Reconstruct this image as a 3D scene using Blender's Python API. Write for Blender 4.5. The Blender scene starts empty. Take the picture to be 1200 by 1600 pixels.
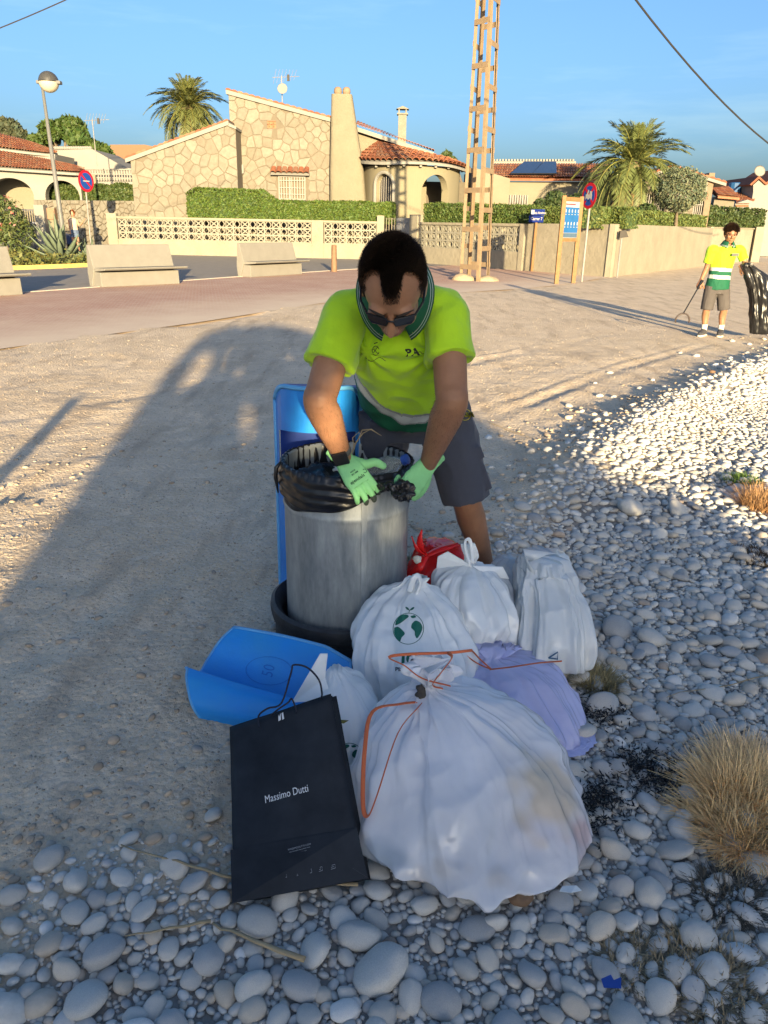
import bpy, bmesh, math, random
import numpy as np
from mathutils import Vector, Matrix, noise
from mathutils.bvhtree import BVHTree
R_=math.radians
rnd=random.Random(7)
S=bpy.context.scene
COL=S.collection
# ------------------------------------------------------------------ camera, sky, sun, exposure
CF=1202.0; CP=math.atan(448/CF); CR=R_(1.2); CH=1.65
cam=bpy.data.cameras.new('camera'); camo=bpy.data.objects.new('camera',cam); COL.objects.link(camo)
cam.sensor_fit='VERTICAL'; cam.sensor_height=36; cam.lens=36*CF/1600; cam.clip_start=.02; cam.clip_end=9000
camo.matrix_world=Matrix.Translation((0,0,CH))@Matrix.Rotation(math.pi/2-CP,4,'X')@Matrix.Rotation(CR,4,'Z')
S.camera=camo
W=bpy.data.worlds.new('World'); S.world=W; W.use_nodes=True
SUN_EL=8.6; SUN_DX=.155
wn=W.node_tree; bg=wn.nodes['Background']
sky=wn.nodes.new('ShaderNodeTexSky'); sky.sky_type='NISHITA'; sky.sun_disc=False
SUN_AZ=math.atan2(SUN_DX,-1.0)            # the sun stands behind the camera, a little to its right
sky.sun_elevation=R_(SUN_EL); sky.sun_rotation=SUN_AZ
sky.air_density=.85; sky.dust_density=3.6; sky.ozone_density=3.6
_t=wn.nodes.new('ShaderNodeTexCoord'); _mp=wn.nodes.new('ShaderNodeMapping'); _mp.inputs['Scale'].default_value=(1.4,1.4,11); _mp.inputs['Rotation'].default_value=(.12,.05,0); wn.links.new(_t.outputs['Generated'],_mp.inputs[0])
_n=wn.nodes.new('ShaderNodeTexNoise'); _n.inputs['Scale'].default_value=2.2; _n.inputs['Detail'].default_value=7; _n.inputs['Roughness'].default_value=.6; wn.links.new(_mp.outputs[0],_n.inputs['Vector'])
_r=wn.nodes.new('ShaderNodeMapRange'); _r.inputs[1].default_value=.50; _r.inputs[2].default_value=.78; wn.links.new(_n.outputs['Fac'],_r.inputs[0])
_x=wn.nodes.new('ShaderNodeMix'); _x.data_type='RGBA'; _x.blend_type='MULTIPLY'; _x.inputs[7].default_value=(1.45,1.2,1.04,1); wn.links.new(_r.outputs[0],_x.inputs[0]); wn.links.new(sky.outputs[0],_x.inputs[6])   # faint haze streaks
wn.links.new(_x.outputs[2],bg.inputs[0]); bg.inputs[1].default_value=.092
sun=bpy.data.lights.new('sun','SUN'); suno=bpy.data.objects.new('sun',sun); COL.objects.link(suno)
sun.energy=4.8; sun.angle=R_(.55); sun.color=(1,.78,.45)
sd=Vector((-SUN_DX,1,0)).normalized()*math.cos(R_(SUN_EL))+Vector((0,0,-math.sin(R_(SUN_EL))))
suno.rotation_euler=sd.to_track_quat('-Z','Y').to_euler(); suno.location=(3,-20,6)
S.view_settings.view_transform='Standard'; S.view_settings.look='None'; S.view_settings.gamma=1
S.view_settings.use_curve_mapping=False; S.view_settings.exposure=1.85
# ------------------------------------------------------------------ measuring helpers (survey of the photograph -> metres)
def ray(u,v):
    a=(u-600)/CF; b=(800-v)/CF
    x=a*math.cos(CR)-b*math.sin(CR); y=b*math.cos(CR)+a*math.sin(CR)
    return Vector((x, math.cos(CP)+y*math.sin(CP), -math.sin(CP)+y*math.cos(CP)))
O0=Vector((0,0,CH))
def G(u,v,z=0):
    d=ray(u,v); return O0+d*((z-CH)/d.z)
def Yp(u,v,Y):
    d=ray(u,v); return O0+d*(Y/d.y)
class Plane:                                   # a vertical plane through two ground points
    def __init__(s,A,B):
        s.A=Vector((A[0],A[1],0)); d=Vector((B[0]-A[0],B[1]-A[1],0)); s.L=d.length; s.d=d.normalized()
        s.n=Vector((s.d.y,-s.d.x,0))
        if s.n.y>0: s.n=-s.n
    def hit(s,u,v):
        d=ray(u,v); t=(s.A-O0).dot(s.n)/d.dot(s.n); p=O0+d*t
        return ((p-s.A).dot(s.d), p.z)
    def P(s,a,z,out=0): return s.A+s.d*a+Vector((0,0,z))+s.n*out
# ------------------------------------------------------------------ materials
_m={}
def mat(name,col=(.5,.5,.5),rough=.8,var=.12,sc=6,bump=0,bsc=40,metal=0,spec=.4,trans=0,alpha=1,col2=None,
        wave=None,coat=0,sheen=0,subs=0,transl=0,emit=None,attr=None,det=6,ior=1.45,dist=.01):
    if name in _m: return _m[name]
    if any(k in name for k in ('render','white painted','cream','facing stone','joint mortar','bench conc','breeze')): col=(col[0]*.375,col[1]*.405,col[2]*.455)
    if 'roof tile' in name: col=tuple(c*.72 for c in col)
    m=bpy.data.materials.new(name); _m[name]=m; m.use_nodes=True; nt=m.node_tree; N=nt.nodes; L=nt.links
    b=N['Principled BSDF']
    b.inputs['Roughness'].default_value=rough; b.inputs['Metallic'].default_value=metal
    b.inputs['Specular IOR Level'].default_value=spec; b.inputs['Alpha'].default_value=alpha
    b.inputs['Transmission Weight'].default_value=trans; b.inputs['Coat Weight'].default_value=coat
    b.inputs['Sheen Weight'].default_value=sheen; b.inputs['IOR'].default_value=ior
    if subs: b.inputs['Subsurface Weight'].default_value=subs; b.inputs['Subsurface Radius'].default_value=(.9,.35,.2); b.inputs['Subsurface Scale'].default_value=.012
    tc=N.new('ShaderNodeTexCoord')
    base=None
    if attr:
        a=N.new('ShaderNodeAttribute'); a.attribute_name=attr; base=a.outputs['Color']
    if var or col2:
        n=N.new('ShaderNodeTexNoise'); n.inputs['Scale'].default_value=sc; n.inputs['Detail'].default_value=det; n.inputs['Roughness'].default_value=.65
        L.new(tc.outputs['Object'],n.inputs['Vector'])
        mx=N.new('ShaderNodeMix'); mx.data_type='RGBA'
        cr=N.new('ShaderNodeMapRange'); cr.inputs[1].default_value=.3; cr.inputs[2].default_value=.7; L.new(n.outputs['Fac'],cr.inputs[0]); L.new(cr.outputs[0],mx.inputs[0])
        c2=col2 or tuple(c*(1+var) for c in col); c1=col if col2 else tuple(c*(1-var) for c in col)
        if attr:
            mx.blend_type='MULTIPLY'; mx.inputs[0].default_value=1
            for l in list(mx.inputs[0].links): L.remove(l)
            c3=N.new('ShaderNodeMapRange'); c3.inputs[1].default_value=.3; c3.inputs[2].default_value=.7; c3.inputs[3].default_value=1-var; c3.inputs[4].default_value=1+var
            L.new(n.outputs['Fac'],c3.inputs[0]); L.new(base,mx.inputs[6]); L.new(c3.outputs[0],mx.inputs[7])
        else:
            mx.inputs[6].default_value=(*c1,1); mx.inputs[7].default_value=(*c2,1)
        L.new(mx.outputs[2],b.inputs['Base Color'])
    elif attr: L.new(base,b.inputs['Base Color'])
    else: b.inputs['Base Color'].default_value=(*col,1)
    if bump:
        n2=N.new('ShaderNodeTexNoise'); n2.inputs['Scale'].default_value=bsc; n2.inputs['Detail'].default_value=5; n2.inputs['Roughness'].default_value=.6
        L.new(tc.outputs['Object'],n2.inputs['Vector'])
        bp=N.new('ShaderNodeBump'); bp.inputs['Strength'].default_value=bump; bp.inputs['Distance'].default_value=dist
        L.new(n2.outputs['Fac'],bp.inputs['Height']); L.new(bp.outputs[0],b.inputs['Normal'])
    if transl:
        out=N['Material Output']; t=N.new('ShaderNodeBsdfTranslucent'); t.inputs['Color'].default_value=(*col,1)
        ms=N.new('ShaderNodeMixShader'); ms.inputs[0].default_value=transl
        L.new(b.outputs[0],ms.inputs[1]); L.new(t.outputs[0],ms.inputs[2]); L.new(ms.outputs[0],out.inputs[0])
    return m
# ------------------------------------------------------------------ object helpers
def link(name,me,m=None,parent=None,smooth=False):
    o=bpy.data.objects.new(name,me); COL.objects.link(o)
    if m:
        for x in (m if isinstance(m,(list,tuple)) else [m]): me.materials.append(x)
    if smooth: me.polygons.foreach_set('use_smooth',[True]*len(me.polygons))
    if parent: o.parent=parent; o.matrix_parent_inverse=Matrix.Translation(-parent.location)if parent.type!='EMPTY' or True else Matrix()
    return o
def fix_parent(o,parent):
    o.parent=parent
    m=Matrix.LocRotScale(parent.location,parent.rotation_euler,parent.scale)
    if parent.parent: m=Matrix.LocRotScale(parent.parent.location,parent.parent.rotation_euler,parent.parent.scale)@parent.matrix_parent_inverse@m
    o.matrix_parent_inverse=m.inverted()
def tag(o,label=None,cat=None,group=None,kind=None):
    if label: o['label']=label
    if cat: o['category']=cat
    if group: o['group']=group
    if kind: o['kind']=kind
    return o
def empty(name,loc,label=None,cat=None,group=None):
    o=bpy.data.objects.new(name,None); COL.objects.link(o); o.location=loc; o.empty_display_size=.1
    return tag(o,label,cat,group)
class MB:
    "collects shapes; build() links them as one mesh object"
    def __init__(s): s.v=[]; s.f=[]; s.mi=[]; s.cm=0
    def add(s,vs,fs,mi=None):
        n=len(s.v); s.v+= [tuple(x) for x in vs]; s.f+=[tuple(i+n for i in f) for f in fs]; s.mi+=[s.cm if mi is None else mi]*len(fs); return s
    def box(s,c,sz,rot=None):
        c=Vector(c); h=[x/2 for x in sz]; vs=[]
        for x in (-1,1):
            for y in (-1,1):
                for z in (-1,1):
                    p=Vector((x*h[0],y*h[1],z*h[2]))
                    if rot is not None: p=rot@p
                    vs.append(c+p)
        return s.add(vs,[(0,1,3,2),(4,6,7,5),(0,4,5,1),(2,3,7,6),(0,2,6,4),(1,5,7,3)])
    def prism(s,pts,off,cap=True):
        "polygon pts (3D) extruded by vector off"
        n=len(pts); off=Vector(off); vs=[Vector(p) for p in pts]+[Vector(p)+off for p in pts]
        fs=[(i,(i+1)%n,n+(i+1)%n,n+i) for i in range(n)]
        if cap: fs+= [tuple(range(n))[::-1],tuple(range(n,2*n))]
        return s.add(vs,fs)
    def quadwall(s,a,b,th,z0,z1):
        a=Vector((a[0],a[1],0)); b=Vector((b[0],b[1],0)); d=(b-a).normalized(); n=Vector((d.y,-d.x,0))
        if n.y<0: n=-n
        return s.prism([a+Vector((0,0,z0)),b+Vector((0,0,z0)),b+Vector((0,0,z1)),a+Vector((0,0,z1))],n*th)
    def tube(s,pts,rad,n=8,cap=True,flat=1,up=None):
        pts=[Vector(p) for p in pts]; k=len(pts)
        if not isinstance(rad,(list,tuple)): rad=[rad]*k
        t0=(pts[1]-pts[0]).normalized(); up=Vector(up) if up else (Vector((0,0,1)) if abs(t0.z)<.9 else Vector((0,1,0)))
        a=t0.cross(up).normalized(); vs=[]
        for i in range(k):
            t=(pts[min(i+1,k-1)]-pts[max(i-1,0)])
            if t.length<1e-9: t=t0
            t=t.normalized(); a=(a-t*a.dot(t)); a=a.normalized() if a.length>1e-6 else t.orthogonal().normalized(); b=t.cross(a)
            for j in range(n):
                th=2*math.pi*j/n; vs.append(pts[i]+a*math.cos(th)*rad[i]+b*math.sin(th)*rad[i]*flat)
        fs=[(i*n+j,i*n+(j+1)%n,(i+1)*n+(j+1)%n,(i+1)*n+j) for i in range(k-1) for j in range(n)]
        if cap: fs+=[tuple(range(n))[::-1],tuple(range((k-1)*n,k*n))]
        return s.add(vs,fs)
    def rings(s,rings,cap=True):
        n=len(rings[0]); k=len(rings); vs=[p for r in rings for p in r]
        fs=[(i*n+j,i*n+(j+1)%n,(i+1)*n+(j+1)%n,(i+1)*n+j) for i in range(k-1) for j in range(n)]
        if cap: fs+=[tuple(range(n))[::-1],tuple(range((k-1)*n,k*n))]
        return s.add(vs,fs)
    def lathe(s,prof,c=(0,0,0),n=24,cap=True,M=None):
        c=Vector(c); rr=[]
        for r,z in prof:
            ring=[]
            for j in range(n):
                p=Vector((r*math.cos(2*math.pi*j/n),r*math.sin(2*math.pi*j/n),z)); ring.append((M@p if M is not None else p)+c)
            rr.append(ring)
        return s.rings(rr,cap)
    def ball(s,c,r,n=12,m=8,M=None):
        r=r if isinstance(r,(list,tuple)) else (r,r,r); c=Vector(c); rr=[]
        for i in range(m+1):
            ph=math.pi*(i+.02*(i==0)-.02*(i==m))/m-math.pi/2; ring=[]
            for j in range(n):
                th=2*math.pi*j/n; p=Vector((r[0]*math.cos(ph)*math.cos(th),r[1]*math.cos(ph)*math.sin(th),r[2]*math.sin(ph))); ring.append((M@p if M is not None else p)+c)
            rr.append(ring)
        return s.rings(rr)
    def mesh(s,name='m'):
        me=bpy.data.meshes.new(name); me.from_pydata(s.v,[],s.f)
        if any(s.mi): me.polygons.foreach_set('material_index',s.mi)
        bm=bmesh.new(); bm.from_mesh(me); bmesh.ops.recalc_face_normals(bm,faces=bm.faces); bm.to_mesh(me); bm.free()
        return me
    def build(s,name,m=None,parent=None,smooth=False,bevel=0):
        me=s.mesh(name); o=bpy.data.objects.new(name,me); COL.objects.link(o)
        if m:
            for x in (m if isinstance(m,(list,tuple)) else [m]): me.materials.append(x)
        if smooth:
            me.polygons.foreach_set('use_smooth',[True]*len(me.polygons))
            if smooth=='auto': me.set_sharp_from_angle(angle=R_(38))
        if bevel:
            b=o.modifiers.new('bevel','BEVEL'); b.width=bevel; b.segments=2; b.limit_method='ANGLE'
        if parent: fix_parent(o,parent)
        return o
def npmesh(name,V,F,smooth=False,colors=None,mi=None):
    "V (n,3), F (m,k) with k=3 or 4"
    V=np.asarray(V,np.float32); F=np.asarray(F,np.int32); k=F.shape[1]; me=bpy.data.meshes.new(name)
    me.vertices.add(len(V)); me.vertices.foreach_set('co',V.ravel())
    me.loops.add(F.size); me.loops.foreach_set('vertex_index',F.ravel())
    me.polygons.add(len(F)); me.polygons.foreach_set('loop_start',np.arange(0,F.size,k,dtype=np.int32)); 
    if mi is not None: me.polygons.foreach_set('material_index',np.asarray(mi,np.int32))
    if smooth: me.polygons.foreach_set('use_smooth',np.ones(len(F),bool))
    me.update(calc_edges=True)
    if colors is not None:
        a=me.color_attributes.new('col','FLOAT_COLOR','POINT'); c=np.ones((len(V),4),np.float32); c[:,:3]=colors; a.data.foreach_set('color',c.ravel())
    return me
def evalmesh(o):
    dg=bpy.context.evaluated_depsgraph_get(); dg.update(); me=bpy.data.meshes.new_from_object(o.evaluated_get(dg)); return me
def remesh(mb,vox,smooth=4,fac=.5,dec=None):
    me=mb.mesh('tmp'); o=bpy.data.objects.new('tmp',me); COL.objects.link(o)
    r=o.modifiers.new('r','REMESH'); r.mode='VOXEL'; r.voxel_size=vox; r.use_smooth_shade=True
    if smooth: s=o.modifiers.new('s','SMOOTH'); s.factor=fac; s.iterations=smooth
    out=evalmesh(o); bpy.data.objects.remove(o); return out
def disp(me,fn):
    "move every vertex by fn(co, normal) -> offset vector or scalar along the normal"
    n=[v.normal.copy() for v in me.vertices]
    for v,nn in zip(me.vertices,n):
        d=fn(v.co,nn); v.co=v.co+(d if isinstance(d,Vector) else nn*d)
def paint(me,fn):
    for p in me.polygons: p.material_index=fn(p.center,p.normal)
def catmull(P,k):
    P=[Vector(p) for p in P]; Q=[P[0]*2-P[1]]+P+[P[-1]*2-P[-2]]; out=[]
    for i in range(1,len(Q)-2):
        for j in range(k):
            t=j/k; a,b,c,d=Q[i-1],Q[i],Q[i+1],Q[i+2]
            out.append(.5*((2*b)+(c-a)*t+(2*a-5*b+4*c-d)*t*t+(3*b-a-3*c+d)*t**3))
    out.append(P[-1]); return out
def lerp(a,b,t): return a+(b-a)*t
def interp(x,xs,ys):
    return float(np.interp(x,xs,ys))
def textmesh(txt,size=1,bold=0,sx=1,align='CENTER',ext=0):
    cu=bpy.data.curves.new('t','FONT'); cu.body=txt; cu.size=size; cu.align_x=align; cu.align_y='CENTER'; cu.offset=bold; cu.resolution_u=3; cu.extrude=ext
    o=bpy.data.objects.new('t',cu); COL.objects.link(o); me=evalmesh(o); bpy.data.objects.remove(o)
    for v in me.vertices: v.co.x*=sx
    return me
def frame(o,x,y):
    "matrix with local x,y axes and origin o"
    x=Vector(x).normalized(); y=Vector(y); y=(y-x*y.dot(x)).normalized(); z=x.cross(y)
    M=Matrix((x,y,z)).transposed().to_4x4(); M.translation=Vector(o); return M
def put(name,me,M,m,parent=None,label=None):
    me=me.copy() if me.users else me
    me.transform(M); o=bpy.data.objects.new(name,me); COL.objects.link(o); me.materials.clear()
    for x in (m if isinstance(m,(list,tuple)) else [m]): me.materials.append(x)
    if parent: fix_parent(o,parent)
    if label: o['label']=label
    return o
# ================================================================== GROUND
BERM=[Vector((-2.2,-1.5)),Vector((-.6,1.6)),Vector((.35,3.6)),Vector((1.45,5.3)),Vector((3.1,7.9)),Vector((6.6,12.2)),Vector((11,17))]
def polyd(p,PL):
    "signed distance to an open polyline; positive on its right side"
    best=1e9; sg=1
    for a,b in zip(PL[:-1],PL[1:]):
        d=b-a; t=max(0,min(1,(p-a).dot(d)/d.length_squared)); q=p-(a+d*t); l=q.length
        if l<best: best=l; sg=1 if (d.x*(p-a).y-d.y*(p-a).x)<0 else -1
    return best*sg
def polyd_np(X,Y,PL):
    best=np.full(X.shape,1e9); sg=np.ones(X.shape)
    for a,b in zip(PL[:-1],PL[1:]):
        dx,dy=b.x-a.x,b.y-a.y; t=np.clip(((X-a.x)*dx+(Y-a.y)*dy)/(dx*dx+dy*dy),0,1)
        qx=X-a.x-dx*t; qy=Y-a.y-dy*t; l=np.hypot(qx,qy); s=np.where(dx*(Y-a.y)-dy*(X-a.x)<0,1,-1)
        m=l<best; best=np.where(m,l,best); sg=np.where(m,s,sg)
    return best*sg
# line where packed pebbles begin (right of / in front of it)
def V2(p): return Vector((p[0],p[1]))
PEB=[V2((-3.5,.4)),V2(G(0,1530)),V2(G(160,1400)),V2(G(370,1400)),V2((-.05,1.95)),V2((.25,2.6)),V2(G(760,905)),V2(G(860,800)),V2(G(960,705)),V2(G(1060,640)),V2(G(1200,570)),V2((14,22))]
PEDGE0=[V2((-14,-1)),V2(G(0,545)),V2(G(300,505)),V2(G(500,474)),V2(G(640,462)),V2(G(800,452)),V2(G(869,446)),V2((8.3,30.2)),V2((17.2,43.6)),V2((40,80))]
_rng=np.random.RandomState(3)
_lat=_rng.rand(256,256)
def vnoise(X,Y,s):
    X=X*s+37.1; Y=Y*s+11.7; xi=np.floor(X).astype(int); yi=np.floor(Y).astype(int); fx=X-xi; fy=Y-yi; fx=fx*fx*(3-2*fx); fy=fy*fy*(3-2*fy)
    g=lambda a,b:_lat[a&255,b&255]
    return (g(xi,yi)*(1-fx)+g(xi+1,yi)*fx)*(1-fy)+(g(xi,yi+1)*(1-fx)+g(xi+1,yi+1)*fx)*fy-.5
def H_np(X,Y):
    X=np.asarray(X,float); Y=np.asarray(Y,float); r=np.hypot(X,Y)
    b=polyd_np(X,Y,BERM); p=polyd_np(X,Y,PEB)
    near=np.clip((16-r)/6,0,1)
    fd=np.clip((Y-2.5)/3,0.25,1)
    z=.10*np.exp(-(b/.42)**2)*np.clip((Y-3.2)/2,0,1)*near
    z+=near*(.022*vnoise(X,Y,.9)+.018*vnoise(X+.3*Y,Y*.7,2.3)+.011*vnoise(X,Y,6))
    road=np.clip(-p*2,0,1)
    for q_,w_,d_ in ((-1.25,.10,.020),(-1.5,.07,.012),(-2.9,.13,.018),(-3.15,.06,.010),(-4.6,.12,.014)):
        bb_=b+.12*vnoise(X,Y,.6); z-=near*road*d_*(np.exp(-((bb_-q_)/w_)**2)-.55*np.exp(-((bb_-q_-1.7*w_)/w_)**2))*np.clip(.6+1.6*vnoise(X,Y,.8),0,1)
    z+=near*road*(.005*vnoise(X,Y,17)+.005*vnoise(X,Y,43)+.004*vnoise(X,Y,90)*(r<9))
    z-=.02*np.clip(p*4,0,1)*near
    e=polyd_np(X,Y,PEDGE0)+(1.1*vnoise(X,Y,.7)+.5*vnoise(X,Y,2.4))*(r<40); k=np.clip(e/1.4,0,1)
    z=np.where(r<40,z*k+.004*np.clip(e*8,0,1)-.035*np.clip(-e*3+.15,0,1),-.035)
    return z
_hx,_hy=np.arange(-9,11,.02),np.arange(-4,18,.02); _HG=H_np(*np.meshgrid(_hx,_hy)).tolist()
def Hh(x,y):
    a=(x+9)/.02; b=(y+4)/.02; i=int(a); j=int(b)
    if i<0 or j<0 or i>998 or j>1098: return 0.0
    a-=i; b-=j; r0=_HG[j]; r1=_HG[j+1]
    return (r0[i]*(1-a)+r0[i+1]*a)*(1-b)+(r1[i]*(1-a)+r1[i+1]*a)*b
th=np.concatenate([np.linspace(-math.pi,-.62,40,endpoint=False),np.linspace(-.62,.62,520,endpoint=False),np.linspace(.62,math.pi,41)])
rr=np.concatenate([[.05,.3,.6,.8],np.exp(np.linspace(math.log(.95),math.log(16),620)),np.exp(np.linspace(math.log(16.6),math.log(5000),50))])
TH,RR=np.meshgrid(th,rr); GX=RR*np.sin(TH); GY=RR*np.cos(TH); GZ=H_np(GX,GY)
nt_,nr_=len(th),len(rr); ii=np.arange(nr_-1)[:,None]*nt_+np.arange(nt_-1)[None,:]
F=np.stack([ii,ii+1,ii+nt_+1,ii+nt_],-1).reshape(-1,4)
pp=np.clip(polyd_np(GX,GY,PEB)*3+.5,0,1)
colr=np.stack([pp,pp,pp],-1).reshape(-1,3)
gme=npmesh('ground',np.stack([GX,GY,GZ],-1).reshape(-1,3),F,True,colr)
def ground_mat():
    m=bpy.data.materials.new('dusty gravel ground'); m.use_nodes=True; nt=m.node_tree; N=nt.nodes; L=nt.links; b=N['Principled BSDF']; b.inputs['Roughness'].default_value=.95; b.inputs['Specular IOR Level'].default_value=.15
    tc=N.new('ShaderNodeTexCoord')
    def noi(s,d=6,r=.6):
        n=N.new('ShaderNodeTexNoise'); n.inputs['Scale'].default_value=s; n.inputs['Detail'].default_value=d; n.inputs['Roughness'].default_value=r; L.new(tc.outputs['Object'],n.inputs['Vector']); return n.outputs['Fac']
    def mixc(f,a,c,lo=.35,hi=.65):
        mr=N.new('ShaderNodeMapRange'); mr.inputs[1].default_value=lo; mr.inputs[2].default_value=hi; L.new(f,mr.inputs[0])
        x=N.new('ShaderNodeMix'); x.data_type='RGBA'; L.new(mr.outputs[0],x.inputs[0])
        for i,q in ((6,a),(7,c)):
            if isinstance(q,tuple): x.inputs[i].default_value=(*q,1)
            else: L.new(q,x.inputs[i])
        return x.outputs[2]
    c=mixc(noi(1.3),(.58,.455,.31),(.69,.56,.405))
    c=mixc(noi(9),c,(.48,.39,.30),.5,.8)
    v=N.new('ShaderNodeTexVoronoi'); v.inputs['Scale'].default_value=55; L.new(tc.outputs['Object'],v.inputs['Vector'])
    c=mixc(v.outputs['Distance'],(.62,.55,.46),c,.1,.42)
    c=mixc(noi(60,3),c,(.32,.26,.20),.6,.9)
    mp=N.new('ShaderNodeMapping'); mp.inputs['Rotation'].default_value=(0,0,R_(38)); mp.inputs['Scale'].default_value=(2.6,.5,1); L.new(tc.outputs['Object'],mp.inputs[0])
    nn=N.new('ShaderNodeTexNoise'); nn.inputs['Scale'].default_value=1.5; nn.inputs['Detail'].default_value=7; nn.inputs['Roughness'].default_value=.62; L.new(mp.outputs[0],nn.inputs['Vector'])
    c=mixc(nn.outputs['Fac'],c,(.45,.355,.255),.5,.68)
    c=mixc(noi(4.2,8,.7),c,(.74,.62,.47),.55,.72)
    at=N.new('ShaderNodeAttribute'); at.attribute_name='col'
    c=mixc(at.outputs['Fac'],c,(.27,.245,.215),.3,1)
    L.new(c,b.inputs['Base Color'])
    bp=N.new('ShaderNodeBump'); bp.inputs['Strength'].default_value=1; bp.inputs['Distance'].default_value=.009
    ad=N.new('ShaderNodeMath'); ad.operation='ADD'; L.new(noi(70,5,.7),ad.inputs[0]); 
    v2=N.new('ShaderNodeTexVoronoi'); v2.inputs['Scale'].default_value=38; L.new(tc.outputs['Object'],v2.inputs['Vector']); sb=N.new('ShaderNodeMath'); sb.operation='MULTIPLY'; sb.inputs[1].default_value=-.8; L.new(v2.outputs['Distance'],sb.inputs[0]); L.new(sb.outputs[0],ad.inputs[1])
    L.new(ad.outputs[0],bp.inputs['Height']); L.new(bp.outputs[0],b.inputs['Normal'])
    return m
gme.materials.append(ground_mat())
ground=bpy.data.objects.new('ground',gme); COL.objects.link(ground); tag(ground,'dusty pale dirt road running beside the pebble beach',kind='structure')
# ------------------------------------------------------------------ pebbles
def ico(sub):
    bm=bmesh.new(); bmesh.ops.create_icosphere(bm,subdivisions=sub,radius=1); bm.verts.ensure_lookup_table()
    V=np.array([v.co[:] for v in bm.verts]); F=np.array([[v.index for v in f.verts] for f in bm.faces]); bm.free(); return V,F
ICO={k:ico(k) for k in (1,2,3)}
def shapes(sub,n,seed,rough=0):
    r=random.Random(seed); out=[]
    V0,F0=ICO[sub]
    for i in range(n):
        V=V0.copy(); off=Vector((r.random()*50,r.random()*50,r.random()*50))
        e=r.uniform(.8,1.15)
        V=np.sign(V)*np.abs(V)**e; V/=np.linalg.norm(V,axis=1)[:,None]**.6
        for j in range(len(V)):
            p=Vector(V0[j]); d=1+.22*noise.noise(p*.8+off)+.08*noise.noise(p*1.9+off)+rough*noise.noise(p*3.1+off)
            V[j]*=d
        V*=np.array([1,r.uniform(.62,.9),r.uniform(.38,.6)])/np.abs(V).max(0)
        out.append(V)
    return out,F0
HI,FHI=shapes(3,16,1); MD,FMD=shapes(2,14,2); LO,FLO=shapes(1,10,5,.1)
def pcol(r,dirt=0):
    t=r.random()
    if dirt: k=r.uniform(.75,1.1); return (.40*k,.32*k,.235*k) if t<.8 else (.36*k,.32*k,.265*k)
    base=(.51,.485,.435) if t<.55 else ((.40,.39,.37) if t<.76 else ((.50,.44,.36) if t<.9 else ((.60,.575,.53) if t<.99 else (.38,.30,.23))))
    k=r.uniform(.82,1.14); return tuple(c*k for c in base)
# dart throwing on a hashed grid, large first
rp=random.Random(21); cell=.05; gridd={}
placed=[]
def keepout(x,y):
    return ((x-.27)/.27)**2+((y-1.82)/.24)**2<1 or (-.37<x<-.03 and 1.58<y<1.9) or ((x+.15)**2+(y-2.9)**2<.1) or (((x-.45)/.2)**2+((y-2.32)/.15)**2<1) or ((x-.13)/.17)**2+((y-2.55)/.14)**2<1
def try_place(x,y,s,over=.62):
    if keepout(x,y): return False
    cx,cy=int(x//cell),int(y//cell); k=int(math.ceil((s+.085)/cell))
    for a in range(cx-k,cx+k+1):
        for b_ in range(cy-k,cy+k+1):
            for q in gridd.get((a,b_),()):
                if (q[0]-x)**2+(q[1]-y)**2<((q[2]+s)*over)**2: return False
    gridd.setdefault((cx,cy),[]).append((x,y,s)); placed.append((x,y,s)); return True
def infr(x,y):
    return abs(x)<.58*y+.35
def sample(ymax,ymin=.85):
    # uniform in area inside the view wedge
    while True:
        y=math.sqrt(rp.uniform(ymin**2,ymax**2)); x=rp.uniform(-1,1)*(.58*y+.35)
        return x,y
BIG=[(595,1510,.075),(515,1310-8,.0),(490,1480,.052),(605,1375,.0),(135,1560,.055),(560,1455,.06),(325,1495,.045),(690,1560,.052),(370,1405,.0),(985,800,.11),(1060,800,.09),(1090,1465,.05),(865,1460,.04),(1030,1380,.04),(965,980,.08),(940,1100,.07),(830,1520,.04),(730,1510,.035),(960,1325,.05),(1180,1350,.05),(1020,995,.075),(720,1340,.0)]
for u,v,s in BIG:
    if s: 
        g=G(u,v); try_place(g.x,g.y,s)
for n,ymax,s0,s1 in ((1100,6,.040,.056),(9000,7,.028,.041),(40000,8,.018,.028),(60000,4.2,.010,.018),(50000,3.0,.006,.010)):
    for _ in range(n):
        x,y=sample(ymax); 
        d=polyd(Vector((x,y)),PEB)
        if d<0 and rp.random()>math.exp(d*(9 if y<3 else 5))*(.5): continue
        try_place(x,y,rp.uniform(s0,s1))
for n,s0,s1 in ((24000,.03,.055),(16000,.018,.03)):
    for _ in range(n):
        y=rp.uniform(6,17); x=rp.uniform(.2*y-1,.62*y+.4)
        d=polyd(Vector((x,y)),PEB)
        if d<0 and rp.random()>math.exp(d*5)*.4: continue
        try_place(x,y,rp.uniform(s0,s1))
# loose gravel in the dirt
for n,ymax,s0,s1 in ((420,6,.012,.024),(4000,11,.005,.010),(14000,5,.0025,.006),(2200,19,.006,.014)):
    for _ in range(n):
        x,y=sample(ymax,1.2); d=polyd(Vector((x,y)),PEB)
        if d>0: continue
        if s1>.02 and vnoise(np.array([x]),np.array([y]),1.2)[0]<-.05: continue
        try_place(x,y,rp.uniform(s0,s1),.9)
rank=sorted(placed,key=lambda q:-q[2]/math.hypot(q[1],1.6)*(1 if q[1]<9 else .3)*(1 if polyd(Vector((q[0],q[1])),PEB)>-.3 or q[2]>.02 else 1))
vis=[q for q in rank if abs(q[0])<.52*q[1]+.1 and q[1]>1.12]
ind=vis[:296]; indset=set(ind); rest=[q for q in rank if q not in indset]
pebm=mat('pebble stone',rough=.75,var=.16,sc=26,bump=.25,bsc=160,spec=.3,attr='col',dist=.003)
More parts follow.
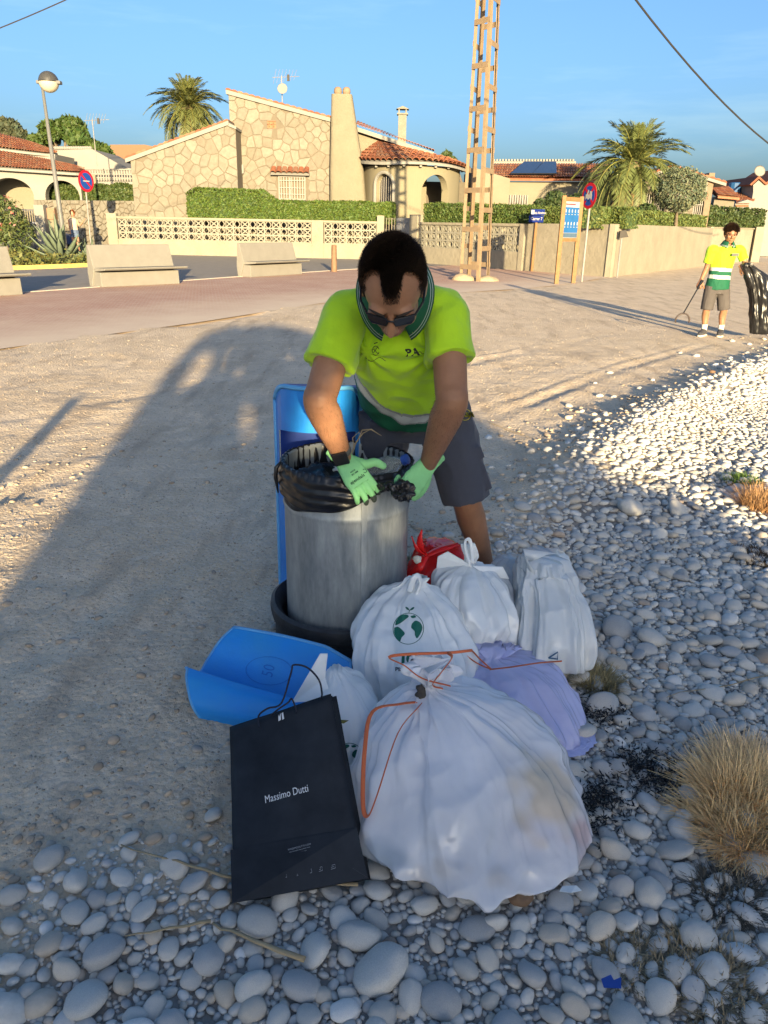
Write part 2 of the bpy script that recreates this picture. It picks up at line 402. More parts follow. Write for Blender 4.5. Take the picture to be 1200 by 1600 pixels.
his=[]
for i in range(64):
    V=HI[i%16]; c=pcol(rp); his.append(npmesh('pebble',V,FHI,True,np.tile(c,(len(V),1)))); his[-1].materials.append(pebm)
for k,(x,y,s) in enumerate(ind):
    o=bpy.data.objects.new('pebble',his[rp.randrange(64)]); COL.objects.link(o)
    o.location=(x,y,Hh(x,y)+s*.18+rp.uniform(0,.004)); o.rotation_euler=(rp.gauss(0,.22),rp.gauss(0,.22),rp.uniform(0,6.28)); o.scale=(s,s,s*rp.uniform(.9,1.15))
    o.parent=ground
def merge_stones(L,shp,Fs,name,m,sink=.12,tilt=.25):
    if not L: return None
    A=np.array(L); Z=H_np(A[:,0],A[:,1]); nv=len(shp[0]); Vs=np.empty((len(L)*nv,3)); Cs=np.empty((len(L)*nv,3)); Fo=np.empty((len(L)*len(Fs),3),int)
    for i,(x,y,s) in enumerate(L):
        M=np.array((Matrix.Rotation(rp.gauss(0,tilt),3,'X')@Matrix.Rotation(rp.gauss(0,tilt),3,'Y')@Matrix.Rotation(rp.uniform(0,6.28),3,'Z')))
        Vs[i*nv:(i+1)*nv]=shp[rp.randrange(len(shp))]@M.T*s+np.array([x,y,Z[i]+s*sink]); Cs[i*nv:(i+1)*nv]=pcol(rp,polyd(Vector((x,y)),PEB)<-.2 and s<.03); Fo[i*len(Fs):(i+1)*len(Fs)]=Fs+i*nv
    me=npmesh(name,Vs,Fo,True,Cs); me.materials.append(m); o=bpy.data.objects.new(name,me); COL.objects.link(o); o.parent=ground; o['kind']='stuff'; return o
near=[q for q in rest if q[2]/math.hypot(q[1],1.6)>.0065]; far=[q for q in rest if q[2]/math.hypot(q[1],1.6)<=.0065]
merge_stones(near,MD,FMD,'small_pebbles',pebm); merge_stones(far,LO,FLO,'gravel',pebm)
print('pebbles',len(placed),len(near),len(far))
# ================================================================== PAVING, ROAD, BEDS
def sheet(name,pts,z,m,label,kind='structure',sub=0,edge=None):
    bm=bmesh.new(); vs=[bm.verts.new((p[0],p[1],z)) for p in pts]; f=bm.faces.new(vs); bmesh.ops.triangulate(bm,faces=[f])
    if sub: 
        for _ in range(sub): bmesh.ops.subdivide_edges(bm,edges=[e for e in bm.edges if e.calc_length()>.8],cuts=1)
        bmesh.ops.triangulate(bm,faces=bm.faces)
    me=bpy.data.meshes.new(name); bm.to_mesh(me); bm.free()
    if edge:
        P=np.array([v.co[:2] for v in me.vertices]); d=np.abs(polyd_np(P[:,0],P[:,1],edge)); a=me.color_attributes.new('col','FLOAT_COLOR','POINT')
        c=np.ones((len(P),4),np.float32); c[:,:3]=np.clip(1-d/3.2,0,1)[:,None]; a.data.foreach_set('color',c.ravel())
    o=bpy.data.objects.new(name,me); COL.objects.link(o); me.materials.append(m); return tag(o,label,kind=kind)
def paving_mat():
    m=bpy.data.materials.new('dusty red paving'); m.use_nodes=True; nt=m.node_tree; N=nt.nodes; L=nt.links; b=N['Principled BSDF']; b.inputs['Roughness'].default_value=.9
    tc=N.new('ShaderNodeTexCoord'); mp=N.new('ShaderNodeMapping'); mp.inputs['Rotation'].default_value=(0,0,R_(-58)); L.new(tc.outputs['Object'],mp.inputs[0])
    br=N.new('ShaderNodeTexBrick'); br.inputs['Scale'].default_value=4.5; br.inputs['Color1'].default_value=(.36,.18,.125,1); br.inputs['Color2'].default_value=(.43,.235,.17,1); br.inputs['Mortar'].default_value=(.44,.34,.27,1); br.inputs['Mortar Size'].default_value=.03
    L.new(mp.outputs[0],br.inputs[0])
    n=N.new('ShaderNodeTexNoise'); n.inputs['Scale'].default_value=.8; n.inputs['Detail'].default_value=8; n.inputs['Roughness'].default_value=.7; L.new(tc.outputs['Object'],n.inputs[0])
    at=N.new('ShaderNodeAttribute'); at.attribute_name='col'
    a=N.new('ShaderNodeMath'); a.operation='MULTIPLY_ADD'; a.inputs[1].default_value=1.0; L.new(at.outputs['Fac'],a.inputs[0]); 
    n2=N.new('ShaderNodeMapRange'); n2.inputs[1].default_value=.35; n2.inputs[2].default_value=.72; n2.inputs[3].default_value=-.1; n2.inputs[4].default_value=.35; L.new(n.outputs['Fac'],n2.inputs[0]); L.new(n2.outputs[0],a.inputs[2])
    cl=N.new('ShaderNodeClamp'); L.new(a.outputs[0],cl.inputs[0])
    mx=N.new('ShaderNodeMix'); mx.data_type='RGBA'; L.new(cl.outputs[0],mx.inputs[0]); L.new(br.outputs['Color'],mx.inputs[6]); mx.inputs[7].default_value=(.60,.48,.36,1); L.new(mx.outputs[2],b.inputs['Base Color'])
    bp=N.new('ShaderNodeBump'); bp.inputs['Strength'].default_value=.4; bp.inputs['Distance'].default_value=.005; L.new(br.outputs['Fac'],bp.inputs['Height']); bp.invert=True; L.new(bp.outputs[0],b.inputs['Normal'])
    return m
PEDGE=PEDGE0[:8]
kl=[V2((-15.2,6)),V2(G(42,457)),V2(G(353,434)),V2(G(567,420))]
sheet('paving',[*PEDGE,V2((5.67,33.4)),V2((3.0,36.9)),*kl[::-1]],0,paving_mat(),'red brick promenade paving dusted with sand',sub=6,edge=PEDGE)
asph=mat('asphalt',(.25,.225,.195),.9,var=.12,sc=3,bump=.3,bsc=150)
sheet('road',[*kl,V2((3.0,36.9)),V2((-.45,41.5)),V2((-14.5,42.2)),V2((-30,56)),V2((-60,40)),V2((-30,2))],.003,asph,'grey asphalt street behind the benches')
conc=mat('kerb concrete',(.42,.37,.31),.9,var=.15,sc=9,bump=.3)
mb=MB()
for a,b in zip(kl[:-1],kl[1:]): mb.quadwall(a,b,.14,-.05,.018)
tag(mb.build('kerb_strip',conc),'flush concrete edging between promenade paving and asphalt',kind='structure')
bed=[V2(G(-60,425)),V2(G(35,421.5)),V2(G(100,419)),V2(G(152,416.5)),V2(G(178,408)),V2(G(150,396)),V2(G(-60,399))]
soil=mat('bed soil',(.2,.15,.1),.95,var=.3,sc=5)
sheet('planting_bed',bed,.06,soil,'soil of the planting bed behind the benches')
yk=mat('yellow kerb paint',(.62,.42,.12),.8,var=.15)
mb=MB()
for a,b in zip(bed[:4],bed[1:5]): mb.quadwall(a,b,.15,0,.14)
tag(mb.build('kerb',yk),'yellow painted kerb round the agave bed',kind='structure')
# ================================================================== generic vegetation
def leaf_mesh(name,C,Nn,size,seed,colr,var=.25,aspect=.5,spread=.9):
    r=np.random.RandomState(seed); n=len(C); N_=Nn+r.normal(0,spread,(n,3)); N_/=np.linalg.norm(N_,axis=1)[:,None]+1e-9
    T=r.normal(0,1,(n,3)); T-=N_*(T*N_).sum(1)[:,None]; T/=np.linalg.norm(T,axis=1)[:,None]+1e-9; B=np.cross(N_,T)
    s=size*r.uniform(.6,1.3,n)[:,None]
    V=np.stack([C-T*s,C+B*s*aspect,C+T*s,C-B*s*aspect],1).reshape(-1,3); F=np.arange(4*n).reshape(n,4)
    colr=tuple(q*.68 for q in colr); k=r.uniform(1-var,1+var,(n,1)); hue=r.uniform(-.12,.12,(n,1)); c=np.array(colr)[None]*k*np.concatenate([1+hue*2,1+hue*.4,1-hue],1); c=np.repeat(np.clip(c,0.004,1),4,0)
    return V,F,c
leafm=mat('leaf',rough=.6,var=.12,sc=2,attr='col',transl=0,spec=.35)
def foliage(name,C,Nn,size,seed,colr,parent=None,m=None,**k):
    V,F,c=leaf_mesh(name,np.array(C),np.array(Nn),size,seed,colr,**k); me=npmesh(name,V,F,False,c); me.materials.append(m or leafm); o=bpy.data.objects.new(name,me); COL.objects.link(o)
    if parent: fix_parent(o,parent)
    return o
corem=mat('hedge core',(.035,.06,.02),.9,var=.4,sc=12,bump=.6,bsc=20)
def hedge(label,A,B,z0,z1,th,n,size,col,seed,tops=None,group=None):
    A=Vector((A[0],A[1],0)); B=Vector((B[0],B[1],0)); L=(B-A).length; d=(B-A).normalized(); nn=Vector((d.y,-d.x,0)); nn=nn if nn.y<0 else -nn
    root=empty('hedge',A,label,'hedge',group); r=random.Random(seed); C=[];N=[]
    T=tops or (lambda s:z1)
    w=MB(); k=int(L/1.2)+2
    for i in range(k-1):
        s0,s1=L*i/(k-1),L*(i+1)/(k-1)
        q=[A+d*s0,A+d*s1]; t0,t1=T(s0)-.14,T(s1)-.14
        w.prism([q[0]-nn*(th-.1)+Vector((0,0,z0)),q[1]-nn*(th-.1)+Vector((0,0,z0)),q[1]-nn*(th-.1)+Vector((0,0,t1)),q[0]-nn*(th-.1)+Vector((0,0,t0))],nn*(th-.2))
    w.build('shade_core',corem,root)  # solid core, darker than the leaves to paint the hedge's inner shade
    for i in range(n):
        s=r.uniform(0,L); f=r.random(); t=T(s); bump=.07*noise.noise(Vector((s*1.3,f*3,seed)))+.04*noise.noise(Vector((s*4,f*9,seed)))
        if f<.62: z=r.uniform(z0,t); p=A+d*s+nn*(bump-.02)+Vector((0,0,z)); q=nn; 
        elif f<.92: p=A+d*s-nn*r.uniform(0,th)+Vector((0,0,t+bump-.02)); q=Vector((0,0,1))
        else:
            e=r.choice((0,1)); p=A+d*(L*e)+d*bump-nn*r.uniform(0,th)+Vector((0,0,r.uniform(z0,T(L*e)))); q=d*(1 if e else -1)
        C.append(p+q*r.gauss(0,.03)); N.append(q)
    foliage('foliage',C,N,size,seed,col,root)
    return root
def crown(root,blobs,n,size,col,seed,m=None,name='crown',**k):
    r=random.Random(seed); C=[];N=[]; tot=sum(b[1]**2 for b in blobs)
    for c,rad,*sc in blobs:
        sc=sc[0] if sc else 1; c=Vector(c)
        for i in range(int(n*rad*rad/tot)):
            v=Vector((r.gauss(0,1),r.gauss(0,1),r.gauss(0,1))).normalized(); q=rad*(1+.22*noise.noise(v*2.1+c)+.12*noise.noise(v*5+c))*r.uniform(.72,1.03)
            C.append(c+Vector((v.x,v.y,v.z*sc))*q); N.append(v)
    return foliage(name,C,N,size,seed,col,root,m,**k)
# palms
def frond_mesh(length,width,seed,col,droop=1.0,nl=46,lift=.25):
    r=random.Random(seed); pts=[]; 
    for i in range(13):
        t=i/12; pts.append(Vector((length*(t-.22*droop*t**3),0,length*(lift*t-.62*droop*t**2.3))))
    mb=MB(); mb.tube(pts,[.035*(1-.85*i/12)+.004 for i in range(13)],5)
    V=list(mb.v); F=[f for f in mb.f if len(f)==4]; C=[(col[0]*1.5,col[1]*1.25,col[2])]*len(V)
    for i in range(nl):
        t=.12+.88*i/nl; j=t*12; a=int(min(j,11)); p=pts[a].lerp(pts[a+1],j-a); tg=(pts[a+1]-pts[a]).normalized()
        wl=width*math.sin(math.pi*(.12+.82*t))**.6
        for s in (-1,1):
            up=Vector((0,0,1)); side=Vector((0,s,0)); dirv=(side*.8+tg*.75+Vector((0,0,r.uniform(-.35,.22)))).normalized(); l=wl*r.uniform(.8,1.12); w=.034
            e=p+dirv*l+Vector((0,0,-.18*l*l)); mid=p+dirv*l*.5
            ax=tg*w; n=len(V); V+= [tuple(p-ax),tuple(mid-ax*.9),tuple(e),tuple(mid+ax*.9)]; F.append((n,n+1,n+2,n+3)); k=r.uniform(.7,1.3); C+=[tuple(c*k for c in col)]*4
    return npmesh('frond',V,F,False,C)
palmm=mat('palm leaf',rough=.5,var=.1,sc=1,attr='col',spec=.4)
def palm(loc,h,tr,fl,nf,seed,label,col=(.10,.13,.035),dry=(.30,.22,.11),skirt=0):
    root=empty('palm_tree',loc,label,'palm tree'); loc=Vector(loc); r=random.Random(seed)
    mb=MB(); k=int(h/.16); prof=[]
    for i in range(k+1):
        z=h*i/k; w=tr*(1+.25*(1-i/k)**3+.12*(i/k)); prof+= [(w*1.1,z),(w*.9,z+.11)]
    prof.append((tr*.5,h+.3)); mb.lathe(prof,loc,14)
    tm=mat('palm trunk',(.22,.16,.10),.95,var=.3,sc=8,bump=.8,bsc=14,dist=.05)
    mb.build('trunk',tm,root,True)
    ms=[frond_mesh(fl,fl*.21,seed+i,col,dr,lift=lf) for i,(dr,lf) in enumerate(((.5,.3),(.75,.2),(1.0,.1),(1.3,0)))]; msd=[frond_mesh(fl*.8,fl*.16,seed+9,dry,1.2,30,lift=-.1)]
    for m in ms+msd: m.materials.append(palmm)
    g=math.pi*(3-5**.5)
    for i in range(nf):
        t=i/nf; el=R_(82-105*t**.85); az=i*g+r.uniform(-.2,.2); me=ms[min(3,int(t*4))]
        o=bpy.data.objects.new('frond',me); COL.objects.link(o); o.parent=root; o.location=(0,0,h+.1); s=r.uniform(.85,1.08)*(.75+.35*min(1,t*2)); o.scale=(s,s,s); o.rotation_euler=(0,-el,az)
    for i in range(skirt):
        o=bpy.data.objects.new('dry_frond',msd[0]); COL.objects.link(o); o.parent=root; o.location=(0,0,h-.1); s=r.uniform(.7,1.1); o.scale=(s,s,s); o.rotation_euler=(0,R_(r.uniform(22,62)),r.uniform(0,6.28))
        o['label']='dry brown hanging frond'
    return root
# ================================================================== building helpers
def Pt(u,v,Y): return Yp(u,v,Y)
def topwall(mb,Y,tops,th,z0=0,back=1):
    P=[Pt(u,v,Y) for u,v in tops]; poly=[Vector((P[0].x,Y,z0))]+P+[Vector((P[-1].x,Y,z0))]; mb.prism(poly,(0,th*back,0)); return poly
def archwall(mb,mapf,s0,s1,top,ops,th,step=.12):
    xs=set(np.round(np.arange(s0,s1,step),4))|{s1}
    for a,b,zb,zs,*r in ops:
        for k in range(17): xs.add(round(a+(b-a)*(.5-.5*math.cos(math.pi*k/16)),4))
    xs=sorted(xs)
    def op(sm):
        for o in ops:
            if o[0]+1e-4<sm<o[1]-1e-4: return o
    def zt(o,s):
        c=(o[0]+o[1])/2; hw=(o[1]-o[0])/2; rise=o[4] if len(o)>4 else hw; return o[3]+rise*math.sqrt(max(0,1-((s-c)/hw)**2))
    def slab(a,b,za0,za1,zb0,zb1):
        if max(za1-za0,zb1-zb0)<1e-4: return
        v=[mapf(a,za0,0),mapf(b,zb0,0),mapf(b,zb1,0),mapf(a,za1,0),mapf(a,za0,th),mapf(b,zb0,th),mapf(b,zb1,th),mapf(a,za1,th)]
        mb.add(v,[(0,1,2,3),(4,7,6,5),(3,2,6,7),(0,4,5,1),(0,3,7,4),(1,5,6,2)])
    for a,b in zip(xs[:-1],xs[1:]):
        o=op((a+b)/2)
        if not o: slab(a,b,0,top(a),0,top(b))
        else:
            if o[2]>0: slab(a,b,0,o[2],0,o[2])
            slab(a,b,zt(o,a),top(a),zt(o,b),top(b))
def clip(poly,px,py,nx,ny):
    out=[]; n=len(poly)
    for i in range(n):
        a=poly[i]; b=poly[(i+1)%n]; da=(a[0]-px)*nx+(a[1]-py)*ny; db=(b[0]-px)*nx+(b[1]-py)*ny
        if da<=0: out.append(a)
        if da*db<0: t=da/(da-db); out.append((a[0]+(b[0]-a[0])*t,a[1]+(b[1]-a[1])*t))
    return out
def inpoly(p,poly):
    c=False; n=len(poly); j=n-1
    for i in range(n):
        if (poly[i][1]>p[1])!=(poly[j][1]>p[1]) and p[0]<(poly[j][0]-poly[i][0])*(p[1]-poly[i][1])/(poly[j][1]-poly[i][1])+poly[i][0]: c=not c
        j=i
    return c
stone_ms=[mat('facing stone %s'%n,c,.9,var=.14,sc=5,bump=.5,bsc=16,dist=.02) for n,c in (('cream',(.46,.385,.27)),('tan',(.42,.34,.235)),('pale',(.49,.42,.30)),('grey',(.43,.365,.26)))]
def stones(outline,holes,size,place,parent,seed,proud=.035,joint=.02,joined=False,name='stone'):
    "irregular flat facing stones: voronoi cells of a convex-ish outline, each its own object"
    r=random.Random(seed); xs=[p[0] for p in outline]; zs=[p[1] for p in outline]; pts=[]; 
    w,h=max(xs)-min(xs),max(zs)-min(zs); N=int(w*h/size**2*1.0)
    for _ in range(N*30):
        p=(r.uniform(min(xs),max(xs)),r.uniform(min(zs),max(zs)))
        if all((p[0]-q[0])**2+(p[1]-q[1])**2>(size*.62)**2 for q in pts): pts.append(p)
        if len(pts)>N*1.2: break
    jm=MB(); cnt=0
    for p in pts:
        if not inpoly(p,outline) or any(h_[0]-.02<p[0]<h_[1]+.02 and h_[2]-.02<p[1]<h_[3]+.02 for h_ in holes): continue
        c=[(p[0]-size*2,p[1]-size*2),(p[0]+size*2,p[1]-size*2),(p[0]+size*2,p[1]+size*2),(p[0]-size*2,p[1]+size*2)]
        for q in pts:
            if q is p: continue
            dx,dy=q[0]-p[0],q[1]-p[1]; l=math.hypot(dx,dy)
            if l>size*3.2: continue
            c=clip(c,p[0]+dx/2-dx/l*joint,p[1]+dy/2-dy/l*joint,dx/l,dy/l)
            if len(c)<3: break
        n=len(outline)
        for i in range(n):
            a,b=outline[i],outline[(i+1)%n]; dx,dy=b[0]-a[0],b[1]-a[1]; l=math.hypot(dx,dy)
            if l<1e-6: continue
            # outline is clockwise when seen with x right, z up -> outside is to the left
            if len(c)>=3: c=clip(c,a[0],a[1],-dy/l,dx/l)
        for h_ in holes:
            if len(c)<3: break
            cx,cz=(h_[0]+h_[1])/2,(h_[2]+h_[3])/2
            if max(q[0] for q in c)>h_[0] and min(q[0] for q in c)<h_[1] and max(q[1] for q in c)>h_[2] and min(q[1] for q in c)<h_[3]:
                if p[0]<=h_[0]: c=clip(c,h_[0],0,1,0)
                elif p[0]>=h_[1]: c=clip(c,h_[1],0,-1,0)
                elif p[1]<=h_[2]: c=clip(c,0,h_[2],0,1)
                else: c=clip(c,0,h_[3],0,-1)
        if len(c)<3: continue
        ar=abs(sum(c[i][0]*c[(i+1)%len(c)][1]-c[(i+1)%len(c)][0]*c[i][1] for i in range(len(c))))/2
        if ar<size*size*.06: continue
        cx=sum(q[0] for q in c)/len(c); cz=sum(q[1] for q in c)/len(c); pr=proud*r.uniform(.6,1.3); tx,tz=r.uniform(-.02,.02),r.uniform(-.02,.02)
        m=jm if joined else MB(); k=len(c)
        vs=[place(q[0],q[1],0) for q in c]+[place(lerp(q[0],cx,.0),lerp(q[1],cz,.0),pr*.55) for q in c]+[place(lerp(q[0],cx,.12),lerp(q[1],cz,.12),pr+tx*(q[0]-cx)+tz*(q[1]-cz)) for q in c]
        fs=[(i,(i+1)%k,k+(i+1)%k,k+i) for i in range(k)]+[(k+i,k+(i+1)%k,2*k+(i+1)%k,2*k+i) for i in range(k)]+[tuple(range(2*k,3*k))]
        m.cm=r.randrange(4); m.add(vs,fs); cnt+=1
        if not joined:
            mm=m.cm; m.mi=[0]*len(m.mi); m.build(name,stone_ms[mm],parent)
    if joined: o=jm.build(name+'_facing',stone_ms,parent); o['kind']='stuff'
    return cnt
tile_ms=[mat('roof tile %d'%i,c,.85,var=.2,sc=4,bump=.3,bsc=20) for i,c in enumerate(((.33,.12,.06),(.27,.095,.05),(.38,.17,.09),(.30,.15,.09)))]
whit=mat('white painted render',(.56,.50,.40),.85,var=.05,sc=2,bump=.25,bsc=18)
def tiles(U,E,cols,rows,parent,seed,single=False,rad=None,thk=.02):
    "barrel tiles laid from upper curve U(t) down to eave curve E(t)"
    r=random.Random(seed); jm=MB()
    for i in range(cols):
        t=(i+.5)/cols; u,e=U(t),E(t); u2,e2=U(min(1,t+.5/cols)),E(min(1,t+.5/cols)); u1,e1=U(max(0,t-.5/cols)),E(max(0,t-.5/cols))
        for j in range(rows):
            a=j/rows; b=min(1.0,(j+1.22)/rows)
            A=u.lerp(e,a); B=u.lerp(e,b); wA=(u2.lerp(e2,a)-u1.lerp(e1,a)); wB=(u2.lerp(e2,b)-u1.lerp(e1,b)); d=(B-A).normalized()
            if wA.length<.02: wA=wB.normalized()*.02
            n=wB.cross(d).normalized(); n=n if n.z>0 else -n
            lift=.015*j/rows+.03; vs=[]
            hA=.36*wA.length*.9; hB=.42*wB.length
            for (p,w,h) in ((A,wA*.44,hA*.8),(B+n*.035,wB*.52,hB)):
                for k in range(6):
                    th=math.pi*k/5; vs.append(p-w*math.cos(th)+n*(h*math.sin(th)+lift+r.uniform(0,.006)))
            for (p,w,h) in ((A,wA*.36,hA*.6),(B+n*.035,wB*.44,hB*.8)):
                for k in range(6):
                    th=math.pi*k/5; vs.append(p-w*math.cos(th)+n*(h*math.sin(th)+lift))
            fs=[(k,k+1,7+k,6+k) for k in range(5)]+[(12+k,18+k,19+k,13+k) for k in range(5)]+[(6+k,7+k,19+k,18+k) for k in range(5)]
            mi=r.choice((0,0,1,2,3)); m=MB() if single else jm; m.cm=0 if single else mi; m.add(vs,fs)
            if single: m.build('roof_tile',tile_ms[mi],parent,smooth=False)
    if not single: o=jm.build('roof_tiles',tile_ms,parent); o['kind']='stuff'
render_y=mat('yellow rough render',(.47,.39,.25),.9,var=.07,sc=1.5,bump=.7,bsc=7,dist=.06)
cream=mat('cream render',(.50,.415,.27),.9,var=.06,sc=1.2,bump=.4,bsc=10,dist=.02)
creamwall=mat('weathered cream wall',(.60,.50,.34),.92,var=.13,sc=1.1,bump=.8,bsc=5,dist=.04,det=9)
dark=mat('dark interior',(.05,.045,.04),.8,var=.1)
glass=mat('window glass',(.03,.03,.035),.08,var=0,spec=.8)
mortar=mat('joint mortar',(.345,.27,.18),.95,var=.1,sc=4,bump=.3)
iron=mat('white iron',(.34,.32,.29),.6,var=.05)
# ---------------------------------------------------------------- main stone house
hs=empty('stone_house',(-8,45,0),'cream stone-clad villa with mono-pitch roof, tapering chimney and round tiled porch','house')
YL,YT=43.5,45.0
mb=MB(); low=topwall(mb,YL,[(204,251),(357,193),(368,201)],8); mb.build('low_wall',mortar,hs)
mb=MB(); tall=topwall(mb,YT,[(357,146),(517,190)],8); mb.build('tall_wall',mortar,hs)
def ol(poly): return [(p.x,p.z) for p in poly][::1]
wx0,wz0=Pt(437,311,YT).x,Pt(437,311,YT).z; wx1,wz1=Pt(477,311,YT).x,Pt(450,276,YT).z
vx0,vz0=Pt(418,200,YT).x,Pt(418,200,YT).z; vx1,vz1=Pt(431,200,YT).x,Pt(425,190,YT).z
nlow=stones(ol(low),[],.54,lambda x,z,o:Vector((x,YL-o,z)),hs,5)
ntall=stones(ol(tall),[(wx0-.12,wx1+.12,wz0-.1,wz1+.12),(vx0-.05,vx1+.05,vz0-.05,vz1+.05)],.54,lambda x,z,o:Vector((x,YT-o,z)),hs,6)
print('stones',nlow,ntall)
# verge boards and tile edging
def verge(Y,a,b,th=.2,back=8.2,out=.16,parent=hs):
    A,B=Pt(*a,Y-out),Pt(*b,Y-out); mb=MB(); mb.prism([A,B,B+Vector((0,0,th)),A+Vector((0,0,th))],(0,back,0)); mb.build('barge_board',whit,parent)
    d=(B-A); n=int(d.length/.3); m=MB(); r=random.Random(3)
    for i in range(n):
        p=A+d*((i+.5)/n)+Vector((0,0,th)); q=d/n*.56; m.cm=r.randrange(4)
        vs=[]; 
        for yy in (-.03,back):
            for k in range(6):
                t_=math.pi*k/5; vs.append(p-q*math.cos(t_)+Vector((0,yy,.10*math.sin(t_)+.0)))
        m.add(vs,[(k,k+1,7+k,6+k) for k in range(5)]+[(0,1,2,3,4,5)])
    o=m.build('roof',tile_ms,parent)
verge(YL,(196,254),(357,195)); verge(YT,(353,146.5),(519,191))
mb=MB(); a=Pt(353,195,YL-.1); mb.prism([a+Vector((0,0,-.02)),Pt(369,202,YL-.1),Pt(369,198,YL-.1),a+Vector((0,0,.16))],(0,1.6,0)); mb.build('coping',whit,hs)
# window with bars, awning tiles, vent, meter box
mb=MB(); mb.box(((wx0+wx1)/2,YT+.05,(wz0+wz1)/2),(wx1-wx0,.04,wz1-wz0)); wn_=mb.build('window',glass,hs)
mb=MB(); w=.08
for x in (wx0,wx1): mb.box((x,YT-.04,(wz0+wz1)/2),(w,.14,wz1-wz0+w))
for z in (wz0,wz1): mb.box(((wx0+wx1)/2,YT-.04,z),(wx1-wx0-w,.14,w))
mb.box(((wx0+wx1)/2-.1,YT+.0,(wz0+wz1)/2),(.06,.05,wz1-wz0-w))
fix_parent(mb.build('frame',whit),wn_)
for i in range(9):
    x=wx0+.12+(wx1-wx0-.24)*i/8; m=MB(); m.tube([(x,YT-.16,wz0+.02),(x,YT-.16,wz1-.02)],.018,6); fix_parent(m.build('bar',iron),wn_)
m=MB(); 
for z in (wz0+.25,(wz0+wz1)/2,wz1-.2): m.tube([(wx0,YT-.16,z),(wx1,YT-.16,z)],.015,6)
fix_parent(m.build('cross_bar',iron),wn_)
a,b=Pt(424,272,YT),Pt(484,272,YT)
tiles(lambda t:Vector((lerp(a.x,b.x,t),YT,a.z+.32)),lambda t:Vector((lerp(a.x,b.x,t),YT-.45,a.z)),7,1,hs,4,single=True)
m=MB(); m.prism([Vector((a.x,YT-.02,a.z-.06)),Vector((a.x,YT-.42,a.z-.06)),Vector((a.x,YT-.02,a.z+.24))],(b.x-a.x,0,0)); m.build('awning_board',whit,hs)
vb=mat('vent brick red',(.34,.14,.08),.9,var=.2)
m=MB(); 
for i in range(2):
    for j in range(2):
        cx,cz=lerp(vx0,vx1,.25+.5*i),lerp(vz0,vz1,.25+.5*j); q=(vx1-vx0)/2
        m.box((cx,YT-.03,cz+q*.42),(q*.98,.1,.03)); m.box((cx-q*.42,YT-.03,cz),(.03,.1,q*.8)); m.box((cx,YT-.03,cz),(q*.3,.1,.03),Matrix.Rotation(.8,3,'Y')); m.box((cx,YT-.03,cz),(q*.3,.1,.03),Matrix.Rotation(-.8,3,'Y'))
m.box(((vx0+vx1)/2,YT+.01,(vz0+vz1)/2),(vx1-vx0,.04,vz1-vz0)); m.build('vent_block',vb,hs)
c=Pt(378.5,264.5,YT); m=MB(); m.box((c.x,YT-.1,c.z),(.22,.16,.44)); m.build('meter_box',whit,hs,bevel=.02)
# chimney
YC=44.2; m=MB(); L_=[(514.5,334),(514.5,265),(516,200),(517,146)]; R2=[(580,334),(568,265),(558,210),(550,146)]
rg=[]
for (ul,vl),(ur,vr) in zip(L_,R2):
    l=Pt(ul,vl,YC); q=Pt(ur,vr,YC); z=l.z if vl<330 else 0; ring=[]
    for k in range(16):
        th=2*math.pi*k/16; sx=abs(math.cos(th))**.35*(1 if math.cos(th)>0 else -1); sy=abs(math.sin(th))**.35*(1 if math.sin(th)>0 else -1)
        ring.append(Vector(((l.x+q.x)/2+sx*(q.x-l.x)/2,YC+.6+sy*.6,z)))
    rg.append(ring)
m.rings(rg); m.build('chimney',render_y,hs,'auto')
pot=mat('clay pot',(.22,.15,.10),.9,var=.2)
for u in (528,541.5):
    c=Pt(u,145,YC+.6); c.z=Pt(530,146,YC).z; m=MB(); m.lathe([(.08,0),(.17,.02),(.21,.15),(.19,.3),(.12,.37),(.04,.39)],c,12); m.build('chimney_pot',pot,hs,True)
# upper right roof wing
YR=46.0; m=MB(); topwall(m,YR,[(556,208),(668,246)],6); m.build('upper_wall',render_y,hs)
A0,A1=Pt(556,198,YR-.4),Pt(678,238,YR-.4)
m=MB(); m.prism([A0+Vector((0,0,-.2)),A1+Vector((0,0,-.2)),A1,A0],(0,6,0)); m.build('fascia',whit,hs)
tiles(lambda t:(A0+Vector((0,1.2,.38))).lerp(A1+Vector((0,1.2,.12)),t),lambda t:(A0+Vector((0,-.1,.0))).lerp(A1+Vector((0,-.1,0)),t),26,2,hs,8)
# porch
def poly3(P): 
    Q=catmull(P,8); 
    def f(t):
        x=t*(len(Q)-1); i=min(int(x),len(Q)-2); return Q[i].lerp(Q[i+1],x-i)
    return f
Ef=poly3([Pt(557,250,45.0),Pt(572,252,43.6),Pt(602,253,42.6),Pt(640,252,42.2),Pt(680,254,42.5),Pt(708,258,43.2),Pt(728,264,44.6),Pt(731,266,46)])
Uf=poly3([Pt(589,222,46),Pt(590,221,46),Pt(592,221,46),Pt(600,224,46),Pt(630,233,46.1),Pt(668,243,46.2),Pt(712,254,46.2),Pt(731,262,46.3)])
tiles(Uf,Ef,27,6,hs,11,single=True)
def roofdeck(mb,U,E,n=24):
    vs=[];fs=[]
    for i in range(n+1):
        vs+= [U(i/n)+Vector((0,0,-.02)),E(i/n)+Vector((0,0,-.01)),E(i/n)+Vector((0,0,-.13)),U(i/n)+Vector((0,0,-.3))]
    for i in range(n):
        a=4*i; b=a+4; fs+=[(a,a+1,b+1,b),(a+1,a+2,b+2,b+1),(a+2,a+3,b+3,b+2),(a+3,a,b,b+3)]
    mb.add(vs,fs)
m=MB(); roofdeck(m,Uf,Ef); m.build('eave_board',whit,hs)
zE=Ef(.45).z-.14
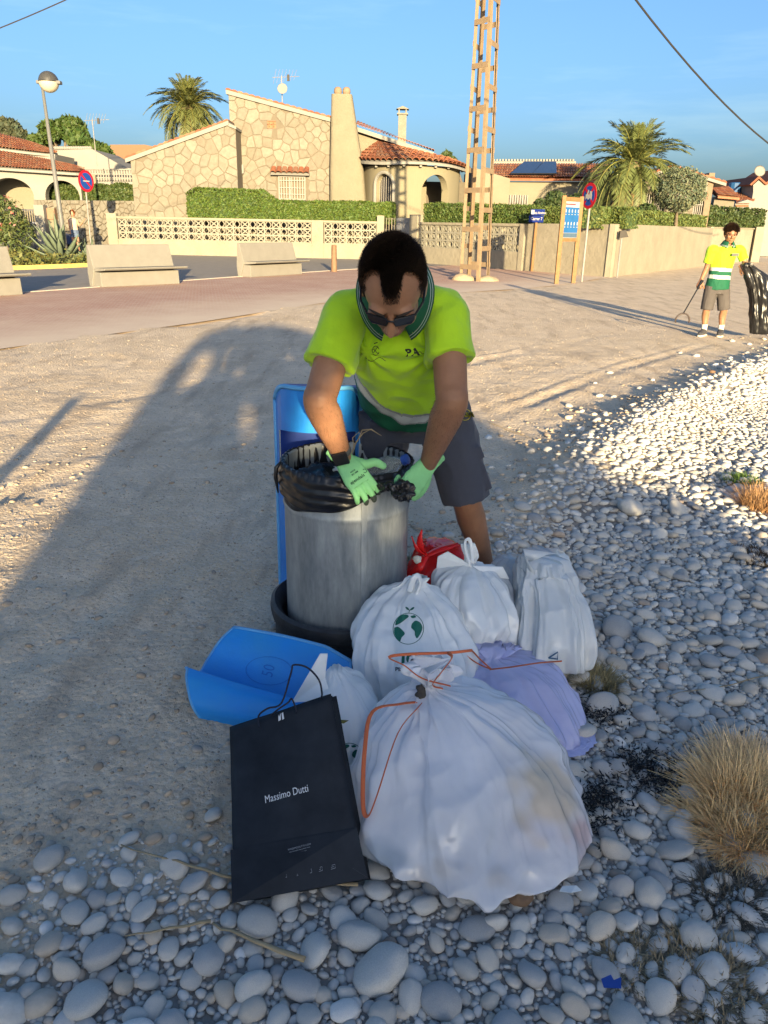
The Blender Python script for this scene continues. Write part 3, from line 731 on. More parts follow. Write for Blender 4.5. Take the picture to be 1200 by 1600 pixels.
Wp=[Ef(i/60) for i in range(61)]; cen=Vector((Ef(.5).x,46.2,0)); Wp=[Vector((p.x,p.y,0))+(cen-Vector((p.x,p.y,0))).normalized()*.42 for p in Wp]
sl=[0]
for a,b in zip(Wp[:-1],Wp[1:]): sl.append(sl[-1]+(b-a).length)
def wmap(s,z,d):
    i=min(max(int(np.searchsorted(sl,s))-1,0),59); f=(s-sl[i])/(sl[i+1]-sl[i]); p=Wp[i].lerp(Wp[i+1],f); t=(Wp[i+1]-Wp[i]).normalized(); n=Vector((-t.y,t.x,0)); n=n if (cen-p).dot(n)>0 else -n
    return p+n*d+Vector((0,0,z))
def s_at(u):
    best=min(range(61),key=lambda i:abs((lambda d:d.x/d.y)(ray(u,300))*Wp[i].y-Wp[i].x)); return sl[best]
sa,sb=s_at(586),s_at(613); s2,s3=s_at(659),s_at(700); zt1=Pt(600,270,42.8).z; zt2=Pt(678,272,42.6).z
m=MB(); archwall(m,wmap,0,sl[-1],lambda s:zE,[(sa,sb,1.0,zt1-(sb-sa)/2),(s2,s3,1.0,zt2-(s3-s2)*.5)],.38); m.build('porch_wall',mat('yellow porch render',(.51,.42,.25),.85,var=.04,sc=.8,bump=.15,bsc=12),hs)
sc=(sa+sb)/2; hw=(sb-sa)/2; m=MB(); pp_=[wmap(sc-hw-.05,z,-.02) for z in np.linspace(1,zt1-hw,5)]+[wmap(sc-(hw+.05)*math.cos(a),zt1-hw+(hw+.05)*math.sin(a),-.02) for a in np.linspace(.1,math.pi-.1,14)]+[wmap(sc+hw+.05,z,-.02) for z in np.linspace(zt1-hw,1,5)]
m.tube(pp_,.09,8); m.build('arch_moulding',whit,hs)
m=MB(); m.add([wmap(sa,1,.3),wmap(sb,1,.3),wmap(sb,zt1,.3),wmap(sa,zt1,.3)],[(0,1,2,3)]); m.build('window_pane',glass,hs)
m=MB()
for k in range(7): m.tube([wmap(lerp(sa,sb,(k+.5)/7),1.0,.2),wmap(lerp(sa,sb,(k+.5)/7),zt1-.1-abs(k-3)*.08,.2)],.012,5)
m.build('grille',iron,hs)
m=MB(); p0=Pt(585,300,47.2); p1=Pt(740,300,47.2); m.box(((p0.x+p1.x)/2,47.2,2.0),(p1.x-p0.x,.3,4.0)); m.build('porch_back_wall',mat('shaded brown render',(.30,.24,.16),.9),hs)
for k in range(9):
    p=wmap(lerp(sl[12],sl[-4],k/8),zE-.03,-.12); m=MB(); m.box(p,(.12,.3,.14)); m.build('corbel',whit,hs)
# small chimney, antennas
c=Pt(628,216,49); m=MB(); m.box((c.x,49,c.z+.3),(.46,.5,1.8)); m.box((c.x,49,c.z+1.23),(.62,.66,.07)); m.box((c.x-.2,49,c.z+1.36),(.08,.5,.22)); m.box((c.x+.2,49,c.z+1.36),(.08,.5,.22)); m.prism([(c.x-.36,48.65,c.z+1.47),(c.x+.36,48.65,c.z+1.47),(c.x,48.65,c.z+1.62)],(0,.7,0)); m.build('small_chimney',stone_ms[2],hs)
galv=mat('galvanised steel',(.22,.21,.20),.6,var=.12,sc=6,metal=.2)
def antenna(u,v0,v1,Y,label,dish=False,seed=1):
    b=Pt(u,v0,Y); t=Pt(u,v1,Y); root=empty('tv_antenna',b,label,'antenna'); h=t.z-b.z
    m=MB(); m.tube([(b.x,Y,b.z-.5),(b.x,Y,t.z)],.025,6); m.build('mast',galv,root)
    m=MB(); m.tube([(b.x-.5,Y,t.z-.1),(b.x+.9,Y+.3,t.z+.02)],.014,5)
    for i in range(7):
        x=b.x-.35+i*.18; m.tube([(x-.1,Y-.05,t.z-.4+i*.03),(x+.06,Y+.1,t.z+.3)],.009,4)
    m.build('yagi',galv,root)
    m=MB(); m.box((b.x+.35,Y,t.z-.1),(.12,.1,.3)); m.build('reflector',dark,root)
    if dish:
        c=Vector((b.x+.05,Y-.15,b.z+h*.48)); M=Matrix.Rotation(R_(75),3,'X'); m=MB(); m.lathe([(.02,0),(.13,.02),(.25,.06),(.27,.07),(.25,.08),(.13,.03),(.02,.03)],c,20,True,M); m.build('dish',whit,root,True)
    return root
antenna(441,160,118,46,'rooftop aerial with a round satellite dish on the stone villa',True)
antenna(150,245,186,50,'thin television aerial on its mast above the white parapet')
# ================================================================== GARDEN WALLS
PL=Plane((-14.6,42.2),(-.55,41.3)); PR=Plane((-.35,41.2),(8.224,30.03)); P3=Plane((8.224,30.03),(17.07,43.27))
white2=mat('cream breeze block',(.56,.49,.35),.85,var=.06,sc=3)
def block_mesh(kind,w=.4,h=.33,d=.12):
    m=MB(); e=.035
    m.box((w/2,0,e/2),(w,d,e)); m.box((w/2,0,h-e/2),(w,d,e))
    if kind=='x':
        m.box((e/2,0,h/2),(e,d,h-2*e)); m.box((w-e/2,0,h/2),(e,d,h-2*e))
        a=math.atan2(h-2*e,w-2*e); l=math.hypot(w-2*e,h-2*e)
        m.box((w/2,0,h/2),(l,d*.8,.05),Matrix.Rotation(-a,3,'Y')); m.box((w/2,0,h/2),(l,d*.78,.05),Matrix.Rotation(a,3,'Y')); m.box((w/2,0,h/2),(.12,d*.84,.1))
    else:
        for s in (-1,1):
            pts=[Vector((w/2+s*(w*.18+.09*math.cos(math.pi*(k/6-.5))*1)-s*.02,0,e+(h-2*e)*k/6)) for k in range(7)]
            for a,b in zip(pts[:-1],pts[1:]):
                m.prism([a+Vector((-.025,-d/2,0)),a+Vector((.025,-d/2,0)),b+Vector((.025,-d/2,0)),b+Vector((-.025,-d/2,0))],(0,d*.95,0))
        m.box((.015,0,h/2),(.03,d,h-2*e))
    me=m.mesh('breeze_block'); me.materials.append(white2); return me
BX,BP=block_mesh('x'),block_mesh('p')
def screenwall(pl,s0,s1,root,zb=.72,h=1.0,rows=3):
    n=max(1,round((s1-s0)/.4)); w=(s1-s0)/n; ang=math.atan2(pl.d.y,pl.d.x)
    for j in range(rows):
        for i in range(n):
            o=bpy.data.objects.new('breeze_block',BX if (i+0)%2==0 else BP); COL.objects.link(o); o.location=pl.P(s0+i*w,zb+j*h/rows,.0)-root.location; o.scale=(w/.4,1,h/rows/.33); o.rotation_euler=(0,0,ang); o.parent=root
def seg(mb,pl,s0,s1,z0,z1,out0,out1):
    a=pl.P(s0,z0,out0); b=pl.P(s1,z0,out0); mb.prism([a,b,b+Vector((0,0,z1-z0)),a+Vector((0,0,z1-z0))],pl.n*(out1-out0))
def S(pl,u,v=380): return pl.hit(u,v)[0]
def gwall(pl,s0,s1,panels,piers,label,htop=1.78):
    root=empty('garden_wall',pl.P(s0,0,0),label,'wall'); m=MB(); seg(m,pl,s0,s1,-.2,.72,-.14,.14); m.build('base_wall',creamwall,root)
    m=MB(); seg(m,pl,s0,s1,htop-.06,htop+.04,-.13,.13); m.build('capping',creamwall,root)
    for a,b in panels: screenwall(pl,a,b,root)
    for a,b,h in piers:
        m=MB(); seg(m,pl,a,b,-.1,h,-.17,.17); m.build('pier',creamwall,root)
    return root
sL=lambda u:S(PL,u); e0,e1=sL(172),sL(590)
gwall(PL,e0,e1+.3,[(sL(188),sL(487)),(sL(507),sL(588))],[(e0,sL(187),1.95),(sL(488),sL(506),1.82),(sL(589),e1+.32,2.1)],'long cream garden wall with three rows of breeze blocks left of the gate')
sR=lambda u:S(PR,u); c0=sR(822)
gwall(PR,sR(643),c0,[(sR(656),c0-.25)],[(sR(643),sR(655),2.15),(c0-.25,c0,1.8)],'cream breeze block garden wall behind the lattice pole')
# plain wall with a corner
root=empty('garden_wall',PR.P(c0,0,0),'plain cream rendered wall turning the corner behind the information board','wall')
m=MB(); seg(m,PR,c0+.01,PR.L,-.2,1.84,-.2,.0); m.build('wall_face',creamwall,root)
m=MB(); seg(m,P3,.005,S(P3,1108,400),-.2,1.86,-.2,.0); m.build('wall_face',creamwall,root)
# garden gate in the breeze block wall
gr=empty('garden_gate',PL.P(e1+.4,0),'small ornamental metal garden gate beside the tapering porch','gate'); bs=mat('gate blue grey',(.16,.17,.19),.5,var=.1)
ga,gb=PL.P(e1+.4,0),PR.P(sR(643)-.05,0); gd=(gb-ga); m=MB(); 
m.prism([ga+gd*.42+Vector((0,0,.1)),gb+Vector((0,0,.1)),gb+Vector((0,0,2.0)),ga+gd*.42+Vector((0,0,2.0))],(0,.04,0)); m.build('gate_panel',bs,gr)
m=MB(); 
for k in range(5):
    p=ga+gd*(.45+.5*k/4); m.tube([p+Vector((0,-.04,.2)),p+Vector((.1,-.04,1.0)),p+Vector((0,-.04,1.9))],.012,5)
for k in range(3):
    for q in range(2):
        c=ga+gd*(.56+.28*q)+Vector((0,-.05,.5+.55*k)); m.tube([c+Vector((.16*math.cos(t),0,.16*math.sin(t))) for t in np.linspace(0,6.28,13)],.012,5)
m.build('scrollwork',galv,gr)
m=MB(); 
for k in range(4):
    p=ga+gd*(.02+.11*k); m.tube([p+Vector((0,0,.2)),p+Vector((0,0,2.0))],.02,5)
for z in (.4,1.2,1.95): m.tube([ga+Vector((0,0,z)),ga+gd*.4+Vector((0,0,z))],.018,5)
m.build('side_bars',creamwall,gr)
# hedges
green=(.085,.135,.022)
hA,hB=PL.P(sL(293),0,-.35),PL.P(sL(613),0,-.35)
def tA(s): return interp(s,[0,.4,3.9,4.6,99],[3.0,3.25,3.2,2.72,2.66])
hedge('long clipped green hedge above the breeze blocks left of the gate',hA,hB,1.72,2.9,1.1,15000,.065,green,1,tA)
def tB(s): return 2.65-.02*s
hedge('clipped hedge behind the lattice pole, right of the porch arch',PR.P(sR(652),0,-.35),PR.P(sR(822),0,-.35),1.68,2.6,1.0,9000,.06,(.09,.135,.03),2,tB)
hedge('low hedge on the plain wall below the shaggy palm',PR.P(c0,0,-.4),PR.P(PR.L,0,-.5),1.7,2.42,.9,7000,.05,(.11,.15,.035),3,lambda s:2.42)
hedge('hedge on the receding plain wall below the round bush',P3.P(0,0,-.5),P3.P(S(P3,1108,400),0,-.4),1.7,2.45,.9,9000,.06,(.13,.17,.045),4,lambda s:2.42)
# small lamp post on the corner of the wall
b=G(964,433.5); rt=empty('bollard_light',b,'short grey post light standing against the plain wall','lamp'); m=MB(); m.tube([b,b+Vector((.0,0,1.42))],.035,8); m.build('post',galv,rt)
m=MB(); m.prism([b+Vector((-.1,-.08,1.38)),b+Vector((.22,-.08,1.42)),b+Vector((.1,-.08,1.66)),b+Vector((-.1,-.08,1.62))],(0,.16,0)); m.build('lamp_head',dark,rt)
# ---------------------------------------------------------------- right hand houses
bh=empty('low_house',(8,47,0),'low cream house with dark solar panels on its red tiled roof','house')
m=MB(); topwall(m,46,[(768,284),(955,284)],7); m.build('wall',cream,bh)
m=MB(); topwall(m,45.2,[(741,262),(797,279)],6); m.build('side_wall',cream,bh)
A,B=Pt(768,278,45.6),Pt(955,280,45.6); A2,B2=Pt(772,257,50),Pt(955,257,50)
tiles(lambda t:A2.lerp(B2,t),lambda t:A.lerp(B,t),46,5,bh,21)
m=MB(); roofdeck(m,lambda t:A2.lerp(B2,t),lambda t:A.lerp(B,t)); m.build('roof_deck',tile_ms[0],bh)
sp=mat('solar panel',(.014,.014,.018),.25,var=.1,spec=.6)
for i in range(2):
    q=[(Pt(*p,Y)) for p,Y in (((797+34*i,277.5),45.5),((830.5+38*i,277.5),45.5),((848+20*i*1.0,259),48.6),((818+31*i,259),48.6))]
    m=MB(); m.prism([x+Vector((0,-.1,.16)) for x in q],(0,-.02,.06)); m.build('solar_panel',sp,bh)
m=MB(); m.prism([Pt(770,256,50.2),Pt(900,256,50.2),Pt(900,252,50.2),Pt(770,252,50.2)],(0,.4,0))
for i in range(28):
    p=Pt(772+128*i/28,251.5,50.2); m.box((p.x,50.3,p.z+.04),(.1,.3,.12))
m.build('parapet',whit,bh)
a,b=Pt(792,322,45.9),Pt(824,305,45.9); m=MB(); m.box(((a.x+b.x)/2,45.95,(a.z+b.z)/2),(b.x-a.x,.06,b.z-a.z)); m.build('window',glass,bh)
m=MB(); 
for k in range(9): x=lerp(a.x,b.x,k/8); m.tube([(x,45.8,a.z),(x,45.8,b.z)],.018,5)
m.build('grille',iron,bh)
h2=empty('stone_house',(17,44,0),'second stone-clad house with arched barred windows behind the round bush','house')
Y2=44.0; xL,xR=Pt(942,300,Y2).x,Pt(1104,300,Y2).x
def top2(s):
    return interp(s,[xL,Pt(985,300,Y2).x,Pt(1048,263,Y2).x,xR],[Pt(942,318,Y2).z,Pt(985,290,Y2).z,Pt(1048,268,Y2).z,Pt(1104,283,Y2).z])
ops=[(Pt(1004,300,Y2).x,Pt(1022,300,Y2).x,1.6,Pt(1010,312,Y2).z),(Pt(1025,300,Y2).x,Pt(1040,300,Y2).x,1.6,Pt(1030,312,Y2).z),(Pt(1087,300,Y2).x,Pt(1106,300,Y2).x-.1,1.6,Pt(1097,318,Y2).z)]
m=MB(); archwall(m,lambda s,z,d:Vector((s,Y2+d,z)),xL,xR,top2,ops,.3); m.build('wall',mortar,h2)
ou=[(xL,0)]+[(x,top2(x)-.02) for x in (xL,Pt(985,300,Y2).x,Pt(1048,263,Y2).x,xR)]+[(xR,0)]
stones(ou,[(o[0]-.08,o[1]+.08,1.5,o[3]+.45) for o in ops],.62,lambda x,z,o:Vector((x,Y2-o,z)),h2,9)
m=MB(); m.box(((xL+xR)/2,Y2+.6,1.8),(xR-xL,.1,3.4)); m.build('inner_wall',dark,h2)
m=MB(); m.box((xR+.15,Y2+2,2.0),(.3,4,5.1)); m.build('side_wall',mat('pink render',(.5,.33,.2),.9),h2)
for o in ops:
    m=MB()
    for k in range(5): x=lerp(o[0]+.06,o[1]-.06,k/4); m.tube([(x,Y2+.12,1.6),(x,Y2+.12,o[3]+.3)],.02,5)
    for z in (1.9,2.5,3.0): m.tube([(o[0],Y2+.12,z),(o[1],Y2+.12,z)],.015,5)
    m.build('window_bars',iron,h2)
P_=[(xL-.2,Pt(942,316,Y2).z),(Pt(985,300,Y2).x,Pt(985,288,Y2).z),(Pt(1048,263,Y2).x,Pt(1048,265,Y2).z),(Pt(1130,300,Y2).x,Pt(1130,291,Y2).z)]
m=MB()
for (x0,z0),(x1,z1) in zip(P_[:-1],P_[1:]): m.prism([(x0,Y2-.25,z0),(x1,Y2-.25,z1),(x1,Y2-.25,z1+.15),(x0,Y2-.25,z0+.15)],(0,6,0))
m.build('barge_board',whit,h2)
m=MB(); r=random.Random(5)
for (x0,z0),(x1,z1) in zip(P_[:-1],P_[1:]):
    n=int((x1-x0)/.3)+1
    for i in range(n):
        p=Vector((lerp(x0,x1,(i+.5)/n),Y2-.28,lerp(z0,z1,(i+.5)/n)+.15)); q=Vector((x1-x0,0,z1-z0))/n*.56; m.cm=r.randrange(4); vs=[]
        for yy in (0,6):
            for k in range(6): t_=math.pi*k/5; vs.append(p-q*math.cos(t_)+Vector((0,yy,.1*math.sin(t_))))
        m.add(vs,[(k,k+1,7+k,6+k) for k in range(5)]+[(0,1,2,3,4,5)])
m.build('roof',tile_ms,h2)
# porch house and white houses far right
h3=empty('porch_house',(22,52,0),'small ochre porch house with a flat tile-edged canopy beside the stone-clad house','house')
Y3=52; m=MB(); x0,x1=Pt(1118,300,Y3).x,Pt(1150,300,Y3).x; zt=Pt(1130,308,Y3).z
archwall(m,lambda s,z,d:Vector((s,Y3+d,z)),x0,x1,lambda s:zt,[(x0+.35,x0+1.1,.3,2.1)],.4); m.build('wall',stone_ms[1],h3)
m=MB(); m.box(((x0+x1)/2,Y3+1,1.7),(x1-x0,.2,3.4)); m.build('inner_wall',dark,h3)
a,b=Pt(1122,306,Y3-.5),Pt(1156,309,Y3-.5); tiles(lambda t:a.lerp(b,t)+Vector((0,2,.7)),lambda t:a.lerp(b,t),12,3,h3,31)
m=MB(); roofdeck(m,lambda t:a.lerp(b,t)+Vector((0,2,.7)),lambda t:a.lerp(b,t),6); m.build('canopy',tile_ms[2],h3)
h4=empty('white_house',(30,60,0),'white house with steep red roofs and a satellite dish at the right edge','house')
Y4=62; m=MB(); topwall(m,Y4,[(1149,318),(1168,312),(1200,322),(1290,330)],5); m.build('wall',whit,h4)
m=MB(); topwall(m,Y4+1.5,[(1177,300),(1177,289),(1186,281),(1196,290),(1230,270),(1300,300)],6,z0=2); m.build('upper_wall',whit,h4)
a,b=Pt(1150,320,Y4-.1),Pt(1170,320,Y4-.1); a2,b2=Pt(1146,297,Y4+5),Pt(1200,297,Y4+5); tiles(lambda t:a2.lerp(b2,t),lambda t:a.lerp(b,t),14,4,h4,33)
m=MB(); roofdeck(m,lambda t:a2.lerp(b2,t),lambda t:a.lerp(b,t),6); m.build('roof_deck',tile_ms[0],h4)
a,b=Pt(1185,279,Y4+1.3),Pt(1240,262,Y4+1.3); m=MB(); m.prism([Pt(1174,290,Y4+1.3),Pt(1186,279,Y4+1.3),Pt(1197,289,Y4+1.3),Pt(1232,266,Y4+1.3),Pt(1232,262,Y4+1.3),Pt(1197,285,Y4+1.3),Pt(1186,275,Y4+1.3),Pt(1172,288,Y4+1.3)],(0,6,0)); m.build('roof_edge',tile_ms[1],h4)
c=Pt(1186,268,Y4+2); m=MB(); m.lathe([(.02,0),(.25,.03),(.42,.12),(.25,.06),(.02,.03)],c,16,True,Matrix.Rotation(R_(70),3,'X')); m.tube([c,(c.x,c.y+.1,c.z-1)],.03,6); m.build('satellite_dish',whit,h4,True)
c=Pt(1149,293,Y4+4); m=MB(); m.lathe([(.5,-.35),(.52,.3),(.4,.36)],c,12); m.build('water_tank',mat('blue tank',(.02,.08,.2),.5),h4)
# wall and gate at the far right
W3=Plane((17.9,43.6),(29,60.)); ww=empty('garden_wall',W3.P(0,0),'ochre garden wall beyond the young litter picker','wall'); m=MB(); a=Pt(1131,385,50).x
m.quadwall((17.9,46.3),(22.2,50.2),.3,-.1,1.86); m.build('wall_face',creamwall,ww); m=MB(); m.quadwall((17.85,46.2),(22.25,50.15),.4,1.86,1.93); m.build('capping',cream,ww)
m=MB(); m.box((22.55,50.3,.98),(.5,.5,2.05)); m.build('pier',creamwall,ww)
gg=empty('garden_gate',(17.4,44.4,0),'salmon pink barred gate between two garden walls','gate'); sal=mat('salmon gate',(.46,.29,.2),.7,var=.1)
for k in range(9):
    m=MB(); x=17.25+.075*k; m.box((x,44.0+.26*k,1.0),(.05,.1,1.6)); m.build('slat',sal,gg)
m=MB(); m.box((17.55,45.1,1.85),(.12,2.4,.1),Matrix.Rotation(-.28,3,'Z')); m.box((17.55,45.1,.25),(.12,2.4,.1),Matrix.Rotation(-.28,3,'Z')); m.build('frame',sal,gg)
hedge('dark hedge on the ochre wall beyond the young litter picker',(18.2,47),(23.5,51.8),1.9,3.0,1.1,5000,.1,(.06,.09,.025),7,lambda s:2.8+.25*math.sin(s*3))
# ---------------------------------------------------------------- left hand houses
lh=empty('arched_house',(-20,46,0),'cream house with arched veranda under a red tiled roof at the left edge','house')
Y5=47; xl=Pt(-90,300,Y5).x; xr=Pt(127,300,Y5).x; zt=Pt(60,268,Y5).z
m=MB(); a1=(Pt(-18,300,Y5).x,Pt(52,300,Y5).x); a2=(Pt(70,300,Y5).x,Pt(124,300,Y5).x)
archwall(m,lambda s,z,d:Vector((s,Y5+d,z)),xl,xr,lambda s:zt,[(*a1,.6,Pt(20,305,Y5).z,Pt(20,278,Y5).z-Pt(20,305,Y5).z),(*a2,.6,Pt(97,308,Y5).z,Pt(97,282,Y5).z-Pt(97,308,Y5).z)],.5); m.build('veranda_wall',whit,lh)
m=MB(); m.box(((xl+xr)/2,Y5+2.6,2),(xr-xl,.2,4.2)); m.build('inner_wall',cream,lh)
Eh=poly3([Pt(-90,255,Y5-.5),Pt(0,262,Y5-.5),Pt(60,266,Y5-.5),Pt(118,270,Y5-.5),Pt(131,269,Y5+.6)]); Uh=poly3([Pt(-90,228,Y5+3),Pt(0,237,Y5+3),Pt(60,247,Y5+3),Pt(100,255,Y5+3),Pt(133,264,Y5+2)])
tiles(Uh,Eh,50,7,lh,41); m=MB(); roofdeck(m,Uh,Eh); m.build('eave_board',whit,lh)
Eh=poly3([Pt(-90,222,Y5+3),Pt(0,232,Y5+3),Pt(60,239,Y5+3),Pt(88,241,Y5+3.4)]); Uh=poly3([Pt(-90,190,Y5+7),Pt(0,210,Y5+7),Pt(50,223,Y5+6),Pt(90,239,Y5+4.5)])
tiles(Uh,Eh,40,6,lh,42); m=MB(); roofdeck(m,Uh,Eh); m.build('upper_eave_board',whit,lh)
m=MB(); topwall(m,Y5+3.2,[(-90,228),(86,241),(86,250)],3,z0=3); m.build('upper_wall',whit,lh)
wh=empty('white_house',(-16,53,0),'white house with toothed parapet and balustraded terrace left of the stone villa','house')
Y6=54; m=MB(); topwall(m,Y6,[(80,235),(144,233),(196,262),(210,264)],5); m.build('wall',whit,wh)
m=MB()
for i in range(16): p=Pt(86+58*i/16,232.5,Y6); m.ball((p.x,Y6+.1,p.z+.05),(.13,.15,.12),8,5)
m.build('parapet_teeth',whit,wh)
m=MB(); topwall(m,Y6-2,[(128,284),(212,284)],1.5); topwall(m,Y6-2,[(128,263),(212,264),(212,266),(128,265)],.25,z0=Pt(170,266,Y6-2).z); m.build('terrace_wall',whit,wh)
for i in range(18):
    p=Pt(134+74*i/18,284,Y6-1.9); q=Pt(134+74*i/18,265,Y6-1.9); m=MB(); h=q.z-p.z; m.lathe([(.05,0),(.09,.2*h),(.04,.5*h),(.09,.8*h),(.05,h)],p,6); m.build('baluster',whit,wh,True)
m=MB()
for v in (271,277): a,b=Pt(130,v,Y6-1.9),Pt(210,v,Y6-1.9); m.box(((a.x+b.x)/2,Y6-1.9,a.z),(b.x-a.x,.1,.06))
m.build('rail',whit,wh)
ob=empty('orange_house',(-18,75,0),'flat orange building behind the white house','house'); m=MB(); topwall(m,75,[(172,226),(226,226),(240,229)],5); m.build('wall',mat('orange render',(.5,.25,.13),.9,var=.05),ob)
# block on roof behind palm
m=MB(); topwall(m,56,[(287,195),(338,194)],3,z0=4); tag(m.build('stair_tower',whit),'white rooftop stair tower between the tall palm and the stone villa','roof tower')
hedge('rough dark hedge left of the stone villa, above the rubble wall',(-20.6,48.5),(-13.9,45.8),2.0,3.8,1.0,9000,.09,(.06,.09,.02),8,lambda s:3.45+.25*noise.noise(Vector((s*2,0,0))))
rw=empty('rubble_wall',(-17,45,0),'rough brown rubble stone wall behind the woman in shorts','wall'); m=MB(); m.quadwall((-20,46.5),(-13.4,43.8),.3,-.1,2.55); m.build('core',mortar,rw)
dd=Vector((6.6,-2.7,0)); L=dd.length; dd.normalize(); nn=Vector((dd.y,-dd.x,0))
stones([(0,0),(0,2.6),(L,2.6),(L,0)],[],.30,lambda x,z,o:Vector((-20,46.5,0))+dd*x+nn*o+Vector((0,0,z)),rw,12,proud=.09,joined=True)
# ---------------------------------------------------------------- trees
palm(Pt(297,218,56).xy.to_3d()*1.0,Pt(297,172,56).z,.45,2.65,90,4,'tall date palm rising behind the roof of the stone villa',(.10,.115,.035),skirt=10)
pb=Pt(982,330,40); palm((pb.x,40,0),Pt(982,262,40).z,.42,2.75,84,9,'shaggy date palm with brown hanging fronds behind the plain wall',(.11,.135,.045),skirt=34)
def tree(loc,h,blobs,n,size,col,seed,label,trr=.2,cat='tree',name='tree',limbs=5,**k):
    root=empty(name,loc,label,cat); loc=Vector(loc); r=random.Random(seed); m=MB()
    m.tube([loc,loc+Vector((.1,0,h*.5)),loc+Vector((0,0,h))],[trr,trr*.8,trr*.5],8); m.build('trunk',mat('bark',(.13,.10,.07),.95,var=.3,bump=.6),root,True)
    m=MB()
    for c,rad,*_ in blobs[:limbs+3]: m.tube([loc+Vector((0,0,h*.8)),(loc+Vector((0,0,h))).lerp(Vector(c),.5)+Vector((0,0,.1)),Vector(c)],[trr*.45,trr*.3,trr*.1],6)
    m.build('limbs',mat('bark'),root); crown(root,blobs,n,size,col,seed,**k); return root
c=Pt(1063,296,38); tree((c.x,38,0),2.4,[((c.x,38,c.z),1.15,.84)],9000,.055,(.14,.17,.10),5,'clipped round grey-green bush tree before the second stone-clad house',.12,name='round_tree')
def TB(Y,L): return [((Pt(u,v,Y).x,Y+random.Random(u).uniform(-1,1),Pt(u,v,Y).z),rr*Y/CF,.8) for u,v,rr in L]
tree((Pt(100,300,66).x,66,0),6,TB(66,[(105,200,20),(85,205,15),(70,215,14),(120,215,16),(135,228,14),(150,240,14),(165,238,12),(60,222,10),(172,248,8)]),9000,.28,(.06,.10,.02),6,'broad bright green tree behind the white parapet',.35)
tree((Pt(15,300,72).x,72,0),6,TB(72,[(10,205,20),(25,212,16),(-10,210,18),(38,222,10),(50,228,8)]),6000,.28,(.07,.085,.045),7,'greyish olive tree behind the arched house',.35)
tree((Pt(730,300,75).x,75,0),5,TB(75,[(697,245,7),(705,252,8)]),900,.25,(.06,.09,.03),8,'small distant treetop over the porch roof',.2)
# shrubs showing behind the wall
for i,(u,v,rr,Y,lab) in enumerate(((868,312,11,36,'dark shrub against the wall in front of the low house'),(905,318,14,37,'dark green shrub under the shaggy palm, nearest the sign'),(845,322,9,35.5,'low dark shrub left of the information board top'),(1010,330,10,38,'dark shrub at the foot of the round bush tree'))):
    c=Pt(u,v,Y); tree((c.x,Y,0),1.5,[((c.x,Y,c.z),rr*Y/CF*1.3,.8),((c.x+.4,Y,c.z-.2),rr*Y/CF,.8)],1600,.08,(.05,.08,.025),20+i,lab,.05,cat='shrub',name='shrub')
# ================================================================== STREET FURNITURE
bconc=mat('bench concrete',(.50,.44,.345),.85,var=.07,sc=4,bump=.25,bsc=60,det=9)
def bench(A,B,label):
    A=Vector((A[0],A[1],0)); B=Vector((B[0],B[1],0)); d=(B-A).normalized(); L=(B-A).length; f=Vector((d.y,-d.x,0))
    root=empty('concrete_bench',A,label,'bench','concrete benches along the promenade')
    def pr(prof,s0,s1,name,bev=.012):
        m=MB(); m.prism([A+d*s0+f*y+Vector((0,0,z)) for y,z in prof],d*(s1-s0)); return m.build(name,bconc,root,bevel=bev)
    pr([(-.62,0),(-.50,0),(-.34,.45),(-.52,1.03),(-.60,1.03),(-.66,.35)],0,L,'backrest')
    pr([(-.40,.37),(.14,.42),(.18,.46),(.16,.48),(-.38,.47)],.02,L+.1,'seat')
    pr([(-.56,0),(-.08,0),(-.10,.36),(-.46,.37)],.04,L-.03,'plinth')
    return root
bench(G(160,449.5),G(285,443.5),'middle concrete bench of three, in front of the agave and street wall')
bench(G(394,433.5),G(476,428.5),'right-hand concrete bench nearest the steel bollard')
b1=G(41,460.5); dd=Vector((1.55,2.2,0)).normalized(); bench(b1-dd*2.6,b1,'left-hand concrete bench cut by the left edge of the photo')
c=G(522,424.5); corten=mat('rusty steel',(.20,.12,.07),.7,var=.2,metal=.3); m=MB(); m.lathe([(.13,0),(.115,.02),(.095,.9),(.09,.93),(.03,.94)],c,14); tag(m.build('bollard',corten,None,True),'single brown conical steel bollard right of the last bench','bollard')
# lattice pole
C0=Vector((2.86,26.85,0)); rt=empty('lattice_pole',C0,'tall square steel lattice pole carrying wires, on a lumpy concrete footing','utility pole')
tan=mat('weathered tan steel',(.235,.17,.105),.7,var=.15,sc=7,metal=.1)
HT=13.5; LEG0=[(2.353,26.73),(2.91,26.0),(3.38,27.04),(2.75,27.8)]
def leg(k,z):
    a=LEG0[k]; s_=lerp(1,.52,z/HT); return Vector((C0.x+(a[0]-C0.x)*s_-.010*z,C0.y+(a[1]-C0.y)*s_,z))
for k in range(4):
    a=leg(k,0); b=leg(k,HT); ang=[R_(200),R_(275),R_(20),R_(95)][k]; m=MB(); w=.10
    for q in (-.785,.785):
        v=Vector((math.cos(ang+math.pi+q),math.sin(ang+math.pi+q),0)); pth=Vector((-v.y,v.x,0))*.006
        m.add([a-pth,a+v*w-pth,a+v*w+pth,a+pth,b-pth,b+v*w-pth,b+v*w+pth,b+pth],[(0,1,5,4),(1,2,6,5),(2,3,7,6),(3,0,4,7),(0,3,2,1),(4,5,6,7)])
    m.build('leg',tan,rt)
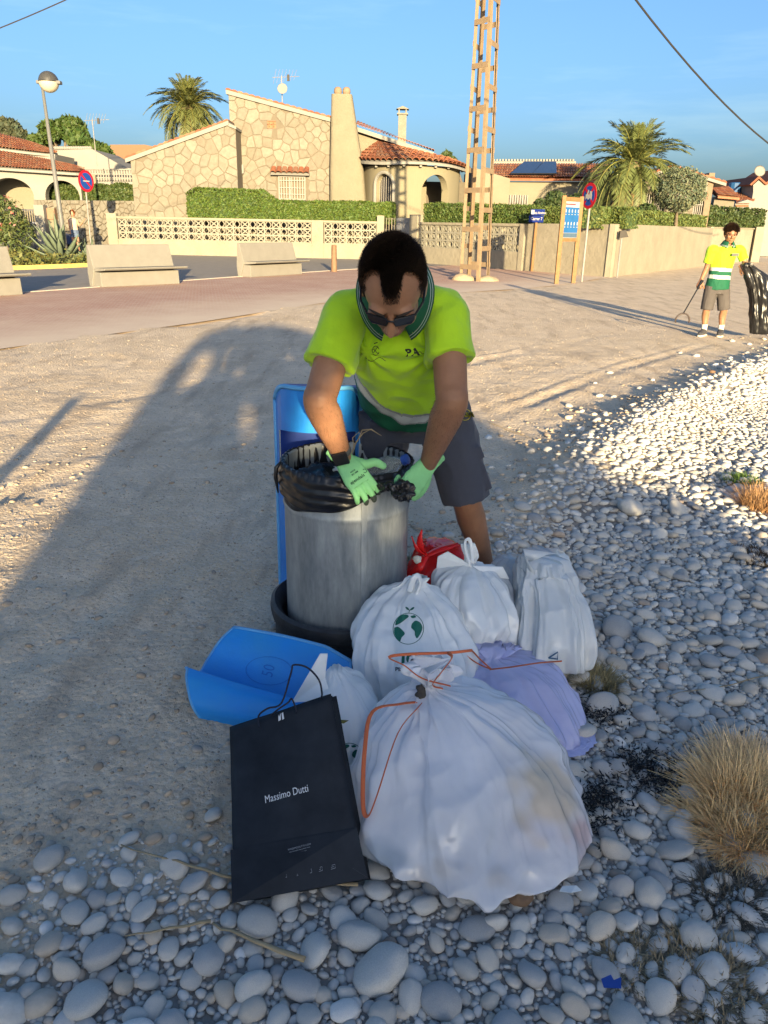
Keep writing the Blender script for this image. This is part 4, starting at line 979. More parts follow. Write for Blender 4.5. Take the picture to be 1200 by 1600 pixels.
for s,(i,j) in enumerate(((0,1),(1,2),(2,3),(3,0))):
    z=.35+(s%2)*.58
    if s in (2,3): z+=.05
    while z<HT:
        a,b=leg(i,z),leg(j,z); d=(b-a).normalized(); n=Vector((d.y,-d.x,0)); n=n if n.dot(C0-a)<0 else -n
        m=MB(); a=a+n*.01; b=b+n*.01; m.prism([a,b,b+Vector((0,0,.15)),a+Vector((0,0,.15))],n*.012); m.build('batten',tan,rt); z+=1.16
m=MB(); r=random.Random(4)
m.ball(C0+Vector((-.4,-.35,.02)),(.40,.32,.2),14,8); m.ball(C0+Vector((.35,-.35,.0)),(.45,.36,.16),14,8); m.ball(C0+Vector((.5,.2,.0)),(.32,.4,.13),12,8)
me=remesh(m,.04,2); disp(me,lambda c,n:.03*noise.noise(c*4)); o=link('footing',me,mat('sandy footing',(.30,.235,.16),.95,var=.2,sc=6,bump=.4),None,True); fix_parent(o,rt)
# wires
wire=mat('cable',(.03,.03,.03),.6,var=0)
def cable(p,q,sag,label,r=.014,n=24):
    m=MB(); p,q=Vector(p),Vector(q); m.tube([p.lerp(q,i/n)+Vector((0,0,-sag*4*(i/n)*(1-i/n))) for i in range(n+1)],r,5); tag(m.build('overhead_cable',wire),label,'cable')
cable(Yp(-260,130,20),Yp(420,-170,20),.35,'thin overhead cable crossing the top left corner of the sky')
cable(Yp(900,-130,17),Yp(1420,290,34),1.6,'overhead cable sagging down across the right side of the sky',r=.022)
# traffic signs
red=mat('sign red',(.33,.012,.025),.9,spec=.08,var=.03); blue=mat('sign blue',(.012,.05,.23),.9,spec=.08,var=.03); wht=mat('sign white',(.32,.32,.32),.9,spec=.1,var=.02)
def flat(name,pts,M,m,parent,th=.004):
    mb=MB(); mb.prism([M@Vector((x,y,0)) for x,y in pts],(M.to_3x3()@Vector((0,0,th)))); return mb.build(name,m,parent)
def disc(r,n=32,a0=0,a1=2*math.pi): return [(r*math.cos(lerp(a0,a1,k/n)),r*math.sin(lerp(a0,a1,k/n))) for k in range(n)]
def nopark(base,cz,rad,face,label,extra,lean=0,):
    root=empty('no_parking_sign',base,label,'traffic sign'); base=Vector(base); f=Vector(face).normalized(); x=Vector((-f.y,f.x,0)); 
    c=base+Vector((lean,0,cz)); M=frame(c+f*.05,x,(0,0,1))
    m=MB(); m.tube([base-Vector((0,0,.1)),c+Vector((0,0,rad*.8))],.038,10); m.build('post',galv,root)
    p=flat('sign_plate',disc(rad),M,red,root,.012); 
    q=flat('blue_field',disc(rad*.76),M@Matrix.Translation((0,0,.014)),blue,root,.004)
    a=R_(-45); M2=M@Matrix.Translation((0,0,.020)); w=rad*.10; l=rad*.80
    if extra=='bar':
        flat('diagonal_stripe',[(-l,-w),(l,-w),(l,w),(-l,w)],M2@Matrix.Rotation(a,4,'Z'),red,root)
        flat('lettering_strip',[(-rad*.42,-rad*.05),(rad*.42,-rad*.05),(rad*.42,rad*.05),(-rad*.42,rad*.05)],M2@Matrix.Translation((0,0,.005)),wht,root)
    else:
        flat('diagonal_stripe',[(-l,-w),(l,-w),(l,w),(-l,w)],M2@Matrix.Rotation(a,4,'Z'),red,root); flat('diagonal_stripe',[(-l,-w),(l,-w),(l,w),(-l,w)],M2@Matrix.Translation((0,0,.002))@Matrix.Rotation(-a,4,'Z'),red,root)
        r=rad
        flat('tow_truck_pictogram',[(-.42*r,-.28*r),(-.42*r,.12*r),(-.30*r,.12*r),(-.1*r,.46*r),(-.02*r,.42*r),(-.12*r,.1*r),(.1*r,.1*r),(.1*r,.34*r),(.36*r,.34*r),(.44*r,.02*r),(.44*r,-.28*r)],M2@Matrix.Translation((0,0,.008)),wht,root)
        for xx in (-.22,.22): flat('pictogram_wheel',[(a_+xx*r,b_-.3*r) for a_,b_ in disc(.11*r,12)],M2@Matrix.Translation((0,0,.013)),blue,root)
    return root
b=G(909,439.5); c=Yp(923,306,b.y); nopark(b,c.z,.40,(-.93,-.36,0),'red and blue no-parking disc with tow-away pictogram beside the information board','tow',lean=c.x-b.x)
b=G(143,394)-Vector((0,8,0))*0; b=Vector((-14.2,38.6,0)); c=Yp(133,283,38.6); bb=Yp(143,394,38.6); nopark((bb.x,38.6,0),c.z,.47,(.90,-.42,0),'red and blue no-parking disc left of the stone villa, by the agave','bar',lean=c.x-bb.x)
# information board
wood=mat('warm timber',(.20,.11,.045),.7,var=.2,sc=9,bump=.3)
A=G(869,443.5); B=G(893,442.2); ib=empty('information_board',A,'timber information board with blue beach rules panel beside the street wall','notice board')
hA=Yp(881,322,A.y); hB=Yp(905,325,B.y); zt=2.62
m=MB(); m.box((A.x,A.y,zt/2),(.13,.13,zt)); m.build('post',wood,ib,bevel=.01); m=MB(); m.box((B.x+.05,B.y,zt/2),(.13,.13,zt)); m.build('post',wood,ib,bevel=.01)
ax=Vector((B.x+.05-A.x,B.y-A.y,0)); W_=ax.length; M=frame((A+B)/2+Vector((.025,0,0)),ax,(0,0,1)); M.translation=A.lerp(B+Vector((.05,0,0)),.5)-Vector((0,0,0)); fz=M.to_3x3()@Vector((0,0,1))
if fz.y>0: fz=-fz
M=Matrix((ax.normalized(),Vector((0,0,1)),fz)).transposed().to_4x4(); M.translation=A.lerp(B+Vector((.05,0,0)),.5)+Vector((0,0,1.96))
pw=W_/2-.067; 
flat('panel',[(-pw,-.57),(pw,-.57),(pw,.50),(-pw,.50)],M@Matrix.Translation((0,0,-.015)),wht,ib,.03)
for z0,z1 in ((.51,.62),(-.68,-.58)): flat('rail',[(-pw,z0),(pw,z0),(pw,z1),(-pw,z1)],M@Matrix.Translation((0,0,-.05)),wood,ib,.1)
lb=mat('panel blue',(.02,.10,.27),.9,spec=.08); M1=M@Matrix.Translation((0,0,.017))
flat('blue_print',[(-pw+.01,-.42),(pw-.01,-.42),(pw-.01,.33),(-pw+.01,.33)],M1,lb,ib,.003); flat('footer_print',[(-pw+.01,-.56),(pw-.01,-.56),(pw-.01,-.43),(-pw+.01,-.43)],M1,mat('footer grey blue',(.06,.1,.15),.9,spec=.08),ib,.003)
flat('title_print',[(-pw+.03,.40),(pw*.4,.40),(pw*.4,.43),(-pw+.03,.43)],M1,red,ib,.003)
for r_ in range(2):
    for k in range(5):
        x=-pw+.06+k*(2*pw-.12)/4; y=.22-.37*r_; flat('pictogram',[(x+a_*.7,y+b_*1.6) for a_,b_ in disc(.035,10)],M1@Matrix.Translation((0,0,.005)),wht,ib,.003)
        flat('caption',[(x-.03,y-.11),(x+.03,y-.11),(x+.03,y-.09),(x-.03,y-.09)],M1@Matrix.Translation((0,0,.005)),wht,ib,.003)
# street name sign
b=G(829,423.3); b.y-=.25; sg=empty('street_sign',b,'dark blue street name plates on a wooden post against the wall','street sign'); m=MB(); m.tube([b,b+Vector((.03,0,2.0))],.055,8); m.build('post',wood,sg)
A_=Yp(825,350,b.y); B_=Yp(849,350,b.y); zt=Yp(838,327,b.y).z; zm=Yp(838,336.5,b.y).z; zb=Yp(838,347.5,b.y).z
Ms=Matrix((Vector((1,0,0)),Vector((0,0,1)),Vector((0,-1,0)))).transposed().to_4x4(); Ms.translation=Vector(((A_.x+B_.x)/2,b.y-.08,0)); hw=(B_.x-A_.x)/2
nb=mat('navy enamel',(.010,.022,.13),.9,spec=.08,var=.02)
flat('upper_plate',[(-hw+.06,zm+.01),(hw,zm+.01),(hw,zt),(-hw+.06,zt)],Ms,nb,sg,.02); flat('lower_plate',[(-hw,zb),(hw-.03,zb),(hw-.03,zm-.01),(-hw,zm-.01)],Ms,nb,sg,.02)
M3=Ms@Matrix.Translation((0,0,.023)); put('street_name',textmesh('Platja Almadrava',.125,.002,.62),M3@Matrix.Translation((.1,(zt+zm)/2-.02,0)),wht,sg); put('street_number',textmesh('Carrer 7',.16,.003,.8),M3@Matrix.Translation((0,(zb+zm)/2,0)),wht,sg)
flat('crest',[(-hw+.08,zm+.04),(-hw+.2,zm+.04),(-hw+.2,zt-.03),(-hw+.08,zt-.03)],M3,wht,sg,.003)
# street lamp
Yl=37.5; b=Yp(102,397,Yl); t=Yp(66,135,Yl); lp=empty('street_lamp',(b.x,Yl,0),'leaning cream street lamp with a half-dark globe, rising from the agave bed','street lamp')
lamp_w=mat('cream lamp paint',(.33,.31,.27),.5,var=.04); m=MB(); m.tube([(b.x+.02,Yl,0),(b.x,Yl,1.6),(t.x,Yl,t.z)],[.13,.11,.06],12); m.build('pole',lamp_w,lp,True)
c=Yp(76,128,Yl); r=.42; m=MB(); m.lathe([(r*math.cos(a),r*math.sin(a)) for a in np.linspace(.03,1.5,8)],c,20,False); m.build('top_shell',mat('lamp hood',(.05,.05,.05),.4),lp,True)
m=MB(); m.lathe([(r*math.cos(a),-r*math.sin(a)) for a in np.linspace(.03,1.5,8)],c,20,False); m.build('globe',mat('frosted globe',(.42,.38,.30),.2,var=0),lp,True)
m=MB(); m.box((c.x+.02,Yl-.0,c.z-.02),(1.04,.3,.14)); m.build('arm',lamp_w,lp,bevel=.03)
# agave
ag=mat('agave leaf',(.10,.13,.085),.6,var=.2,sc=5,spec=.4)
def agave(c,R,n,seed,label):
    root=empty('agave',c,label,'agave plant'); r=random.Random(seed); c=Vector(c)
    for i in range(n):
        az=r.uniform(0,6.28); el=R_(r.choice((80,70,60,48,34,20))+r.uniform(-8,8)); L=R*r.uniform(.75,1.1)*(.75 if el<.6 else 1); d=Vector((math.cos(az)*math.cos(el),math.sin(az)*math.cos(el),math.sin(el))); s=Vector((-math.sin(az),math.cos(az),0)); up=s.cross(d); up=up if up.z>0 else -up
        rings=[]
        for k in range(9):
            t=k/8; w=R*.075*(math.sin(math.pi*min(1,t*.9+.12))**.8)*(1 if t<.95 else .15)+.004; p=c+d*L*t+up*(-.12*L*math.sin(t*3)*(.3 if el>1 else 1))+Vector((0,0,-.28*L*t**3*math.cos(el)))
            rings.append([p-s*w+up*w*.45,p-s*w*.5+up*.01,p+s*w*.5+up*.01,p+s*w+up*w*.45,p+s*w*.4-up*.05*(1-t)-up*.004,p-s*w*.4-up*.05*(1-t)-up*.004])
        m=MB(); m.rings(rings); m.build('leaf',ag,root,True)
a0=Yp(98,412,33); agave((a0.x,33,.05),1.75,34,3,'big grey-green agave with long pointed leaves behind the benches')
a1=Yp(140,412,33.5); agave((a1.x,33.5,.05),1.0,16,8,'smaller low agave just left of the no-parking post')
# ground cover in the bed
C=[];N=[]; r=random.Random(5)
for i in range(5000):
    t=r.random(); p=bed[0].lerp(bed[3],t).lerp(bed[5].lerp(bed[6],1-t) ,r.random()**1.3*.8); C.append((p.x,p.y,.08+abs(r.gauss(0,.13)))); N.append((0,-.3,1))
o=foliage('ground_cover',C,N,.09,4,(.12,.13,.035)); tag(o,'low weeds covering the agave bed',kind='stuff')
# oleander bush left
c=Yp(5,362,34); ol_=tree((c.x,34,0),.8,[((c.x,34,1.5),1.0,1),((c.x-.9,34.3,1.7),1.1,1),((c.x+.5,34.2,1.0),.7,1)],3600,.11,(.10,.13,.04),31,'oleander bush with pink flowers at the left edge',.05,cat='bush',name='oleander',aspect=.28)
C=[(c.x+r.uniform(-.9,1.0),33.2+r.uniform(-.3,.3),r.uniform(1.0,2.5)) for _ in range(46)]; foliage('flowers',C,[(0,-1,.3)]*46,.07,3,(.5,.16,.14),ol_)
# railing, gate pillar, cars
rl=empty('metal_railing',(-18,40,0),'dark slatted metal railing in front of the parked cars','railing'); dk=mat('dark grey metal',(.08,.08,.085),.5,var=.1)
p0=Yp(12,380,39); p1=Yp(61,380,39)
for k in range(15): m=MB(); x=lerp(p0.x,p1.x,k/14); m.box((x,39,1.15),(.05,.04,1.75)); m.build('bar',dk,rl)
for z in (.35,1.25,2.0): m=MB(); m.box(((p0.x+p1.x)/2,39,z),(p1.x-p0.x+.1,.05,.06)); m.build('rail',dk,rl)
gp=empty('gate_pillar',(-17,38.6,0),'white gate pillar with letterbox beside the lamp','pillar'); q0=Yp(60,380,38.6); q1=Yp(75,380,38.6); m=MB(); m.box(((q0.x+q1.x)/2,38.8,1.1),(q1.x-q0.x,.5,2.25)); m.build('pillar_shaft',whit,gp,bevel=.02)
q2=Yp(87,380,38.6); m=MB(); m.box(((q1.x+q2.x)/2,39.05,1.85),(q2.x-q1.x,.3,.5)); m.build('letterbox',mat('bronze letterbox',(.22,.13,.08),.6),gp); m=MB(); m.box(((q1.x+q2.x)/2,39.1,1.0),(q2.x-q1.x,.2,1.2)); m.build('side_panel',cream,gp)
def car(c,rot,colm,label):
    root=empty('parked_car',c,label,'car','cars parked behind the railing'); M=Matrix.Translation(c)@Matrix.Rotation(rot,4,'Z')
    prof=[(-2.1,.35),(-2.15,.7),(-2.0,.95),(-1.5,1.02),(-1.0,1.38),(-.3,1.47),(.5,1.42),(1.15,1.02),(1.9,.88),(2.1,.65),(2.1,.35)]
    rr=[]
    for y,k,zz in ((-.84,.97,.0),(-.88,1,0),(-.62,1,0),(0,1,.02),(.62,1,0),(.88,1,0),(.84,.97,0)):
        rr.append([M@Vector((x*k,y*(1 if z<1.0 else .82),z+zz)) for x,z in prof])
    m=MB(); m.rings(rr); m.build('body',colm,root,'auto')
    for s in (-1,1):
        m=MB(); m.prism([M@Vector((x,s*.80,z)) for x,z in ((-1.35,1.03),(-.95,1.32),(-.3,1.4),(.42,1.35),(.95,1.03))],(M.to_3x3()@Vector((0,s*.06,0)))); m.build('side_window',glass,root)
        for x in (-1.35,1.3):
            w=MB(); w.lathe([(.33,-.1),(.33,.1)],M@Vector((x,s*.82,.33)),18,True,(M.to_3x3()@Matrix.Rotation(math.pi/2,3,'X'))); wo=w.build('wheel',mat('tyre rubber',(.03,.03,.03),.85,var=0),root); w=MB(); w.lathe([(.2,-.13),(.2,.13)],M@Vector((x,s*.83,.33)),12,True,(M.to_3x3()@Matrix.Rotation(math.pi/2,3,'X'))); fix_parent(w.build('rim',galv),wo)
        w=MB(); w.box(M@Vector((2.06,s*.6,.68)),(.12,.3,.12),M.to_3x3()); w.build('headlight',wht,root)
    m=MB(); m.prism([M@Vector((x,-.6,z)) for x,z in ((.5,1.44),(1.16,1.05),(1.2,1.07),(.54,1.46))],(M.to_3x3()@Vector((0,1.2,0)))); m.build('windscreen',glass,root)
cb=mat('dark blue car paint',(.04,.06,.13),.3,var=0,coat=.6); cw=mat('white car paint',(.3,.3,.3),.3,var=0,coat=.6)
q=Yp(66,385,44.5); car(Vector((q.x-.2,44.3,0)),R_(12),cb,'dark blue car parked behind the white gate pillar'); q=Yp(40,385,41.5); car(Vector((q.x-.4,41.4,0)),R_(70),cw,'silver-white car parked behind the dark railing')
# ================================================================== PEOPLE
def head_mb(k,M):
    m=MB(); B=lambda c,r,n=16,q=10:m.ball(M@(Vector(c)*k),tuple(x*k for x in r),n,q,M.to_3x3())
    B((0,-.012,.022),(.077,.098,.094),24,16); B((0,.028,-.035),(.060,.060,.078),20,12); B((0,.047,-.092),(.034,.036,.028))
    for s in (-1,1):
        B((s*.040,.005,-.062),(.026,.055,.036)); B((s*.040,.062,-.022),(.024,.026,.024)); B((s*.079,-.008,-.012),(.009,.019,.033)); B((s*.084,-.018,.0),(.006,.014,.022)); B((s*.012,.100,-.036),(.010,.010,.008)); B((s*.03,.076,.024),(.026,.018,.012))
    m.tube([M@(Vector(p)*k) for p in ((0,.080,.018),(0,.100,-.012),(0,.113,-.030),(0,.100,-.040))],[.008*k,.011*k,.014*k,.008*k],10)
    B((0,.088,-.060),(.025,.012,.006)); B((0,.086,-.071),(.022,.012,.008))
    return m
def hair(k,M,keep,hm,parent,dens,ln,seed,r0=1.05,name='hair'):
    r=random.Random(seed); c0=Vector((0,-.014,.024)); rad=Vector((.077,.099,.095))*r0
    n,m_=96,70; V=[];ok=[]
    for i in range(m_+1):
        ph=math.pi*i/m_-math.pi/2
        for j in range(n):
            th=2*math.pi*j/n; p=c0+Vector((rad.x*math.cos(ph)*math.cos(th),rad.y*math.cos(ph)*math.sin(th),rad.z*math.sin(ph)))
            e=keep(p); ok.append(e>0); p2=c0+(p-c0)*(1+min(.0,e*.9)+.02*noise.noise(p*40)) if e<.03 else p; 
            q=c0+(p-c0)*(.965+.055*min(1,max(0,e)/.02)+.012*noise.noise(p*60)); V.append(M@(q*k))
    mb=MB(); F=[]
    for i in range(m_):
        for j in range(n):
            f=(i*n+j,i*n+(j+1)%n,(i+1)*n+(j+1)%n,(i+1)*n+j)
            if all(ok[x] for x in f): F.append(f)
    mb.add(V,F); Vn=len(V); cen=M@(c0*k)
    for f in F:
        a,b,c,d=[V[x] for x in f]; ar=(b-a).cross(d-a).length; nf=ar*dens; nf=int(nf)+(r.random()<nf%1)
        for _ in range(nf):
            p=a.lerp(b,r.random()).lerp(d.lerp(c,r.random()),r.random()); o=(p-cen).normalized(); loc=(M.inverted()@p)/k
            L,dirv=ln(loc,r); t=(o+M.to_3x3()@dirv+Vector((r.gauss(0,.25),r.gauss(0,.25),r.gauss(0,.25)))).normalized(); s=t.orthogonal().normalized()*.0007*k*1.6
            mb.add([p-s-o*.002,p+s-o*.002,p+t*L*k*r.uniform(.6,1.2)],[(0,1,2)])
    for i in range(m_):                      # stray short hairs that soften the hairline
        for j in range(n):
            f=(i*n+j,i*n+(j+1)%n,(i+1)*n+(j+1)%n,(i+1)*n+j); p=c0+((M.inverted()@V[f[0]])/k-c0); e=keep(p)
            if -.016<e<=.001:
                a,b,c,d=[V[x] for x in f]; nf=(b-a).cross(d-a).length*dens*.45*(1+e/.016)**1.5; nf=int(nf)+(r.random()<nf%1)
                for _ in range(nf):
                    q=a.lerp(b,r.random()).lerp(d.lerp(c,r.random()),r.random()); o_=(q-cen).normalized(); q=q-o_*.001; t=(o_*.7+M.to_3x3()@Vector((0,.6,0))+Vector((r.gauss(0,.4),r.gauss(0,.4),r.gauss(0,.4)))).normalized(); s=t.orthogonal().normalized()*.0006*k
                    mb.add([q-s,q+s,q+t*.006*k*r.uniform(.6,1.3)],[(0,1,2)])
    me=bpy.data.meshes.new(name); me.from_pydata(mb.v,[],mb.f); o=bpy.data.objects.new(name,me); COL.objects.link(o); me.materials.append(hm); fix_parent(o,parent); return o
def hand_mb(m,M,curls,k=1,side=1,thumb=(.4,.3),g=0,splay=1.0):
    "wrist at origin, fingers along +y, back of the hand +z, thumb on side*(-x)"
    T=lambda p:M@(Vector(p)*k)
    R=M.to_3x3()
    def ring(y,w,t,z=0):
        return [T((w*math.copysign(abs(math.cos(a))**.7,math.cos(a)),y,z+t*math.copysign(abs(math.sin(a))**.7,math.sin(a)))) for a in np.linspace(0,2*math.pi,16,endpoint=False)]
    m.rings([ring(-.035,.030+g,.024+g),ring(0,.030+g,.022+g),ring(.03,.037+g,.019+g),ring(.07,.043+g,.017+g),ring(.097,.041+g,.013+g)])
    xs=[-.033,-.0115,.0105,.031]; ls=[.074,.082,.077,.060]; rd=[.0098,.0100,.0096,.0086]
    for i in range(4):
        x=xs[i]*side; l=ls[i]; c=curls[i] if isinstance(curls[i],(list,tuple)) else (curls[i],)*3; ang=0; p=Vector((x*.9,.07,0)); pts=[p.copy(),Vector((x,.094,.0))]; p=pts[-1].copy(); sp=x*2.2*splay
        for f,cc in zip((.42,.32,.26),c):
            ang+=cc; d=Vector((math.sin(sp)*math.cos(ang),math.cos(ang)*math.cos(sp),-math.sin(ang))); p=p+d*l*f; pts.append(p.copy())
        pts=catmull(pts,4); n=len(pts); m.tube([T(q) for q in pts],[(rd[i]+g)*k*(1.12-.26*j/n)*(1 if j<n-1 else .72) for j in range(n)],10)
        m.ball(T(pts[-1]),(rd[i]+g)*k*.82,10,6)
    a,b=thumb; p0=Vector((-.022*side,.015,-.006)); p1=p0+Vector((-.030*side*math.cos(b*.4),.032,-.012)); d=Vector((-side*math.sin(a),math.cos(a),-b)).normalized(); p2=p1+d*.036; d2=Vector((-side*math.sin(a*.5),math.cos(a*.5),-b*1.6)).normalized(); p3=p2+d2*.03
    pts=catmull([p0,p1,p2,p3],4); n=len(pts); m.tube([T(q) for q in pts],[(.0165-.0055*j/n+g)*k for j in range(n)],10); m.ball(T(pts[-1]),(.0105+g)*k,10,6)
def ringE(c,a,b,n=20,e=1.0):
    "ring round c spanned by vectors a, b"
    return [Vector(c)+Vector(a)*math.copysign(abs(math.cos(t))**e,math.cos(t))+Vector(b)*math.copysign(abs(math.sin(t))**e,math.sin(t)) for t in np.linspace(0,2*math.pi,n,endpoint=False)]
def limb(m,pts,rad,k=5,n=16,cap=True): 
    P=catmull(pts,k); r=[interp(i/(len(P)-1)*(len(pts)-1),range(len(pts)),rad) for i in range(len(P))]; m.tube(P,r,n,cap)
def skinned(m,vox,name,mt,parent,sm=5,fn=None,fac=.5,pf=None):
    me=remesh(m,vox,sm,fac)
    if fn: disp(me,fn)
    o=bpy.data.objects.new(name,me); COL.objects.link(o); me.materials.clear()
    for x in (mt if isinstance(mt,(list,tuple)) else [mt]): me.materials.append(x)
    if pf: paint(me,pf)
    me.polygons.foreach_set('use_smooth',[True]*len(me.polygons))
    if parent: fix_parent(o,parent)
    return o
def wrinkle(amp,f,dirv=None,seed=0):
    off=Vector((seed*7.3,seed*3.1,seed)); dv=Vector(dirv).normalized() if dirv else None
    def g(c,n):
        q=c.copy()
        if dv: q=q-dv*q.dot(dv)*.72
        a=noise.noise(q*f+off); b=1-abs(noise.noise(q*f*1.7+off*2))*2
        return amp*(a*.9+.7*b*abs(b)-.25)+amp*.25*noise.noise(c*f*4+off)
    return g
skin=mat('tanned skin',(.27,.135,.075),.5,var=.12,sc=18,bump=.15,bsc=260,spec=.35,subs=.12,dist=.001)
neon=mat('neon yellow cloth',(.36,.60,.008),.75,var=.06,sc=9,bump=.45,bsc=22,sheen=.2,dist=.010,det=9)
bottle_green=mat('dark green cloth',(.006,.085,.042),.8,var=.08,sc=6,bump=.2,bsc=400,dist=.001)
refl=mat('reflective tape',(.40,.42,.40),.5,var=.05,sc=8)
refl_grey=mat('grey reflective piping',(.22,.23,.22),.5,var=.1)
navy=mat('navy grey work cloth',(.045,.05,.07),.85,var=.12,sc=7,bump=.3,bsc=320,sheen=.15,dist=.001)
hairm=mat('dark brown hair',(.028,.018,.012),.42,var=.2,sc=60,spec=.35)
black=mat('black plastic',(.01,.01,.011),.25,var=0)
shoe=mat('dark shoe cloth',(.05,.05,.055),.8,var=.15); sole=mat('pale shoe sole',(.55,.5,.42),.7,var=.05); sock=mat('white sock',(.7,.67,.6),.9,var=.03)
def shoes(ank,fwd,parent,k=1,nm='shoe'):
    f=Vector(fwd); f.z=0; f.normalize(); s=Vector((f.y,-f.x,0)); b=Vector((ank.x,ank.y,Hh(ank.x,ank.y) if abs(ank.x)<9 and ank.y<16 else 0)); up=Vector((0,0,1))
    m=MB(); P=[(-.075,.030,.07),(-.04,.040,.10),(.02,.042,.095),(.09,.048,.07),(.15,.046,.05),(.19,.03,.035)]
    m.rings([ringE(b+f*y*k+up*(.02+h/2)*k,s*w*k,up*h/2*k,14,.8) for y,w,h in P]); o=m.build(nm,shoe,parent,True)
    m=MB(); m.rings([ringE(b+f*y*k+up*.012*k,s*(w+.004)*k,up*.015*k,14,.6) for y,w,h in P]); fix_parent(m.build('sole',sole,o,True),o)
# ---------------------------------------------------------------- bending worker
WK=empty('person',(.15,3.2,0),'man in neon yellow and green polo with sunglasses bending over the metal drum','person')
U_=lambda a,b,Y:Yp(a,b,Y)
hip=Vector((.125,3.17,.93)); shc=Vector((.035,2.66,1.405))
SL,SR=U_(543,482,2.68),U_(697,478,2.68); EL,ER=U_(499,626,2.50),U_(706,628,2.50); WL,WR=U_(533,708,2.63),U_(672,716,2.66)
ax=(shc-hip).normalized(); X=Vector((1,0,0)); X=(SR-SL).normalized(); Fd=X.cross(ax).normalized(); Fd=Fd if Fd.y<0 else -Fd
HK=1.13; HC=Vector((.012,2.31,1.478)); Hp=R_(52)
HU=Vector((0,-math.sin(Hp),math.cos(Hp))); HF=Vector((0,-math.cos(Hp),-math.sin(Hp))); HM=Matrix((Vector((-1,0,0)),HF,HU)).transposed().to_4x4(); HM=Matrix.Rotation(R_(-3),4,'Z')@HM; HM.translation=HC
m=head_mb(HK,HM)
limb(m,[Vector((.03,2.66,1.40)),Vector((.022,2.52,1.445)),HC+HU*-.05*HK-HF*.03],[.075,.066,.062])
for S_,E_,W_ in ((SL,EL,WL),(SR,ER,WR)):
    mid=(S_+E_)/2; f=(E_+W_)/2
    limb(m,[S_+Vector((0,.02,-.03)),mid+Vector((0,-.008,0)),E_.lerp(mid,.25),E_,E_.lerp(W_,.28),E_.lerp(W_,.65),W_],[.046,.058,.055,.0545,.0565,.045,.034])
    limb(m,[W_,W_+(W_-E_).normalized()*.05],[.034,.03])
KR,AR=Vector((.35,3.16,.555)),Vector((.49,3.30,.13)); KL,AL=Vector((-.05,3.30,.52)),Vector((-.10,3.42,.12))
HRj=hip+X*.10+Vector((0,.0,-.02)); HLj=hip-X*.125+Vector((0,0,-.02))
for H_,K_,A_ in ((HRj,KR,AR),(HLj,KL,AL)):
    c=K_.lerp(A_,.3)+Vector((0,.02,0)); limb(m,[H_,H_.lerp(K_,.5),K_.lerp(H_,.1),K_.lerp(A_,.1),c,K_.lerp(A_,.62)+Vector((0,.008,0)),K_.lerp(A_,.9),A_+Vector((0,0,-.04))],[.10,.09,.068,.062,.066,.052,.040,.040])
m.rings([ringE(hip,X*.16,Fd*.11),ringE(hip.lerp(shc,.5),X*.150,Fd*.10),ringE(hip.lerp(shc,.93),X*.13,Fd*.07)])
lipm=mat('lips',(.26,.10,.075),.5); stub=mat('stubbled skin',(.20,.105,.065),.6,var=.2,sc=120)
HMi=HM.inverted()
def bodypf(c,n):
    l=(HMi@c)/HK
    if l.y>.083 and abs(l.x)<.024 and -.078<l.z<-.053: return 1
    if -.13<l.z<-.040-.02*(l.y<.06) and l.y>.01 and abs(l.x)<.08 and not(abs(l.x)<.014 and l.z>-.046): return 2
    return 0
body=skinned(m,.0062,'body',[skin,lipm,stub],WK,3,fac=.5,pf=bodypf)
r=random.Random(8); hm_=MB()
for p in body.data.polygons:
    c=p.center
    for E_,W_ in ((EL,WL),(ER,WR)):
        t=(c-E_).dot((W_-E_))/(W_-E_).length_squared
        if -.1<t<.85 and (c-E_.lerp(W_,t)).length<.075 and r.random()<.22:
            d=((W_-E_).normalized()*.8+p.normal*.5+Vector((r.gauss(0,.35),r.gauss(0,.35),r.gauss(0,.35)))).normalized(); s=d.orthogonal().normalized()*.00035; hm_.add([c-s,c+s,c+d*r.uniform(.007,.014)],[(0,1,2)])
me=bpy.data.meshes.new('arm_hair'); me.from_pydata(hm_.v,[],hm_.f); o=bpy.data.objects.new('arm_hair',me); COL.objects.link(o); me.materials.append(mat('arm hair',(.06,.03,.015),.6)); fix_parent(o,WK)
# hair: short sides, longer top with a forward peak and receding temples
def keepW(p):
    x=abs(p.x); 
    front=interp(x,[0,.012,.020,.025,.030,.045,.06],[.075,.073,.066,.050,.022,.015,.009])
    if p.z>.05: return front-p.y
    side=.022-.25*(.05-p.z)
    if p.z>-.02: return side-p.y
    return min(-.028-p.y,(p.z+.078))
hair(HK,HM,keepW,hairm,WK,9000000*.14,lambda l,r:((.015 if l.z>.06 else .006),Vector((0,.9 if l.z>.05 else -.1,0))),3)
# sunglasses
m=MB(); T=lambda *p:HM@(Vector(p)*HK); R3=HM.to_3x3()
for s in (-1,1):
    out=[(-.027,.014),(.024,.016),(.028,.004),(.022,-.018),(-.018,-.019),(-.026,-.006)]
    m.prism([T(s*.0335+x*(-s),.097-abs(s*.0335+x*(-s))**2*4.5,.004+z) for x,z in out],R3@Vector((0,.006,0))*HK)
    m.tube([T(s*.060,.085,.016),T(s*.079,.045,.014),T(s*.083,-.01,.008),T(s*.080,-.03,-.006)],.0035*HK,6)
m.tube([T(-.012,.101,.012),T(0,.104,.014),T(.012,.101,.012)],.003,6); m.build('sunglasses',black,WK,bevel=.0012)
eb=mat('eyebrow hair',(.02,.014,.01),.8); m=MB()
for s in (-1,1): m.tube([T(s*.015,.098,.026),T(s*.035,.094,.033),T(s*.056,.078,.028)],[.0035,.0045,.002],6)
m.build('eyebrows',eb,WK,True)
